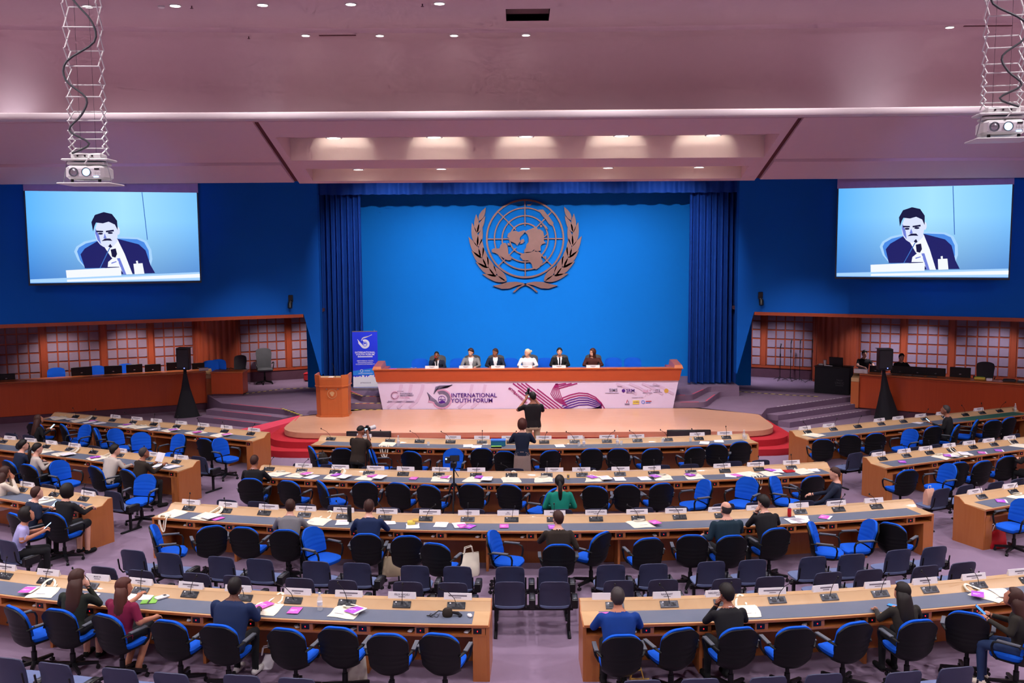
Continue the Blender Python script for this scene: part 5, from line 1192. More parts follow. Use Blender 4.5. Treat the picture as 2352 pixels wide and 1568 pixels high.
# ---- loudspeakers on skirted stands
def speaker(px0, px1, pyt, pyb, pyf, lab, lab2):
    base = atz((px0 + px1) / 2 + 6, pyf - 9, 0); y = base.y - (.5 if px0 > 1000 else .2); base = aty((px0 + px1) / 2 + 6, pyf - 4, y); base.z = 0
    top = aty((px0 + px1) / 2, pyt, y); bot = aty((px0 + px1) / 2, pyb, y); wd = (px1 - px0) / (F / y)
    t = thing('speaker_stand', lab2, 'speaker stand', (base.x, base.y, 0))
    h = bot.z; n = 24; rings = []
    for f, r in ((0, .38), (.06, .35), (.25, .27), (.6, .13), (.92, .05), (1, .045)):
        rings.append([(r * (1 + .12 * math.cos(3 * q)) * math.cos(q) + (top.x - base.x) * f, r * (1 + .12 * math.cos(3 * q)) * math.sin(q), h * f) for q in [2 * PI * k / n for k in range(n)]])
    MB().loft(rings).build('fabric_skirt', 'black_cloth', t); MB().tube([(top.x - base.x, 0, h - .12), (top.x - base.x, 0, h)], .02, 8).build('pole', 'black_metal', t)
    MB().tube([(.4, -.1, .03), (.55, -.1, .02)], .02, 6).build('foot', 'black_plastic', t)
    s = thing('loudspeaker', lab, 'loudspeaker', (top.x, y, h)); H = top.z - h
    o = MB().loft([[(-wd / 2, -.17, z), (wd / 2, -.17, z), (wd / 2 * .75, .18, z), (-wd / 2 * .75, .18, z)] for z in (0, H)]).build('cabinet', 'black_plastic', s); fix_normals(o.data)
    MB().cbox(-wd / 2 + .02, wd / 2 - .02, -.19, -.165, .04, H - .03, .01).build('grille', 'dark_grey', s); MB().cbox(-wd / 2, wd / 2, -.17, .17, H, H + .015, .004).build('top_cap', 'chair_grey_plastic', s)
    MB().ell((.05, -.192, .06), (.018, .006, .012), 10, 6).build('status_lamp', 'blue_led', s)
speaker(408, 437, 799, 848, 962, 'black loudspeaker standing before the left monitor counter', 'black cloth-skirted speaker stand before the left control counter')
speaker(2015, 2047, 801, 848, 965, 'black loudspeaker standing before the right technician counter', 'black cloth-skirted speaker stand before the right control counter')
# ---- black equipment table beside the right counter
q = atz(1925, 905, .5)
t = thing('equipment_table', 'black cloth-covered equipment table with white lettering beside right counter', 'table', (q.x, q.y + .3, .5), hR)
MB().cbox(-.6, .5, -.3, .3, 0, .86, .01).build('cloth_cover', 'black_cloth', t); MB().cbox(-.62, .52, -.32, .32, .86, .89, .006).build('table_top', 'black_plastic', t)
for z, s_, tx in ((.46, .07, 'TALAY'), (.37, .1, 'UNCC'), (.29, .05, 'BANGKOK')): text('lettering', tx, s_, 'mesh_grey', t, Matrix.Translation((.2, -.304, z)) @ Matrix.Rotation(PI / 2, 4, 'X'), 'CENTER', .01, .001)
tw = t.location
def on_et(x, y): v = Matrix.Rotation(hR, 3, 'Z') @ Vector((x, y, 0)); return Vector((tw.x + v.x, tw.y + v.y, 1.391))
lp = thing('laptop', 'open black laptop on the black equipment table', 'laptop', on_et(.05, 0), hR + PI); MB().cbox(-.22, .22, -.1, .16, 0, .02, .005).build('keyboard_deck', 'black_plastic', lp)
o = MB().cbox(-.22, .22, 0, .015, 0, .3, .005).build('lid', 'black_plastic', lp); o.location = (0, .16, .02); o.rotation_euler = (R_(-12), 0, 0)
cp = thing('paper_cup', 'white paper cup on the black equipment table', 'cup', on_et(-.36, .05)); MB().lathe([(.038, 0), (.05, .15), (.052, .15), (.05, .155)], 14).build('cup_wall', 'paper', cp); MB().lathe([(.053, .15), (.053, .17), (.02, .175)], 14).build('lid', 'white_plastic', cp)
slabthing('cable_adapter', 'white coiled cable and adapter on equipment table', 'cable', on_et(-.2, -.15), hR, .26, .06, .02, 'white_plastic', 'plug', 'paper')
slabthing('tissue_pack', 'small white pack at the corner of equipment table', 'packet', on_et(-.48, 0), hR, .14, .1, .04, 'paper', 'opening', 'card')
# ---- microphone stands in the right alcove
for k, (px, pyt, pyb) in enumerate(((1791, 790, 873), (1815, 781, 874), (1836, 781, 876), (1864, 780, 877))):
    g = atz(px, pyb, .5); zt = aty(px, pyt, g.y).z
    t = thing('microphone_stand', 'thin black microphone stand in the right alcove, %s from left' % ORD[k], 'microphone stand', (g.x, g.y, .5), k * .5)
    MB().tube([(0, 0, .05), (0, 0, zt - .6)], .012, 8).build('pole', 'black_metal', t)
    for j in range(3):
        a = 2 * PI * j / 3; MB().tube([(0, 0, .12), (.3 * math.cos(a), .3 * math.sin(a), .01)], .009, 6).build('leg', 'black_metal', t)
    MB().tube([(0, 0, zt - .62), (.02, 0, zt - .53)], .02, 8).build('clip', 'black_plastic', t); MB().ell((.022, 0, zt - .5), (.025, .025, .035), 10, 8).build('microphone_head', 'dark_grey', t)
    MB().tube([(0, 0, zt - .95), (0, 0, zt - .85)], .022, 8).build('clutch', 'black_plastic', t)
# floor monitor wedges on the stage front edge
for k, (px0, px1, py) in enumerate(((798, 900, 1000), (1530, 1630, 996))):
    a_, c_ = aty(px0, py, 24.75), aty(px1, py, 24.75)
    t = thing('stage_edge_monitor', 'flat dark teleprompter bar at the stage edge, ' + ('behind the cameraman with white lens' if k == 0 else 'beside a name card'), 'monitor', ((a_.x + c_.x) / 2, 24.62, .333))
    wd = (c_.x - a_.x) / 2; MB().cbox(-wd, wd, -.03, .03, .02, .25, .01).build('casing', 'black_plastic', t); MB().cbox(-wd + .02, wd - .02, -.034, -.028, .05, .22, .003).build('display', 'dark_grey', t); MB().cbox(-.3, .3, -.12, .12, 0, .03, .006).build('stand', 'black_metal', t)
# ================================================================== people
HT = {}   # working store
def capsule(a, c, ra, rc, n=10):
    a, c = Vector(a), Vector(c); d = c - a; L_ = max(d.length, 1e-4); t = d / L_; u = t.orthogonal().normalized(); v = t.cross(u); rings = []
    for k in range(4):
        q = PI / 2 * (k + .35) / 4.0; rings.append((a - t * ra * math.cos(q), ra * math.sin(q)))
    rings.append((a, ra)); rings.append((a + d * .5, (ra + rc) / 2)); rings.append((c, rc))
    for k in range(4):
        q = PI / 2 * (3.65 - k) / 4.0; rings.append((c + t * rc * math.cos(q), rc * math.sin(q)))
    return [[tuple(p + u * (r * math.cos(2 * PI * i / n)) + v * (r * math.sin(2 * PI * i / n))) for i in range(n)] for p, r in rings]
ARM = {  # elbow, wrist (right arm; x is mirrored for the left), hand direction
 'desk': ((.27, .16, .82), (.15, .44, .80), (-.35, .9, -.1)), 'lap': ((.25, .02, .76), (.09, .27, .68), (-.5, .8, -.2)), 'face': ((.2, .27, .80), (.085, .2, 1.02), (-.25, -.1, .95)),
 'phone': ((.22, .05, .80), (.09, .32, .86), (-.3, .8, .3)), 'rest': ((.27, .0, .78), (.27, .26, .73), (0, 1, -.1)), 'hold': ((.22, .18, .80), (.15, .45, .87), (-.15, .8, .5)),
 'cam': ((.25, .14, .86), (.1, .27, 1.1), (-.4, .4, .8)), 'camhigh': ((.33, .1, .9), (.12, .27, 1.12), (-.4, .4, .8)), 'down': ((.27, -.05, .78), (.3, .05, .55), (0, .2, -1)), 'mic': ((.2, .2, .84), (.04, .22, 1.08), (-.2, .1, .95)), 'clasp': ((.26, .05, .8), (.06, .26, .82), (-.8, .5, 0)),
 'knee': ((.24, .12, .74), (.16, .36, .62), (-.1, .8, -.5))}
class Person:
    def __init__(s, name, label, loc, rz, top, bottom='trouser_dark', skin='skin_mid', hair='hair_black', style='short', lean=8, armL='desk', armR='desk', yaw=0, pitch=0, size=1.0, female=False, shoe='shoe_black', sleeve='long', shirt=None, tie=None, mode='sit', legs='normal', face=False, skirt=None, wide=1.0):
        s.__dict__.update(locals()); del s.__dict__['s']; s.prims = []; s.rings = []
        s.make()
    def cap(s, a, c, ra, rc, m): s.prims.append((Vector(a), Vector(c), ra, rc, m)); s.rings.append(capsule(a, c, ra, rc))
    def make(s):
        f = .92 if s.female else 1.0; th = R_(s.lean); zp = {'sit': .55, 'stand': .94, 'kneel': .42}[s.mode]; dz = zp - .55
        py = -.05 if s.mode == 'sit' else 0
        P = Vector((0, py, zp)); up = Vector((0, math.sin(th), math.cos(th))); fw = Vector((0, math.cos(th), -math.sin(th)))
        sec = [(-.1, .165, .12), (-.02, .178, .128), (.12, .16 * (f if s.female else 1), .112), (.28, .178, .12), (.39, .19, .112), (.45, .165, .095), (.49, .1, .07), (.53, .058, .056)]
        R = []
        for k, (h, rx, ry) in enumerate(sec):
            c = P + up * (h * f) + fw * (-.012 if h > .4 else 0); rx *= f * s.wide; ry *= f * s.wide
            R.append([tuple(c + Vector((rx * math.cos(q), 0, 0)) + fw * (ry * math.sin(q))) for q in [2 * PI * i / 18 for i in range(18)]])
        s.rings.append(R); s.spine = (P, up, fw, sec, f)
        S = P + up * .43 * f; N = P + up * .5 * f
        s.H = H = P + up * (.52 * f) + Vector((0, .035 + .02 * math.sin(th), .125))
        s.prims.append((N, H - Vector((0, .02, .05)), .05, .05, s.skin)); s.rings.append(capsule(N, H - Vector((0, .02, .05)), .053, .05))
        s.HM = Matrix.Translation(H) @ Matrix.Rotation(R_(s.yaw), 4, 'Z') @ Matrix.Rotation(R_(-s.pitch), 4, 'X')
        def hp(x, y, z): return s.HM @ Vector((x, y, z))
        # skull, jaw, nose, ears
        def ells(c, r):
            n = 14; rr = []
            for j in range(9):
                a = -PI / 2 + PI * (j + .15) / 8.3; q = max(.05, math.cos(a)); rr.append([tuple(s.HM @ (Vector(c) + Vector((r[0] * q * math.cos(2 * PI * i / n), r[1] * q * math.sin(2 * PI * i / n), r[2] * math.sin(a))))) for i in range(n)])
            s.rings.append(rr)
        ells((0, 0, .02), (.074, .094, .095)); ells((0, .025, -.045), (.056, .066, .072)); ells((0, .092, -.012), (.014, .018, .026))
        for q in (-1, 1): ells((q * .076, -.005, -.01), (.012, .02, .03))
        s.prims.append((hp(0, -.01, .03), hp(0, .03, -.05), .088, .066, s.skin))
        # arms
        hands = []
        for q, pose in ((1, s.armR), (-1, s.armL)):
            e, w_, hd = ARM[pose]; e = Vector((q * e[0], e[1] * f, e[2] * 1 + dz)); w_ = Vector((q * w_[0], w_[1], w_[2] + dz)); hd = Vector((q * hd[0], hd[1], hd[2])).normalized()
            if s.mode == 'sit' and s.female: e.z -= .02; w_.z -= .01
            sh = S + Vector((q * .178 * f * s.wide, 0, -.0))
            s.cap(sh, e, .056 * s.wide, .045 * s.wide, s.top)
            s.cap(e, w_, .043, .03, s.top if s.sleeve == 'long' else s.skin)
            if s.sleeve == 'short': s.prims[-2] = (sh, sh.lerp(e, .8), .06, .05, s.top); s.prims.append((sh.lerp(e, .8), e, .045, .045, s.skin))
            pm = w_ + hd * .055; s.cap(w_ + hd * .012, pm, .031, .034, s.skin); hands.append((q, w_, hd))
        s.hands = hands
        # legs
        if s.mode == 'sit':
            for q in (-1, 1):
                kx = .12 if not s.female else .085
                hip = Vector((q * .09, py, zp - .02)); kn = Vector((q * kx, py + .44, .54)); an = Vector((q * kx, py + .42, .1)); toe = Vector((q * (kx + .01), py + .57, .045))
                if s.legs == 'cross' and q == 1: kn = Vector((-.02, py + .45, .62)); an = Vector((-.2, py + .5, .3)); toe = Vector((-.26, py + .62, .26))
                if s.legs == 'back': an = Vector((q * kx, py + .2, .1)); toe = Vector((q * kx, py + .3, .045))
                s.cap(hip, kn, .088, .062, s.bottom); s.cap(kn, an, .058, .042, s.bottom if not s.skirt else s.skin); s.cap(an - Vector((0, .03, .05)), toe, .04, .038, s.shoe)
                if s.skirt: s.cap(hip, kn, .092, .075, s.bottom)
        elif s.mode == 'stand':
            for q in (-1, 1):
                hip = Vector((q * .09, 0, zp - .03)); kn = Vector((q * .1, .03, .5)); an = Vector((q * .11, 0, .09)); toe = Vector((q * .13, .16, .04))
                s.cap(hip, kn, .088, .06, s.bottom); s.cap(kn, an, .056, .042, s.bottom if not s.skirt else s.skin); s.cap(an - Vector((0, .03, .04)), toe, .042, .038, s.shoe)
            if s.skirt:
                R = [[(rx * math.cos(2 * PI * i / 18), ry * math.sin(2 * PI * i / 18), z) for i in range(18)] for z, rx, ry in ((.38, .2, .16), (.6, .19, .15), (.85, .18, .13), (.95, .15, .11))]
                s.rings.append(R); s.prims.append((Vector((0, 0, .4)), Vector((0, 0, .86)), .2, .17, s.bottom))
        else:
            for q in (-1, 1):
                hip = Vector((q * .1, 0, zp - .02)); kn = Vector((q * .16, .38, .1 if q < 0 else .45)); an = Vector((q * .16, .0 if q < 0 else .36, .07)); toe = Vector((q * .16, -.14 if q < 0 else .5, .04))
                s.cap(hip, kn, .092, .064, s.bottom); s.cap(kn, an, .058, .042, s.bottom); s.cap(an, toe, .042, .036, s.shoe)
        b = MB()
        for r in s.rings: b.loft(r)
        me = bpy.data.meshes.new('person_raw'); me.from_pydata(b.v, [], b.f); fix_normals(me)
        o = bpy.data.objects.new('person_raw', me); COL.objects.link(o)
        m = o.modifiers.new('r', 'REMESH'); m.mode = 'VOXEL'; m.voxel_size = .0155; m.use_smooth_shade = True
        m = o.modifiers.new('s', 'SMOOTH'); m.factor = .5; m.iterations = 3
        s.tmp = o
    def finish(s, dg):
        ev = s.tmp.evaluated_get(dg); me = bpy.data.meshes.new_from_object(ev)
        nv = len(me.vertices); co = np.empty(nv * 3); me.vertices.foreach_get('co', co); co = co.reshape(-1, 3)
        nf = len(me.polygons); fc = np.empty(nf * 3); me.polygons.foreach_get('center', fc); fc = fc.reshape(-1, 3)
        best = np.full(nf, 1e9); idx = np.zeros(nf, int); mats = []
        def mi(m):
            if m not in mats: mats.append(m)
            return mats.index(m)
        P, up, fw, sec, f = s.spine
        h = (fc - np.array(P)) @ np.array(up) / f; yy = (fc - np.array(P)) @ np.array(fw); xx = fc[:, 0]
        hs = np.array([q[0] for q in sec]); rx = np.interp(h, hs, [q[1] for q in sec]) * f * s.wide; ry = np.interp(h, hs, [q[2] for q in sec]) * f * s.wide
        e = np.sqrt((xx / rx) ** 2 + (yy / ry) ** 2); d = np.abs(e - 1) * np.minimum(rx, ry); d = np.where((h > .50) | (h < -.14), 1e3, d)
        best = d; idx[:] = mi(s.top)
        idx[(h < -.045) & (d < 1e2)] = mi(s.bottom)
        for a, c, ra, rc, m in s.prims:
            a, c = np.array(a), np.array(c); ab = c - a; t = np.clip(((fc - a) @ ab) / max(ab @ ab, 1e-9), 0, 1)
            dd = np.abs(np.linalg.norm(fc - (a + t[:, None] * ab), axis=1) - (ra + (rc - ra) * t)); k = dd < best
            best = np.where(k, dd, best); idx[k] = mi(m)
        if s.shirt:                                   # shirt and tie in the jacket's opening
            v = (h > .12) & (h < .50) & (yy > 0) & (np.abs(xx) < .012 + .06 * np.clip((h - .12) / .36, 0, 1)); tors = best == d
            idx[v & (tors | (h > .42)) & (idx != mi(s.skin))] = mi(s.shirt)
            if s.tie: idx[v & tors & (np.abs(xx) < .02)] = mi(s.tie)
        for m in mats: me.materials.append(MATS[m])
        me.polygons.foreach_set('material_index', idx.astype('int32')); me.polygons.foreach_set('use_smooth', [True] * nf)
        # five fingers on each hand
        fb = MB()
        for q, w_, hd in s.hands:
            side = hd.cross(Vector((0, 0, 1))); side = side.normalized() if side.length > .2 else Vector((1, 0, 0)); nrm = side.cross(hd).normalized()
            if nrm.z > 0: nrm = -nrm
            pb = w_ + hd * .07
            for k, (o_, ln) in enumerate(((-.024, .062), (-.008, .074), (.008, .07), (.023, .056))):
                a = pb + side * o_; fb.tube([tuple(a - hd * .015), tuple(a + hd * ln * .5 + nrm * .008), tuple(a + hd * ln * .8 + nrm * .03), tuple(a + hd * ln * .85 + nrm * .05)], [.0095, .009, .0085, .006], 6)
            a = w_ + hd * .03 - side * (.028 * q if side.x * q > 0 else -.028 * q)
            fb.tube([tuple(a), tuple(a + hd * .03 + (a - w_ - hd * .03).normalized() * .02), tuple(a + hd * .055 + (a - w_ - hd * .03).normalized() * .015 + nrm * .015)], [.012, .011, .007], 6)
        fm = bpy.data.meshes.new('f'); fm.from_pydata(fb.v, [], fb.f); 
        import bmesh
        bm = bmesh.new(); bm.from_mesh(me); n0 = len(bm.faces); bm.from_mesh(fm); bm.faces.ensure_lookup_table(); ki = mats.index(s.skin)
        for fa in bm.faces[n0:]: fa.material_index = ki; fa.smooth = True
        bmesh.ops.recalc_face_normals(bm, faces=bm.faces[n0:]); bm.to_mesh(me); bm.free(); bpy.data.meshes.remove(fm)
        bpy.data.objects.remove(s.tmp); me.name = s.name
        root = thing('person', s.label, 'person', s.loc, s.rz); root.scale = (s.size,) * 3; s.root = root
        link('body', me, root)
        s.hairdo(root)
        if s.top.startswith('suit') and not s.female:
            P_, u_, w_, _, _ = s.spine; c = P_ + u_ * .505 - w_ * .008
            MB().tube([tuple(c + Vector((.062 * math.cos(q), 0, 0)) + w_ * (.06 * math.sin(q)) - u_ * (.018 * max(0, math.sin(q)))) for q in [2 * PI * i / 14 for i in range(15)]], [(.007, .016)] * 15, 6, flat=(1, 0, 0)).build('shirt_collar', 'shirt_white', root)
        if s.face:
            for q in (-1, 1):
                o = MB().ell((q * .03, .082, .012), (.011, .008, .006), 8, 6).xf(s.HM).build('eye', 'hair_black', root)
                o = MB().cbox(q * .03 - .017, q * .03 + .017, .083, .093, .03, .037, .002).xf(s.HM).build('eyebrow', 'hair_black' if s.hair != 'hair_blond' else 'hair_blond', root)
            MB().cbox(-.022, .022, .083, .092, -.066, -.058, .002).xf(s.HM).build('mouth', 'red_carpet', root)
        return root
    def hairdo(s, root):
        st = s.style
        if st == 'none': return
        nu, nv = 22, 16; rings = []
        for j in range(nv + 1):
            a = -PI / 2 + PI * (j + .1) / (nv + .2); rr = []
            for i in range(nu):
                q = 2 * PI * i / nu; d = Vector((math.cos(a) * math.cos(q), math.cos(a) * math.sin(q), math.sin(a)))
                if st in ('bob', 'long'): thr = .42 if d.y > .55 else (-.15 - .7 * (d.y < .35) if True else 0)
                elif st == 'bald': thr = -.6 if d.y < .1 and d.z < .45 else 9
                elif st == 'cap': thr = .2 + .1 * d.y
                else: thr = .62 * d.y - .12 if d.y > 0 else .85 * d.y - .12
                k = min(1, max(0, (d.z - thr) / .12 + .5))
                g = {'bob': 1.34, 'long': 1.15, 'short': 1.06, 'thick': 1.16, 'bald': 1.03, 'cap': 1.1, 'ponytail': 1.06, 'bun': 1.06}[st]
                if st == 'short' and d.z > .6: g += .03
                if st == 'thick' and d.z > .3 and d.y > -.2: g += .05
                sc = (.72 + (g - .72) * k)
                base = Vector((.078 * d.x, .098 * d.y, (.1 if d.z > 0 else .115) * d.z + .02)); sc *= 1 + .025 * math.sin(9 * q + 3 * a) * math.sin(7 * a + 2 * q) * k
                rr.append(tuple(s.HM @ (Vector((0, 0, .0)) + base * sc)))
            rings.append(rr)
        hm = s.hair
        o = MB().loft(rings).build('hair' if st != 'cap' else 'cap', hm, root, angle=80)
        if st == 'cap':
            MB().loft([[tuple(s.HM @ Vector((x, y, z + dz_))) for x, y, z in ((-.07, .07, .05), (-.05, .15, .035), (0, .175, .03), (.05, .15, .035), (.07, .07, .05))] for dz_ in (0, .012)]).build('visor', hm, root)
            return
        if st == 'long':
            R = []
            for k, (dz_, y, rx, ry) in enumerate(((.03, -.03, .085, .075), (-.06, -.045, .108, .085), (-.14, -.06, .118, .08), (-.24, -.085, .118, .07), (-.34, -.105, .1, .055), (-.4, -.12, .06, .03))):
                c = s.H + Vector((0, y - .06 * math.sin(R_(s.lean)) * 0, dz_)); c.y -= max(0, -dz_) * math.tan(R_(s.lean)) * .6
                rot = Matrix.Rotation(R_(s.yaw) * max(0, 1 + dz_ * 3), 3, 'Z')
                R.append([tuple(c + rot @ Vector((rx * math.cos(2 * PI * i / 16), ry * math.sin(2 * PI * i / 16), 0))) for i in range(16)])
            MB().loft(R).build('hair_length', hm, root, angle=80)
        if st == 'ponytail':
            a = s.HM @ Vector((0, -.095, .02)); MB().tube([tuple(a), tuple(a + Vector((0, -.05, -.03))), tuple(a + Vector((.0, -.06, -.16))), tuple(a + Vector((.0, -.05, -.3))), tuple(a + Vector((0, -.03, -.36)))], [.02, .034, .035, .026, .008], 10).build('ponytail', hm, root, angle=80)
            MB().ell(tuple(a + Vector((0, -.012, -.0))), (.026, .016, .026), 10, 6).build('hair_tie', 'black_plastic', root)
        if st == 'bun':
            a = s.HM @ Vector((0, -.105, .045)); MB().ell(tuple(a), (.042, .036, .04), 12, 8).build('hair_bun', hm, root, angle=80)
def sit(seat, dz=0.0, dy=0.0, turn=0):
    loc, a = seat; off = Matrix.Rotation(a, 3, 'Z') @ Vector((0, dy, 0)); return Vector((loc.x + off.x, loc.y + off.y, dz)), a + R_(turn)
PEOPLE = []
def person(label, seat=None, loc=None, rz=0, turn=0, dy=0.0, dz=0.0, **k):
    if seat: loc, rz = sit(seat, dz, dy, turn)
    p = Person('person', label, loc, rz, **k); PEOPLE.append(p); return p
S_ = SEAT
# near desks
person('woman with straight brown hair in dark green blazer, hand to her face', S_[('EL', 1)], turn=8, top='suit_green', skin='skin_light', hair='hair_brown', style='long', lean=14, armR='face', armL='desk', yaw=-35, female=True, size=1.02, skirt=True, dy=.06)
person('woman with long ombre hair in burgundy short-sleeved top', S_[('EL', 2)], turn=6, top='shirt_burgundy', skin='skin_mid', hair='hair_auburn', style='long', lean=8, armR='rest', armL='hold', yaw=-60, female=True, sleeve='short', skirt=True, legs='back', dy=.03, wide=1.12)
person('man in plain navy jacket and white sneakers leaning on the desk', S_[('EL', 4)], top='suit_navy', skin='skin_dark', hair='hair_black', style='short', lean=20, armR='desk', armL='desk', pitch=-12, shoe='shoe_white', wide=1.22, size=1.04, dy=.05)
person('man in bright blue suit with close-cropped hair at aisle seat', S_[('ER', 0)], top='suit_blue', skin='skin_mid', hair='hair_grey', lean=14, armR='desk', armL='desk', pitch=-18, wide=1.1, size=1.03, dy=.04)
person('man in black suit with wristwatch resting chin on hand', S_[('ER', 2)], top='suit_black', skin='skin_tan', hair='hair_black', style='thick', lean=14, armL='face', armR='desk', yaw=12, size=1.0, dy=.04)
person('woman with long dark hair in dark olive blazer and sandals', S_[('ER', 5)], top='suit_olive', skin='skin_mid', hair='hair_black', style='long', lean=15, armR='desk', armL='desk', yaw=30, pitch=-12, female=True, size=.98, dy=.05)
person('woman in jeans and pale sneakers looking at phone, right edge', S_[('ER', 7)], turn=10, top='suit_olive', bottom='jeans', skin='skin_mid', hair='hair_brown', style='long', lean=10, armR='phone', armL='phone', pitch=-25, female=True, shoe='cream_cloth')
# third desk
person('man in light grey suit writing at the third desk', S_[('D', 3)], top='suit_grey', skin='skin_light', hair='hair_brown', lean=18, pitch=-20, dy=.08)
person('man in royal blue suit at the third desk beside black bottle', S_[('D', 5)], top='suit_navy', skin='skin_light', hair='hair_brown', lean=12, pitch=-6, dy=.06, size=1.04)
person('balding man in dark suit at the middle of third desk', S_[('D', 9)], top='suit_brown', skin='skin_light', hair='hair_brown', style='short', lean=10, yaw=25, pitch=-10, armR='rest', size=1.03)
person('man with shaved head in dark teal suit at third desk', S_[('D', 13)], top='suit_teal', skin='skin_light', hair='hair_grey', style='bald', lean=10, yaw=15, pitch=-10, wide=1.1, size=1.05, armL='rest')
person('man with thick black hair in black suit, hand over mouth', S_[('D', 14)], top='suit_black', skin='skin_light', hair='hair_black', style='thick', lean=18, armL='face', yaw=22, size=1.03, dy=.06)
# second desk
person('dark-haired person in black jacket at the left end of second desk', S_[('C', 0)], top='suit_black', skin='skin_tan', hair='hair_brown', lean=10, yaw=-12)
person('woman with dark ponytail in green top behind the second desk', TSEAT[('TC', 8)], top='shirt_green', skin='skin_mid', hair='hair_black', style='ponytail', lean=10, armR='lap', armL='lap', female=True, size=1.06)
person('man in navy suit lounging crosswise with one leg over his knee', TSEAT[('TC', 15)], turn=65, top='suit_dknavy', skin='skin_light', hair='hair_brown', lean=-8, armL='knee', armR='rest', yaw=20, legs='cross', bottom='suit_navy', size=1.02)
# standing and filming people
g = atz(1199, 968, 1.63)
person('standing woman with brown bob in navy blazer and taupe skirt', loc=(g.x, g.y, 0), rz=R_(-4), mode='stand', top='suit_dknavy', bottom='skirt_taupe', skirt=True, skin='skin_light', hair='hair_auburn', style='bob', armR='clasp', armL='clasp', lean=2, female=True, size=1.0)
g17 = Vector((aty(1224, 905, 23.2).x, 23.2, 0))
PH1 = person('standing photographer in black shirt and khaki trousers aiming at the panel', loc=g17, rz=R_(8), mode='stand', top='shirt_black', bottom='trouser_khaki', skin='skin_tan', hair='hair_black', armL='camhigh', armR='cam', lean=2, yaw=20, pitch=4, size=1.06, sleeve='short', wide=1.1)
g18 = atz(820, 984, 1.56); g18.z = 0
PH2 = person('cameraman in dark cap and brown shirt behind white-lens camera', loc=(g18.x, g18.y, 0), rz=R_(-25), mode='stand', top='shirt_brown', bottom='trouser_dark', skin='skin_tan', hair='hair_black', style='cap', armR='cam', armL='cam', lean=12, pitch=-5, yaw=-10, size=.94, sleeve='short', wide=1.1)
# panel on the dais
def panelist(label, px, **k):
    x = aty(px, 830, PANEL_Y).x; return person(label, loc=(x, PANEL_Y - .04, .833), rz=PI + R_(k.pop('turn', 0)), face=True, wide=1.1, **k)
SPK = panelist('moustached panelist in navy suit speaking into a hand microphone', 1004, top='suit_dknavy', skin='skin_tan', hair='hair_black', shirt='shirt_white', tie='suit_black', armR='mic', armL='desk', lean=14, pitch=-10, size=.98)
panelist('panelist in light grey suit with dark bow tie, head turned', 1082, top='suit_grey', skin='skin_light', hair='hair_brown', shirt='shirt_white', armR='desk', armL='desk', lean=4, yaw=-35, size=1.03, style='thick')
panelist('panelist in dark jacket with lanyard, head turned', 1138, top='suit_dknavy', skin='skin_tan', hair='hair_brown', shirt='shirt_white', armR='desk', armL='desk', lean=4, yaw=-50, size=1.03)
panelist('blonde panelist in white jacket with hair tied back', 1212, top='shirt_white', skin='skin_light', hair='hair_blond', style='bun', armR='desk', armL='desk', lean=4, yaw=-65, female=True, size=1.05)
panelist('panelist in black suit and tie with swept-up dark hair', 1285, top='suit_black', skin='skin_light', hair='hair_black', style='thick', shirt='shirt_white', tie='suit_black', armR='desk', armL='desk', lean=5, pitch=-18, size=1.03)
panelist('panelist with long brown hair in dark brown blouse', 1361, top='blouse_brown', skin='skin_light', hair='hair_auburn', style='long', armR='desk', armL='desk', lean=4, yaw=-60, female=True, size=1.05)
# left block
person('dark-haired woman in black holding a lit phone', TSEAT[('TL1', 1)], turn=-12, top='suit_black', skin='skin_mid', hair='hair_brown', style='long', lean=12, armR='phone', armL='phone', pitch=-25, yaw=-20, female=True)
person('man in black suit beside the black bag on the middle desk', S_[('L2', 0)], top='suit_dknavy', skin='skin_light', hair='hair_black', style='thick', lean=15, yaw=-25, pitch=-10)
person('woman with long dark ponytail in cream blazer with folded arms', S_[('L2', 1)], top='suit_beige', skin='skin_light', hair='hair_black', style='ponytail', lean=6, armR='clasp', armL='clasp', yaw=-10, female=True, size=1.04, turn=-20)
person('man in pale beige suit leaning forward at middle desk', S_[('L2', 3)], top='suit_beige', skin='skin_light', hair='hair_black', style='thick', lean=24, yaw=-35, pitch=-10, dy=.08, turn=10)
person('man in dark brown suit and glasses reading a white sheet', S_[('L2', 4)], top='suit_brown', skin='skin_tan', hair='hair_grey', lean=16, armR='hold', armL='hold', yaw=-20, pitch=-18, dy=.06)
person('seated person in cream clothes cut off by the left edge', loc=(atz(4, 1168, .46).x, atz(4, 1168, .46).y, 0), rz=R_(-50), top='cream_cloth', bottom='cream_cloth', skin='skin_mid', hair='hair_brown', style='long', lean=12, armR='face', armL='face', female=True)
person('man in navy suit with phone at the left block near desk', S_[('L3', 0)], top='suit_dknavy', skin='skin_light', hair='hair_brown', lean=18, armR='phone', armL='desk', pitch=-18, yaw=-10, shirt=None, dy=.04)
person('woman with short black bob in black blazer at near left desk', S_[('L3', 1)], top='suit_black', skin='skin_light', hair='hair_black', style='bob', lean=12, armR='desk', armL='desk', pitch=-15, female=True, skirt=True, size=1.04, dy=.04)
person('young person in lilac shirt with phone and dark trousers, bottom left block', TSEAT[('TL3', 1)], turn=-40, top='shirt_lilac', skin='skin_mid', hair='hair_black', style='bob', lean=18, armR='phone', armL='phone', pitch=-25, female=True, sleeve='short')
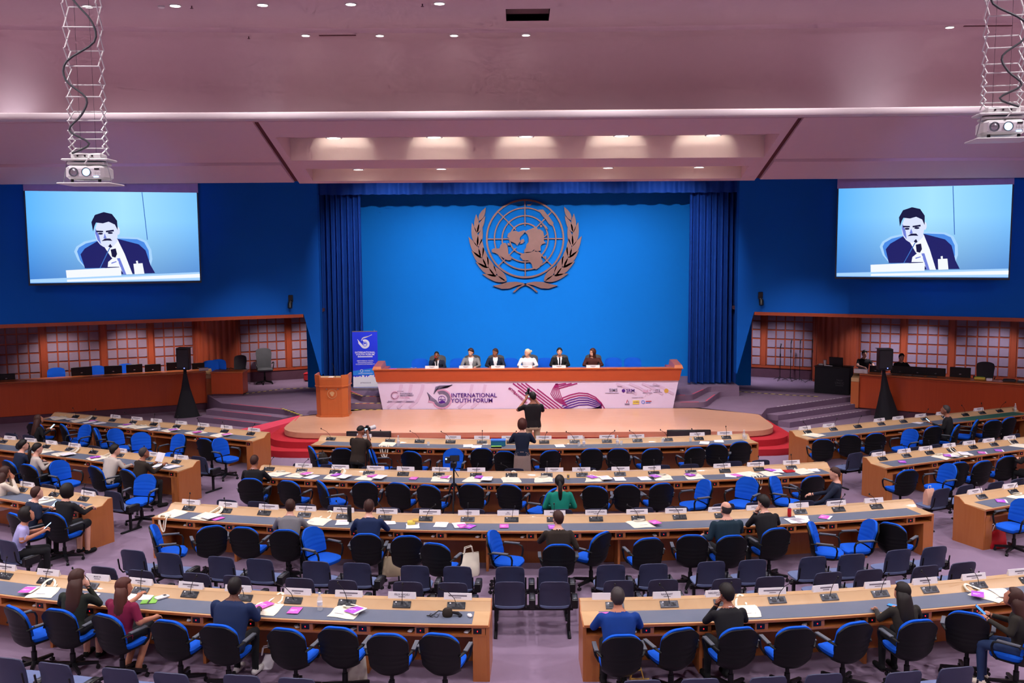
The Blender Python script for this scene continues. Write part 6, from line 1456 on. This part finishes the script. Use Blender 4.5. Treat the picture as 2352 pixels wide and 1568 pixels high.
# right block and booth
person('man in dark suit with cropped grey hair holding a phone', S_[('R1', 5)], top='suit_black', skin='skin_tan', hair='hair_grey', lean=8, armL='phone', armR='rest', pitch=-18, yaw=10, shirt='shirt_white', size=1.05)
person('person in black suit reaching over papers at the right edge', loc=(atz(2378, 1096, .5).x, atz(2378, 1096, .5).y, 0), rz=R_(30), top='suit_black', skin='skin_light', hair='hair_black', style='short', lean=16)
for px, py, lab, tt in ((1985, 805, 'technician in black polo shirt behind the white card', 'shirt_black'), (2070, 813, 'technician with black fringe half hidden behind control monitors', 'suit_black')):
    y = F / ((py - 557.0) / (5.4 - 1.8)); person(lab, loc=(aty(px, py, y).x, y, .5), rz=PI, top=tt, skin='skin_light', hair='hair_black', style='thick', lean=6, face=True, sleeve='short', pitch=-12)
dg = bpy.context.evaluated_depsgraph_get()
for p in PEOPLE: p.finish(dg)
# ================================================================== cameras, phones and things held
def local_to_world(p, v): return Matrix.Translation(p.loc) @ Matrix.Rotation(p.rz, 4, 'Z') @ Matrix.Scale(p.size, 4) @ Vector(v)
def camera_thing(loc, rz, lab, white, pitch=0):
    t = thing('photo_camera', lab, 'camera', loc, rz); t.rotation_euler = (R_(pitch), 0, rz)
    MB().cbox(-.07, .07, -.035, .035, -.05, .05, .012).build('camera_body', 'black_plastic', t); MB().cbox(-.03, .03, -.03, .03, .05, .085, .01).build('viewfinder', 'black_plastic', t)
    MB().tube([(0, .03, 0), (0, .1, 0), (0, .11, 0), (0, .2, 0), (0, .22, 0)], [.038, .038, .044, .044, .05], 16).build('lens', 'white_plastic' if white else 'black_plastic', t)
    MB().cbox(-.045, .035, -.04, -.033, -.03, .03, .002).build('display', 'phone_screen', t)
    return t
c1 = camera_thing(local_to_world(PH1, (-.05, .37, .94 + .63)), PH1.rz, 'black camera with flash raised by the standing photographer', False, 6)
MB().cbox(-.03, .03, -.03, .03, .085, .2, .01).build('flash_head', 'black_plastic', c1)
zc = local_to_world(PH2, (.02, .38, .94 + .64))
c2 = camera_thing(zc, PH2.rz - R_(10), 'camera with white telephoto lens on the cameraman tripod', True, 4)
def tripod(loc, top, lab, spread=.38, feet=3):
    t = thing('tripod', lab, 'tripod', loc); hub = top - .35
    MB().tube([(0, 0, hub - .3), (0, 0, top)], .016, 8).build('centre_column', 'black_metal', t)
    for j in range(3):
        a = 2 * PI * j / 3 + .5; p1 = (.05 * math.cos(a), .05 * math.sin(a), hub); p2 = (spread * math.cos(a), spread * math.sin(a), .02)
        MB().tube([p1, p2], [.017, .011], 8).build('leg', 'black_metal', t); MB().ell((p2[0], p2[1], .015), (.018, .018, .015), 8, 6).build('foot', 'black_plastic', t)
    MB().lathe([(.045, hub - .02), (.05, hub), (.045, hub + .03)], 12).build('spider', 'black_plastic', t); MB().cbox(-.04, .04, -.05, .05, top - .02, top, .006).build('head_plate', 'chrome', t)
    MB().tube([(0, 0, top - .04), (.1, -.2, top - .14)], .008, 6).build('pan_handle', 'black_plastic', t)
tripod((zc.x, zc.y, 0), zc.z - .055, 'black tripod under the camera with white lens')
q = aty(1042, 1060, 17.75)
tripod((q.x, 17.75, 0), 1.24, 'black tripod with silver column among the second desk chairs')
t = thing('video_camera', 'black video camera with flip-out screen on tripod', 'video camera', (q.x, 17.75, 1.24))
MB().cbox(-.055, .055, -.11, .13, .0, .1, .015).build('camera_body', 'black_plastic', t); MB().tube([(0, .12, .05), (0, .2, .05)], [.04, .045], 14).build('lens', 'black_plastic', t)
MB().cbox(-.06, .12, -.16, -.145, .14, .25, .006).build('flip_screen', 'black_plastic', t); MB().cbox(-.05, .11, -.163, -.159, .15, .24, .001).build('screen_face', 'dark_grey', t); MB().tube([(0, -.09, .1), (0, -.1, .18), (0, .08, .18), (0, .09, .1)], .01, 6).build('top_handle', 'black_plastic', t)
MB().cbox(-.16, -.06, -.08, -.03, .08, .2, .008).build('receiver', 'dark_grey', t); MB().cbox(-.15, -.12, -.084, -.079, .15, .18, .001).build('lit_display', 'phone_screen', t)
# hand microphone of the speaker
m_ = local_to_world(SPK, (.03, .27, 1.12)); t = thing('hand_microphone', 'small table microphone held up by the speaking panelist', 'microphone', m_); MB().tube([(0, 0, -.12), (0, .0, -.02), (0, 0, 0)], [.011, .014, .018], 10).build('grip', 'black_plastic', t); MB().ell((0, 0, .015), (.024, .024, .026), 12, 8).build('mesh_head', 'red_plastic', t)
# phones in hands
def phone(loc, rz, lab, m='phone_screen', tilt=-40):
    t = thing('mobile_phone', lab, 'phone', loc, rz); t.rotation_euler = (R_(tilt), 0, rz)
    MB().cbox(-.037, .037, -.075, .075, -.004, .004, .003).build('case', 'black_plastic', t); MB().box(-.033, .033, -.07, .07, .004, .0048).build('display', m, t); MB().box(-.008, .008, .064, .067, .0048, .0052).build('earpiece', 'dark_grey', t)
def held(lab, who, dx=0, dy=.42, dz=.92, tilt=40, m='phone_screen'):
    p = [q for q in PEOPLE if q.label.startswith(who)][0]; phone(local_to_world(p, (dx, dy, dz)), p.rz, lab, m, tilt)
held('lit phone held by the dark-haired woman in black', 'dark-haired woman in black', 0); held('lit phone held by the young person in lilac shirt', 'young person in lilac', 0)
held('lit phone held by the man in dark suit on the right block', 'man in dark suit with cropped', -.06); held('lit blue phone held by the woman in jeans', 'woman in jeans', 0, m='phone_blue'); held('lit phone held by the navy-suited man at near left desk', 'man in navy suit with phone', .06)
p = [q for q in PEOPLE if q.label.startswith('man in dark brown suit')][0]; v = local_to_world(p, (0, .52, 1.02))
t = thing('paper_sheet', 'white folded sheet held up by man in brown suit', 'paper', v, p.rz); t.rotation_euler = (R_(62), 0, p.rz); MB().box(-.15, 0, -.1, .1, 0, .002).build('page', 'paper', t); o = MB().box(0, .15, -.1, .1, 0, .002).build('page', 'paper', t); o.rotation_euler = (0, R_(-14), 0)

# ================================================================== things on the desks
def on_desk(px, py):
    p = atz(px, py, ZT + .004); best = None
    for key, row in ROWS.items():
        if row.arc:
            dx, dy = p.x - XC, row.arc + RAD - p.y; r = math.hypot(dx, dy); n = r - RAD; tt = RAD * math.atan2(dx, dy); a, c = SPAN[key]
        else:
            v = Vector((p.x, p.y)) - row.a; tt = v.dot(row.d); n = v.dot(row.nv); a, c = 0, row.L
        if a - .5 < tt < c + .5:
            e = abs(n - .4)
            if best is None or e < best[0]: best = (e, key, tt, n)
    return best[1], best[2], best[3]
def tote_mesh(seed):
    rnd = random.Random(seed); nu = nv = 9; A, B = [], []; sk = rnd.uniform(-.05, .05)
    for i in range(nu):
        u = -1 + 2 * i / (nu - 1); ra, rb = [], []
        for j in range(nv):
            v = -1 + 2 * j / (nv - 1); ed = max(abs(u), abs(v)); h = .028 * (1 - ed ** 4) + .006 * math.sin(5 * u + seed) * math.cos(4 * v) * (1 - ed)
            x = .185 * u + sk * v + .008 * math.sin(3 * v + seed); y = .2 * v + .008 * math.sin(4 * u + seed)
            ra.append((x, y, .002 + max(0, h))); rb.append((x, y, .0))
        A.append(ra); B.append(rb)
    b = MB().slab(A, B); me = b.mesh('bag_body', 'canvas'); fix_normals(me); return me
TOTES = [tote_mesh(s) for s in range(5)]
def handle_mesh(k):
    if k == 0: pts = [(-.09, .17, .01), (-.1, .26, .02), (-.06, .33, .05), (.0, .34, .06), (.05, .29, .035), (.07, .18, .01)]
    elif k == 1: pts = [(-.06, .17, .012), (-.02, .25, .04), (.05, .32, .09), (.1, .3, .08), (.11, .23, .03), (.08, .17, .012)]
    elif k == 2: pts = [(-.08, .12, .035), (-.04, .06, .045), (.04, .05, .05), (.1, .1, .04), (.07, .16, .03), (-.0, .17, .035)]
    else: pts = [(-.08, -.16, .02), (-.09, -.24, .015), (-.08, -.27, -.04), (-.04, -.27, -.22), (.02, -.27, -.24), (.06, -.26, -.04), (.07, -.22, .015), (.06, -.15, .02)]
    P = []
    for i in range(len(pts) - 1):
        for q in range(3):
            u = q / 3; p0, p1, p2, p3 = [Vector(pts[min(max(i + d_, 0), len(pts) - 1)]) for d_ in (-1, 0, 1, 2)]
            P.append(tuple(.5 * ((2 * p1) + (p2 - p0) * u + (2 * p0 - 5 * p1 + 4 * p2 - p3) * u * u + (3 * p1 - p0 - 3 * p2 + p3) * u ** 3)))
    P.append(pts[-1]); return MB().tube(P, [(.004, .016)] * len(P), 6, flat=(0, 0, 1) if k in (2,) else (.2, .3, 1)).mesh('handle', 'canvas')
HANDLES = [handle_mesh(k) for k in range(4)]
print_m = MB().box(-.09, .09, -.13, -.122, .0, .0012).box(-.03, .05, -.02, .05, .0, .0012).mesh('print', 'banner_grey')
COUNT = {}
ITEMS = []
def put(kind, px, py, rot=0, **k): ITEMS.append((kind, px, py, rot, k))
for px, py, r, hd in ((70, 1374, 25, 0), (612, 1398, -12, 1), (795, 1404, -20, 2), (1712, 1404, 4, 1), (2282, 1372, 35, 0),
                      (400, 1179, -28, 3), (473, 1186, -24, 1), (735, 1194, -22, 1), (1470, 1203, 8, None),
                      (637, 1088, -18, 2), (686, 1091, -12, None), (768, 1095, -12, None), (845, 1097, -8, None), (1012, 1100, -6, None), (1089, 1101, -3, None), (1174, 1102, 0, None), (1248, 1098, 18, 2), (1366, 1100, 5, None), (1520, 1095, 12, None), (1592, 1093, 15, 2), (1718, 1087, 20, 3), (1762, 1083, 22, None), (1838, 1080, 24, None),
                      (890, 1020, -10, 3), (150, 958, -35, None), (182, 966, -35, None), (288, 979, -30, None), (320, 981, -30, 2), (392, 988, -28, None), (446, 995, -25, None), (503, 1000, -25, None),
                      (128, 1047, -30, None), (208, 1056, -35, None), (92, 1151, -30, None), (1860, 997, 25, None), (2168, 1050, 25, 2), (2227, 1047, 24, 1), (2348, 1142, 20, 2), (76, 1042, -30, 2), (2346, 1024, 25, 1)):
    put('tote', px, py, r, hd=hd)
for px, py, r in ((40, 1372, 20), (608, 1397, -35), (677, 1403, 3), (813, 1408, -38), (1392, 1415, 3), (2245, 1372, -55), (497, 1193, -30), (1063, 1209, 35), (1078, 1210, -40), (1158, 1209, 3), (1270, 1211, 4), (1504, 1205, 25), (1893, 1188, -60),
                  (702, 1092, -20), (772, 1095, -25), (855, 1097, -12), (950, 1099, -4), (1022, 1100, -8), (1100, 1100, -10), (1360, 1100, 40), (1504, 1098, 30), (1585, 1095, 30), (1692, 1092, 30), (1765, 1082, 25),
                  (215, 966, -40), (293, 978, -30), (398, 990, -30), (452, 996, -30), (520, 1001, -30), (218, 1054, -40), (2072, 1061, -55), (2178, 1051, -60), (2277, 1045, -60), (2312, 1039, -60), (2298, 1151, -60)):
    put('brochure', px, py, r)
for px, py, r in ((200, 1373, 10), (294, 1372, 20), (485, 1190, -30), (787, 1200, 12), (893, 1199, 20), (948, 1208, 12), (1013, 1205, -6), (1056, 1206, 20), (1823, 1196, -4), (1842, 1190, -35), (715, 1095, -30), (872, 1099, -20), (790, 1098, -20), (1118, 1103, -8), (1390, 1101, 10), (1423, 1100, -4), (1480, 1099, 2), (1678, 1092, -30), (1785, 1085, -25), (1868, 1079, -30),
                  (1075, 1024, 4), (1095, 1026, -3), (1286, 1024, 2), (1618, 1017, -40), (1651, 1013, -30), (135, 956, -20), (165, 962, -35), (205, 970, -35), (228, 972, -30), (350, 987, -30), (145, 1049, -25), (395, 1072, -25), (365, 1069, -35), (62, 1159, -40), (2101, 970, 25), (2195, 1052, -20), (2236, 1050, -50), (2302, 1367, -20), (1838, 1197, 8)):
    put('paper', px, py, r)
ORDCNT = {}
entries = []
for kind, px, py, rot, k in ITEMS:
    key, tt, n = on_desk(px, py); entries.append([kind, key, tt, min(max(n, .26), .52), rot, k])
for kind in ('tote', 'brochure', 'paper'):
    for key in ROWS:
        L_ = sorted([e for e in entries if e[0] == kind and e[1] == key], key=lambda e: e[2])
        for i, e in enumerate(L_): e.append(i)
bro_m = MB().cbox(-.075, .075, -.105, .105, 0, .006, .001).mesh('cover', 'purple_print'); bro_p = MB().cbox(-.075, .075, -.105, .105, 0, .006, .001).mesh('cover', 'pink_print'); bro_t = MB().box(-.055, .03, .0, .012, .006, .0066).box(-.055, .0, -.03, -.022, .006, .0066).mesh('title_print', 'paper')
bro_w = MB().box(-.09, .09, -.12, .12, -.003, .0).mesh('inner_sheet', 'paper')
pap_m = MB().box(-.105, .105, -.148, .148, 0, .003).mesh('sheet', 'paper'); pap_2 = MB().box(-.105, .105, -.148, .148, .003, .005).xf(Matrix.Rotation(.12, 4, 'Z')).mesh('sheet', 'paper'); pap_t = MB().box(-.06, .06, .1, .106, .0052, .0058).box(-.07, .07, .06, .064, .0052, .0058).box(-.07, .05, .03, .034, .0052, .0058).mesh('print_line', 'banner_grey')
random.seed(21)
placed_totes = []
for kind, key, tt, n, rot, k, i in entries:
    row = ROWS[key]; h = row.head(tt) + R_(rot) * .6
    if kind == 'tote':
        p = row.pt(tt, min(max(n, .36), .44), ZT + .006); t = thing('tote_bag', 'cream canvas tote bag, %s from left on %s' % (ORD[i], row.phrase), 'bag', p, h, 'canvas tote bags on the desks')
        link('bag_body', TOTES[random.randrange(5)], t); hd = k.get('hd'); hd = hd if hd is not None else random.choice((None, 2, 2, 1)); link('print', print_m, t, Matrix.Translation((0, 0, .024)))
        placed_totes.append(p)
        if hd is not None:
            link('handle', HANDLES[hd], t); link('handle', HANDLES[hd], t, Matrix.Translation((.02, -.015, .012)) @ Matrix.Rotation(.15, 4, 'Z'))
for kind, key, tt, n, rot, k, i in entries:
    if kind == 'tote': continue
    row = ROWS[key]; p = row.pt(tt, n, ZT + .008); h = row.head(tt) + R_(rot) * .7
    if any((p - q).length < .27 for q in placed_totes): p.z += .034 + (.004 if kind == 'brochure' else 0)
    if kind == 'brochure':
        p.z += .004
        pk = random.random() < .35
        t = thing('brochure', '%s brochure, %s from left on %s' % ('small pink' if pk else 'small purple', ORD[i], row.phrase), 'brochure', p, h, 'purple forum brochures')
        link('cover', bro_p if pk else bro_m, t); link('title_print', bro_t, t)
        if random.random() < .5: link('inner_sheet', bro_w, t, Matrix.Translation((.02, .015, 0)))
    else:
        t = thing('paper_sheet', 'white papers, %s from left on %s' % (ORD[i], row.phrase), 'paper', p, h, 'white paper sheets on the desks'); link('sheet', pap_m, t); link('sheet', pap_2, t); link('print_line', pap_t, t)
# single things
def desk_thing(nm, lab, cat, px, py, rz=0, n=None):
    key, tt, nn = on_desk(px, py); row = ROWS[key]; return thing(nm, lab, cat, row.pt(tt, min(max(nn if n is None else n, .25), .58), ZT + .005), row.head(tt) + R_(rz))
def glass_bottle(px, py, lab, h=.22):
    t = desk_thing('water_bottle', lab, 'bottle', px, py); MB().lathe([(.032, 0), (.035, .01), (.035, h * .62), (.028, h * .75), (.014, h * .88), (.014, h)], 14).build('bottle_wall', 'glass', t); MB().lathe([(.016, h - .02), (.016, h + .01), (.01, h + .012)], 10).build('cap', 'white_plastic', t); MB().lathe([(.0355, h * .3), (.0355, h * .5)], 14).build('label_band', 'card', t)
def tumbler(px, py, lab):
    t = desk_thing('drinking_glass', lab, 'glass', px, py); MB().lathe([(.03, 0), (.034, .1), (.031, .1), (.027, .012)], 14).build('bowl', 'glass', t); MB().lathe([(.03, 0), (.03, .012)], 14).build('thick_base', 'glass', t)
glass_bottle(735, 1400, 'clear water bottle with red print on the near desk'); tumbler(984, 1024, 'drinking glass on the first desk, leftmost'); glass_bottle(915, 1024, 'clear carafe beside the tote bag on the first desk', .24)
glass_bottle(1341, 1025, 'clear water bottle at the middle of the first desk'); tumbler(1330, 1025, 'drinking glass beside the middle bottle of the first desk'); glass_bottle(1418, 1022, 'clear water bottle near the eleventh seat of first desk'); tumbler(1427, 1022, 'drinking glass next to the lone bottle of first desk')
tumbler(1522, 1017, 'drinking glass before a plain seat right of first desk centre'); tumbler(1586, 1014, 'drinking glass beside the white strip on the first desk'); glass_bottle(1696, 1003, 'clear water bottle at the end of first desk'); tumbler(1705, 1005, 'drinking glass at the end of the first desk'); glass_bottle(363, 989, 'clear water bottle on the left block stage-side desk'); glass_bottle(2313, 942, 'clear bottle on the green mat of right desk')
t = desk_thing('thermos_bottle', 'tall black thermos bottle beside the man in blue suit', 'bottle', 803, 1198); MB().lathe([(.036, 0), (.038, .01), (.038, .22), (.034, .23)], 16).build('flask', 'black_plastic', t); MB().lathe([(.036, .23), (.036, .285), (.03, .29)], 16).build('lid', 'dark_grey', t)
t = desk_thing('drink_can', 'red drinks can beside the man with hand over mouth', 'can', 1813, 1186); MB().lathe([(.028, 0), (.033, .012), (.033, .13), (.027, .145)], 16).build('can_wall', 'red_plastic', t); MB().lathe([(.026, .145), (.026, .148)], 16).build('lid', 'chrome', t)
t = desk_thing('sandwich_box', 'yellow paper-wrapped packet on a white sheet', 'packet', 948, 1204, 12); MB().cbox(-.09, .04, -.06, .06, .006, .06, .008).build('wrapper', 'yellow', t); MB().cbox(.0, .1, -.05, .07, .05, .085, .008).build('second_wrapper', 'gold', t)
t = desk_thing('box_file', 'blue box file standing on the first desk', 'box', 1145, 1021, 2, .35); MB().cbox(-.17, .17, -.06, .1, 0, .11, .008).build('box', 'teal_box', t); MB().cbox(-.175, .175, -.065, .105, .11, .15, .006).build('lid', 'blue_box', t)
t = desk_thing('green_notebook', 'bright green notebook before the blue box file', 'notebook', 1140, 1028, 2, .56); MB().cbox(-.12, .12, -.05, .05, 0, .03, .004).build('pages', 'black_plastic', t); MB().box(-.12, .12, -.05, .05, .03, .036).build('cover', 'green_print', t)
t = desk_thing('laptop', 'closed silver laptop beside the woman with bob', 'laptop', 168, 1167, -5); MB().cbox(-.16, .16, -.11, .11, 0, .01, .003).build('base', 'chrome', t); MB().cbox(-.16, .16, -.11, .11, .011, .018, .003).build('lid', 'white_plastic', t)
t = desk_thing('handbag', 'slouched black leather bag on the left middle desk', 'bag', 45, 1032, 0, .4); MB().loft([[(rx * math.cos(2 * PI * i / 16), ry * math.sin(2 * PI * i / 16), z) for i in range(16)] for z, rx, ry in ((0, .17, .11), (.05, .19, .13), (.12, .17, .11), (.17, .1, .06))]).build('bag_body', 'black_cloth', t); MB().tube([(-.1, 0, .14), (-.06, .02, .21), (.06, .02, .21), (.1, 0, .14)], .01, 6).build('strap', 'black_plastic', t)
t = desk_thing('folder', 'red document folder at the end of second desk', 'folder', 1812, 1082, 10); MB().cbox(-.13, .13, -.1, .1, 0, .012, .003).build('cover', 'red_plastic', t); MB().box(-.12, .12, -.095, .09, .012, .016).build('flap', 'red_carpet', t)
t = desk_thing('small_box', 'small patterned carton on the second desk', 'carton', 1305, 1100); MB().cbox(-.025, .025, -.02, .02, 0, .1, .003).build('carton', 'gold', t); MB().box(-.018, .018, -.0212, -.02, .03, .08).build('label_patch', 'ink', t)
t = desk_thing('green_folder', 'olive green folder with white phone charger on near desk', 'folder', 345, 1378, 20); MB().cbox(-.1, .1, -.13, .13, 0, .008, .002).build('cover', 'green_print', t); MB().box(-.012, .012, -.13, .13, .008, .01).build('band', 'dark_grey', t)
t = desk_thing('power_bank', 'white power bank beside the green folder', 'charger', 374, 1372, -30); MB().cbox(-.05, .05, -.09, .09, 0, .03, .008).build('case', 'white_plastic', t); MB().box(-.03, .03, .02, .06, .03, .031).build('display', 'dark_grey', t)
t = desk_thing('notebook_pages', 'open white notebook beside the burgundy-topped woman', 'notebook', 318, 1370, 15); MB().cbox(-.2, 0, -.14, .14, 0, .01, .002).build('left_page', 'paper', t); MB().cbox(0, .2, -.14, .14, 0, .012, .002).build('right_page', 'paper', t)
for px, py, lab, r, m in ((200, 1376, 'black phone lying on white paper at the near desk', 30, 'dark_grey'), (292, 1388, 'phone lying beside the open notebook', -40, 'suit_navy'), (2052, 1392, 'phone with bright blue screen on the near right desk', 40, 'phone_blue'), (556, 1378, 'lit phone beside the navy-jacketed man', -70, 'phone_blue')):
    key, tt, nn = on_desk(px, py); row = ROWS[key]; phone(row.pt(tt, nn, ZT + .03 if px == 200 else ZT + .012), row.head(tt) + R_(r), lab, m, 0)
t = desk_thing('camera_pouch', 'brown and black sling camera pouch on near desk end', 'pouch', 1030, 1408, 0, .4); MB().loft([[(rx * math.cos(2 * PI * i / 16), ry * math.sin(2 * PI * i / 16), z) for i in range(16)] for z, rx, ry in ((0, .06, .055), (.03, .07, .06), (.08, .06, .05), (.1, .04, .03))]).build('pouch_body', 'suit_brown', t); MB().tube([(.05, 0, .05), (.13, .02, .03), (.17, -.01, .015), (.15, -.04, .012)], [.016, .024, .02, .012], 8).build('side_flap', 'black_cloth', t); MB().tube([(-.05, 0, .06), (-.12, .04, .05), (-.2, -.04, .012), (-.26, -.02, .01)], .008, 6).build('strap', 'black_plastic', t)
t = desk_thing('computer_mouse', 'white oval mouse at the end of the near desk', 'mouse', 1080, 1410, 20, .4); MB().ell((0, 0, .012), (.032, .055, .022), 14, 8).build('shell', 'white_plastic', t); MB().box(-.002, .002, 0, .045, .028, .034).build('wheel_slot', 'dark_grey', t)
t = desk_thing('eyeglasses', 'dark framed glasses lying beside the sling pouch', 'glasses', 1000, 1408, 0, .45)
for s in (-1, 1):
    n_ = 14; A = [[(s * .03 + q_ * 1.15 * math.cos(2 * PI * k / n_), z, .02 + q_ * math.sin(2 * PI * k / n_)) for q_, z in ((.019, 0), (.023, 0), (.023, .004), (.019, .004))] for k in range(n_)]
    o = MB().loft(A + [A[0]], caps=False).build('rim', 'black_plastic', t); fix_normals(o.data); MB().tube([(s * .055, 0, .03), (s * .055, .12, .006)], .003, 5).build('temple', 'black_plastic', t)
# earpieces left in the open shelves
ear = MB(); ear.cbox(-.03, .03, -.045, .045, 0, .028, .01); ear_m = ear.mesh('shell', 'white_plastic'); eard = MB().tube([(.0, .04, .014), (.03, .07, .02), (.05, .05, .012)], .006, 6).mesh('ear_hook', 'white_plastic')
random.seed(9)
for key, ts in SEAT_T.items():
    row = ROWS[key]; c = 0
    for i, tt in enumerate(ts):
        if i == len(ts) - 1 and key != 'EL': continue
        if random.random() < .2: continue
        nxt = ts[i + 1] if i + 1 < len(ts) else tt + .68
        p = row.pt((tt + nxt) / 2 - .165, .58, .601)
        t = thing('earpiece', 'white earpiece in shelf, %s from left at %s' % (ORD[c], row.phrase), 'earpiece', p, row.head(tt) + random.uniform(-.6, .6), 'white earpieces in the desk shelves'); link('shell', ear_m, t); link('ear_hook', eard, t); c += 1
# bags on the floor
def floor_bag(px, py, lab, m, w_, h_, rz=0, nm='tote_bag', d_=.14):
    g = atz(px, py, 0); t = thing(nm, lab, 'bag', (g.x, g.y, 0), R_(rz)); R = []
    for f, k1, k2 in ((0, .9, .8), (.1, 1, 1), (.5, .97, .8), (.85, .9, .4), (1, .86, .12)):
        R.append([(w_ / 2 * k1 * (abs(math.cos(q)) ** .5) * (1 if math.cos(q) > 0 else -1) + .04 * f, d_ / 2 * k2 * (abs(math.sin(q)) ** .6) * (1 if math.sin(q) > 0 else -1) + .06 * f, h_ * f * (1 + .04 * math.sin(3 * q))) for q in [2 * PI * i / 18 for i in range(18)]])
    MB().loft(R).build('bag_body', m, t)
    for s in (-1, 1): MB().tube([(-.07, s * .01 + .06, h_ * .97), (-.05, s * .03 + .06, h_ + .1), (.06, s * .03 + .07, h_ + .12), (.09, s * .01 + .06, h_ * .97)], .009, 6).build('handle', m if m != 'red_plastic' else 'paper', t)
    return t
floor_bag(1078, 1322, 'beige tote bag leaning under the third desk', 'canvas', .34, .36, 20); floor_bag(900, 1322, 'taupe tote bag on the floor beneath the third desk', 'trouser_khaki', .36, .3, 5); floor_bag(2290, 1258, 'bright red carrier bag on the floor under right near desk', 'red_plastic', .34, .3, 10, 'carrier_bag')
floor_bag(95, 1330, 'black sequined handbag on the floor beside lilac-shirted person', 'black_cloth', .26, .3, -20, 'handbag'); floor_bag(815, 1578, 'grey and white backpack on the floor behind the near desk', 'suit_beige', .3, .36, 30, 'backpack', .2); floor_bag(1462, 1600, 'gold-trimmed handbag at the bottom edge behind blue-suited man', 'gold', .28, .2, 0, 'handbag', .16); floor_bag(612, 1535, 'clear plastic bag behind the near desk gable', 'card', .16, .16, 0, 'plastic_bag')
loc, a = TSEAT[('TR2', 0)]; v = loc + Matrix.Rotation(a, 3, 'Z') @ Vector((-.05, .02, 0))
t = thing('paper_bag', 'pink paper bag standing on an aisle tandem seat', 'bag', (v.x, v.y, .45), a); MB().loft([[(x * k, y * k2, z) for x, y in ((-.1, -.06), (.1, -.06), (.1, .06), (-.1, .06))] for z, k, k2 in ((0, 1, 1), (.2, 1, .9), (.3, .96, .2))]).build('bag_body', 'skin_light', t); MB().tube([(-.04, 0, .29), (-.03, 0, .36), (.03, 0, .36), (.04, 0, .29)], .005, 6).build('handle', 'paper', t)
loc, a = SEAT[('B', 0)]; t = thing('shoulder_bag', 'brown leather bag on the chair at left end of first desk', 'bag', (loc.x, loc.y, .51), a); MB().loft([[(rx * math.cos(2 * PI * i / 14), .04 + ry * math.sin(2 * PI * i / 14), z) for i in range(14)] for z, rx, ry in ((0, .15, .12), (.08, .16, .12), (.18, .13, .09), (.22, .06, .04))]).build('bag_body', 'suit_brown', t); MB().tube([(-.1, .04, .18), (-.05, .04, .28), (.05, .04, .28), (.1, .04, .18)], .009, 6).build('strap', 'suit_brown', t)

# ---- lettering becomes plain meshes
dg = bpy.context.evaluated_depsgraph_get()
for o, M in TEXTS:
    me = bpy.data.meshes.new_from_object(o.evaluated_get(dg)); nm, par = o.name, o.parent; bpy.data.objects.remove(o); link('lettering', me, par, M)
